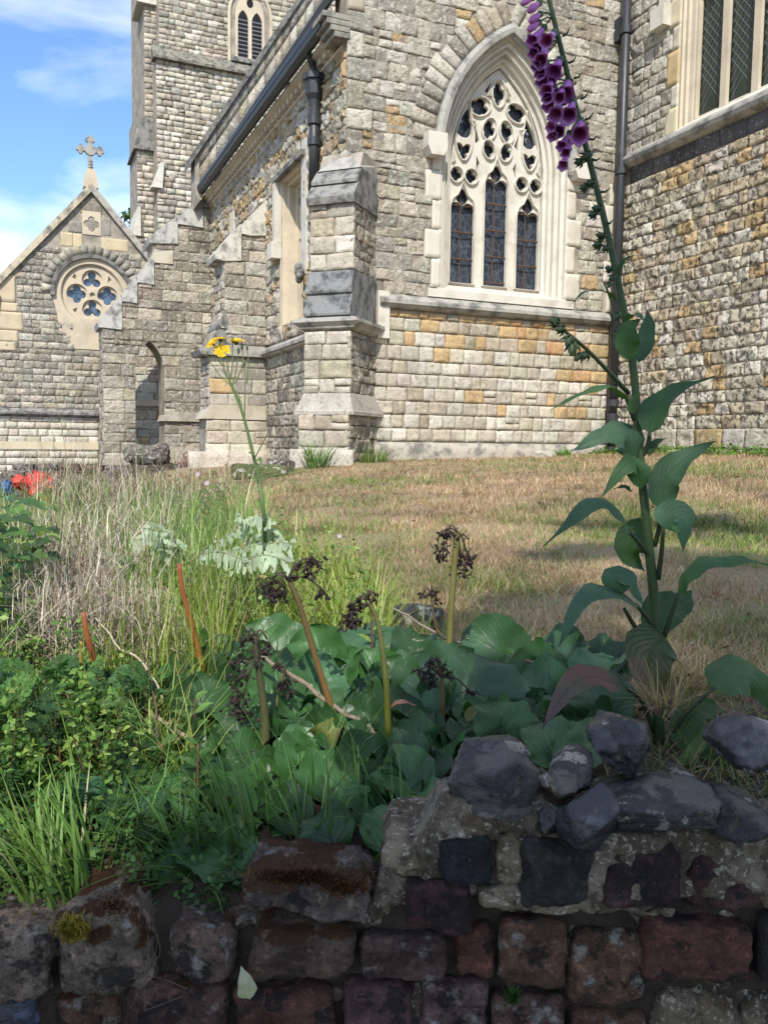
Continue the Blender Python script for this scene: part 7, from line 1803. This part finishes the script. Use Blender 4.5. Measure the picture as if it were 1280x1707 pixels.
# bare twigs
def twig(pts, d0, d1, r_, col, lab):
    P = spline([at(x, y, d) for (x, y), d in zip(pts, np.linspace(d0, d1, len(pts)))], 20); org = P[0].copy(); q = MB(); W2 = P-org+.003*fbm(P*30, 2)[:, None]
    q.tube(W2, r_, 7, col)
    for k in (6, 11, 15):
        d_ = np.array((rng.uniform(-1, 1), -.2, rng.uniform(-.3, 1)))*.02; q.tube([W2[k], W2[k]+d_], [r_[0]*.4, r_[0]*.15] if isinstance(r_, list) else r_*.4, 5, col)
    o = q.build('twig', M_dry); o.location = org; tag(o, lab, 'twig', 'fallen twigs over the bed')
twig([(165, 1118), (215, 1160), (260, 1195), (315, 1232)], 1.45, 1.3, [.003, .0045, .0035], (.36, .29, .21), 'pale thick twig slanting through the left bed')
twig([(425, 1085), (480, 1125), (560, 1175), (640, 1235)], 1.42, 1.3, [.003, .004, .003], (.22, .17, .12), 'brown twig slanting across the middle of the bergenia')
twig([(655, 1015), (700, 1040), (740, 1060), (790, 1082)], 1.8, 1.65, [.002, .003, .002], (.25, .20, .15), 'thin twig lying at the back edge of the bergenia')
twig([(880, 1098), (905, 1108), (935, 1118)], 1.55, 1.5, [.003, .004, .003], (.18, .12, .09), 'short stub of twig between the right-hand bergenia leaves')
twig([(240, 1080), (255, 1150), (262, 1220), (272, 1290)], 1.35, 1.25, [.0012, .002, .002], (.10, .07, .05), 'dark upright twig crossing the pale one')
twig([(160, 1030), (200, 1075), (240, 1110), (280, 1165)], 1.5, 1.4, [.0012, .002, .0015], (.45, .38, .28), 'thin straw-coloured twig above the pale thick one')
# wispy weeds in front of the church on the lawn edge
for (x, y0, x1, y1, d, lab) in ((530, 910, 495, 845, 3.3, 'thin wild stem leaning left in front of the mown lawn'), (560, 905, 560, 790, 3.6, 'upright thin wild stem alone in front of the mown lawn'), (233, 900, 238, 740, 3.0, 'tallest thin wild stem, rising before the pierced buttress'), (120, 760, 100, 690, 5.0, 'fine grass stem against the wall of the gable wing'), (248, 900, 252, 795, 3.4, 'thin wild stem just right of the tallest one')):
    b = at(x, y0, d); b[2] = gz(b[0], b[1]); t = at(x1, y1, d); org = b.copy(); q = MB(); q.tube(spline([b-org, (b+t)/2-org+np.array((.01, 0, 0)), t-org], 8), [.0024, .001], 5, (.13, .18, .06))
    for k in range(9):
        c = (t-b)*rng.uniform(.4, 1); a = rng.uniform(0, 6.28); q.tube([c, c+np.array((math.cos(a), math.sin(a), 1.2))*.015], [.0012, .0005], 4, (.13, .18, .06))
    o = q.build('wild_grass', M_stem); o.location = org; tag(o, lab, 'wild grass')
# little pale flowers
for (x, y, d, lab) in ((38, 1067, 1.65, 'pale lilac flower at the left edge, the left one of a pair'), (52, 1075, 1.65, 'pale lilac flower at the left edge, the right one of a pair'), (384, 1262, 1.25, 'tiny pale flower above the shaded grass tuft'), (512, 1218, 1.4, 'tiny pale flower among the bergenia leaves'), (566, 893, 2.6, 'tiny lilac flower against the mown lawn'), (330, 790, 4.6, 'tiny lilac flower before the bark mulch'), (345, 805, 4.4, 'tiny lilac flower just below the one before the mulch')):
    q = MB(); c = np.zeros(3)
    for j in range(5):
        a = j*1.256+.3; e_ = np.array((math.cos(a), -.3, math.sin(a)))*.0028*d; w_ = np.array((-math.sin(a), 0, math.cos(a)))*.0013*d; q.add([c-w_*.3, c+w_*.3, c+e_+w_, c+e_-w_], [(0, 1, 2, 3)], (.62, .52, .62))
    q.tube([c, c+np.array((.004, .004, -.03))], .0008, 4, (.1, .15, .05))
    o = q.build('wildflower', M_yel); o.location = at(x, y, d); tag(o, lab, 'flower', 'tiny lilac wildflowers')
# fallen leaf resting in a brick joint, roots trailing down the bricks
P_, Fc, UV, C_ = leaf_geo([at(415, 1665, .925), at(410, 1640, .92), at(402, 1610, .93)], .022, 'ovate', face=.9, cup=.15, col=(.42, .42, .28))
o = link('fallen_leaf', new_mesh('fallen_leaf', P_, Fc, M_wleaf, C_, UV, True)); tag(o, 'pale yellow fallen leaf stuck in a joint of the brick wall', 'leaf')
q = MB()
for k in range(5):
    x = rng.normal(256, 7); P_ = [at(x+rng.normal(0, 6)+k2*rng.normal(0, 5), 1560+k2*30+rng.normal(0, 4), .935) for k2 in range(5)]; q.tube(spline(P_, 12), .0003, 4, (.16, .12, .08))
tag(q.build('dry_roots', M_dry, None), 'fine dry roots trailing down the joint between two left bricks', 'roots')
# dead leaf litter under the bed plants
n = 1600; y = rng.uniform(1.02, 1.7, n); x = rng.uniform(-.6, .9, n)
tag(Pile().add(*leaflets(np.stack([x, y, gz(x, y)+.006], -1), .022, mixcol(n, ((.12, .07, .04), 2), ((.07, .045, .03), 2), ((.2, .13, .08), 1)), .4)).build('leaf_litter', M_dry), kind='stuff')
# ================================================================== TREES
M_bark = mat('bark', (.10, .08, .06), .95, attr=False, layers=[((.05, .04, .03), 8, .45, .6, .8, 8)], bump=[(20, .8, .03)])
M_tleaf = mat('tree_leaf', (1, 1, 1), .5, trans=.25)
def tree(name, base, lab, blobs, nleaf, size, cols, trunk_r=.25, grp=None):
    """blobs: crown masses (x, y, z, rx, ry, rz, share) in world metres"""
    base = np.array(base, float); e = empty(name, base); tag(e, lab, 'tree', grp)
    q = MB(); cen = np.mean([b[:3] for b in blobs], 0)
    top = np.array((base[0], base[1], cen[2])); q.tube(spline([(0, 0, -.2), (0, 0, (cen[2]-base[2])*.4), (cen-base)*np.array((.5, .5, .9))], 10), [trunk_r, trunk_r*.7, trunk_r*.4], 10)
    tr = q.build('trunk', M_bark, e, True)
    q = MB()
    for b in blobs:
        f = (cen-base)*np.array((.3, .3, .5)); t_ = np.array(b[:3])-base; q.tube(spline([f, (f+t_)/2+rng.normal(0, .2, 3), t_], 8), [trunk_r*.4, trunk_r*.12], 7)
    tag(q.build('limbs', M_bark, e, True), kind='stuff')
    Pl = []
    tot = sum(b[6] for b in blobs)
    for b in blobs:
        n = int(nleaf*b[6]/tot); nc = max(8, n//55)
        c = rng.normal(0, 1, (nc, 3)); c /= np.linalg.norm(c, axis=1)[:, None]; c *= rng.uniform(.25, 1, (nc, 1))**.5
        k = rng.integers(0, nc, n); p = c[k]*np.array(b[3:6])+rng.normal(0, .11, (n, 3))*np.mean(b[3:6])
        Pl.append(p+np.array(b[:3])-base)
    Pl = np.vstack(Pl)
    o = Pile().add(*leaflets(Pl, size, mixcol(len(Pl), *cols), 1.)).build('crown', M_tleaf, e); tag(o, kind='stuff'); return e
TG = (((.04, .085, .02), 2), ((.07, .13, .03), 2), ((.10, .17, .04), 1))
c1 = at(218, 385, 33); tree('far_tree', (c1[0], 33, .4), 'distant tree showing between the gable and the tower', [(c1[0]+.3, 33, c1[2]-.6, 1.2, 1.2, 1.5, 1), (c1[0]-.3, 33, c1[2]-2.5, 1.5, 1.5, 1.8, 1)], 2600, .22, TG, .2)
c2 = at(-38, 425, 30); tree('edge_tree', (c2[0]-1.5, 30, .4), 'tree whose twigs just enter at the left edge above the gable wing', [(c2[0]-.6, 30, c2[2], 1.3, 1.2, .9, 1), (c2[0]-2.2, 30, c2[2]-1, 2, 1.5, 2, 2)], 3000, .17, TG, .2)
c3 = at(-25, 560, 27); tree('dark_shrub_tree', (c3[0]-.8, 27, .4), 'dark green bush behind the left corner of the gable wing', [(c3[0]-.4, 27, c3[2]+.2, 1.3, 1., 1.6, 1), (c3[0]-.8, 27, c3[2]-1.8, 1.5, 1., 1.8, 1)], 5200, .16, (((.02, .05, .015), 2), ((.04, .09, .02), 2)), .15)
# the trees behind the photographer that shade the wall and the foreground
SD = np.array(SUN_DIR)
def over(x, y, rx, ry, rz, sh, h=6.4, z=1.0):
    """a crown mass that throws its shade round this spot"""
    p = np.array((x, y, z))-SD*((h-z)/-SD[2]); return (p[0], p[1], p[2], rx, ry, rz, sh)
tree('shade_tree', (3.6, -7.0, 0), 'broad street tree behind the viewer to the right', [over(.45, .95, .55, .40, .35, 2.6, 6.0), over(.75, 1.25, .55, .42, .35, 2.2, 6.4), over(1.6, 1.3, .9, .6, .4, 3.4, 6.6), over(2.9, 1.4, 1.1, .8, .5, 3.6, 7),
     over(.55, 2.05, .42, .35, .2, .8, 6.8), over(1.5, 2.5, .8, .5, .25, 1.4, 7), over(2.7, 3.3, 1.1, .6, .3, 1.4, 7.4), over(1.5, 3.9, .7, .2, .15, .42, 7.4), over(3.0, 5.0, .9, .2, .15, .45, 8), over(.9, 3.1, .4, .2, .15, .25, 7.2), over(4, 2.2, 1.2, .9, .6, 2.4, 7.4), over(4.6, -.6, 1.6, 1.3, .8, 3, 7.5)], 50000, .13, TG, .3)
tree('shade_tree', (-3.2, -9.5, 0), 'broad street tree behind the viewer to the left', [over(.05, .62, .45, .30, .22, 2.6, 6.0), over(-.6, .42, .6, .30, .22, 2.6, 6.2), over(-1.5, .25, .9, .38, .25, 3, 6.4), over(-.5, -.3, 1.4, .7, .6, 4, 6.3), over(-2.8, -.3, 1.6, 1.0, .7, 4, 6.8)], 32000, .13, TG, .3)
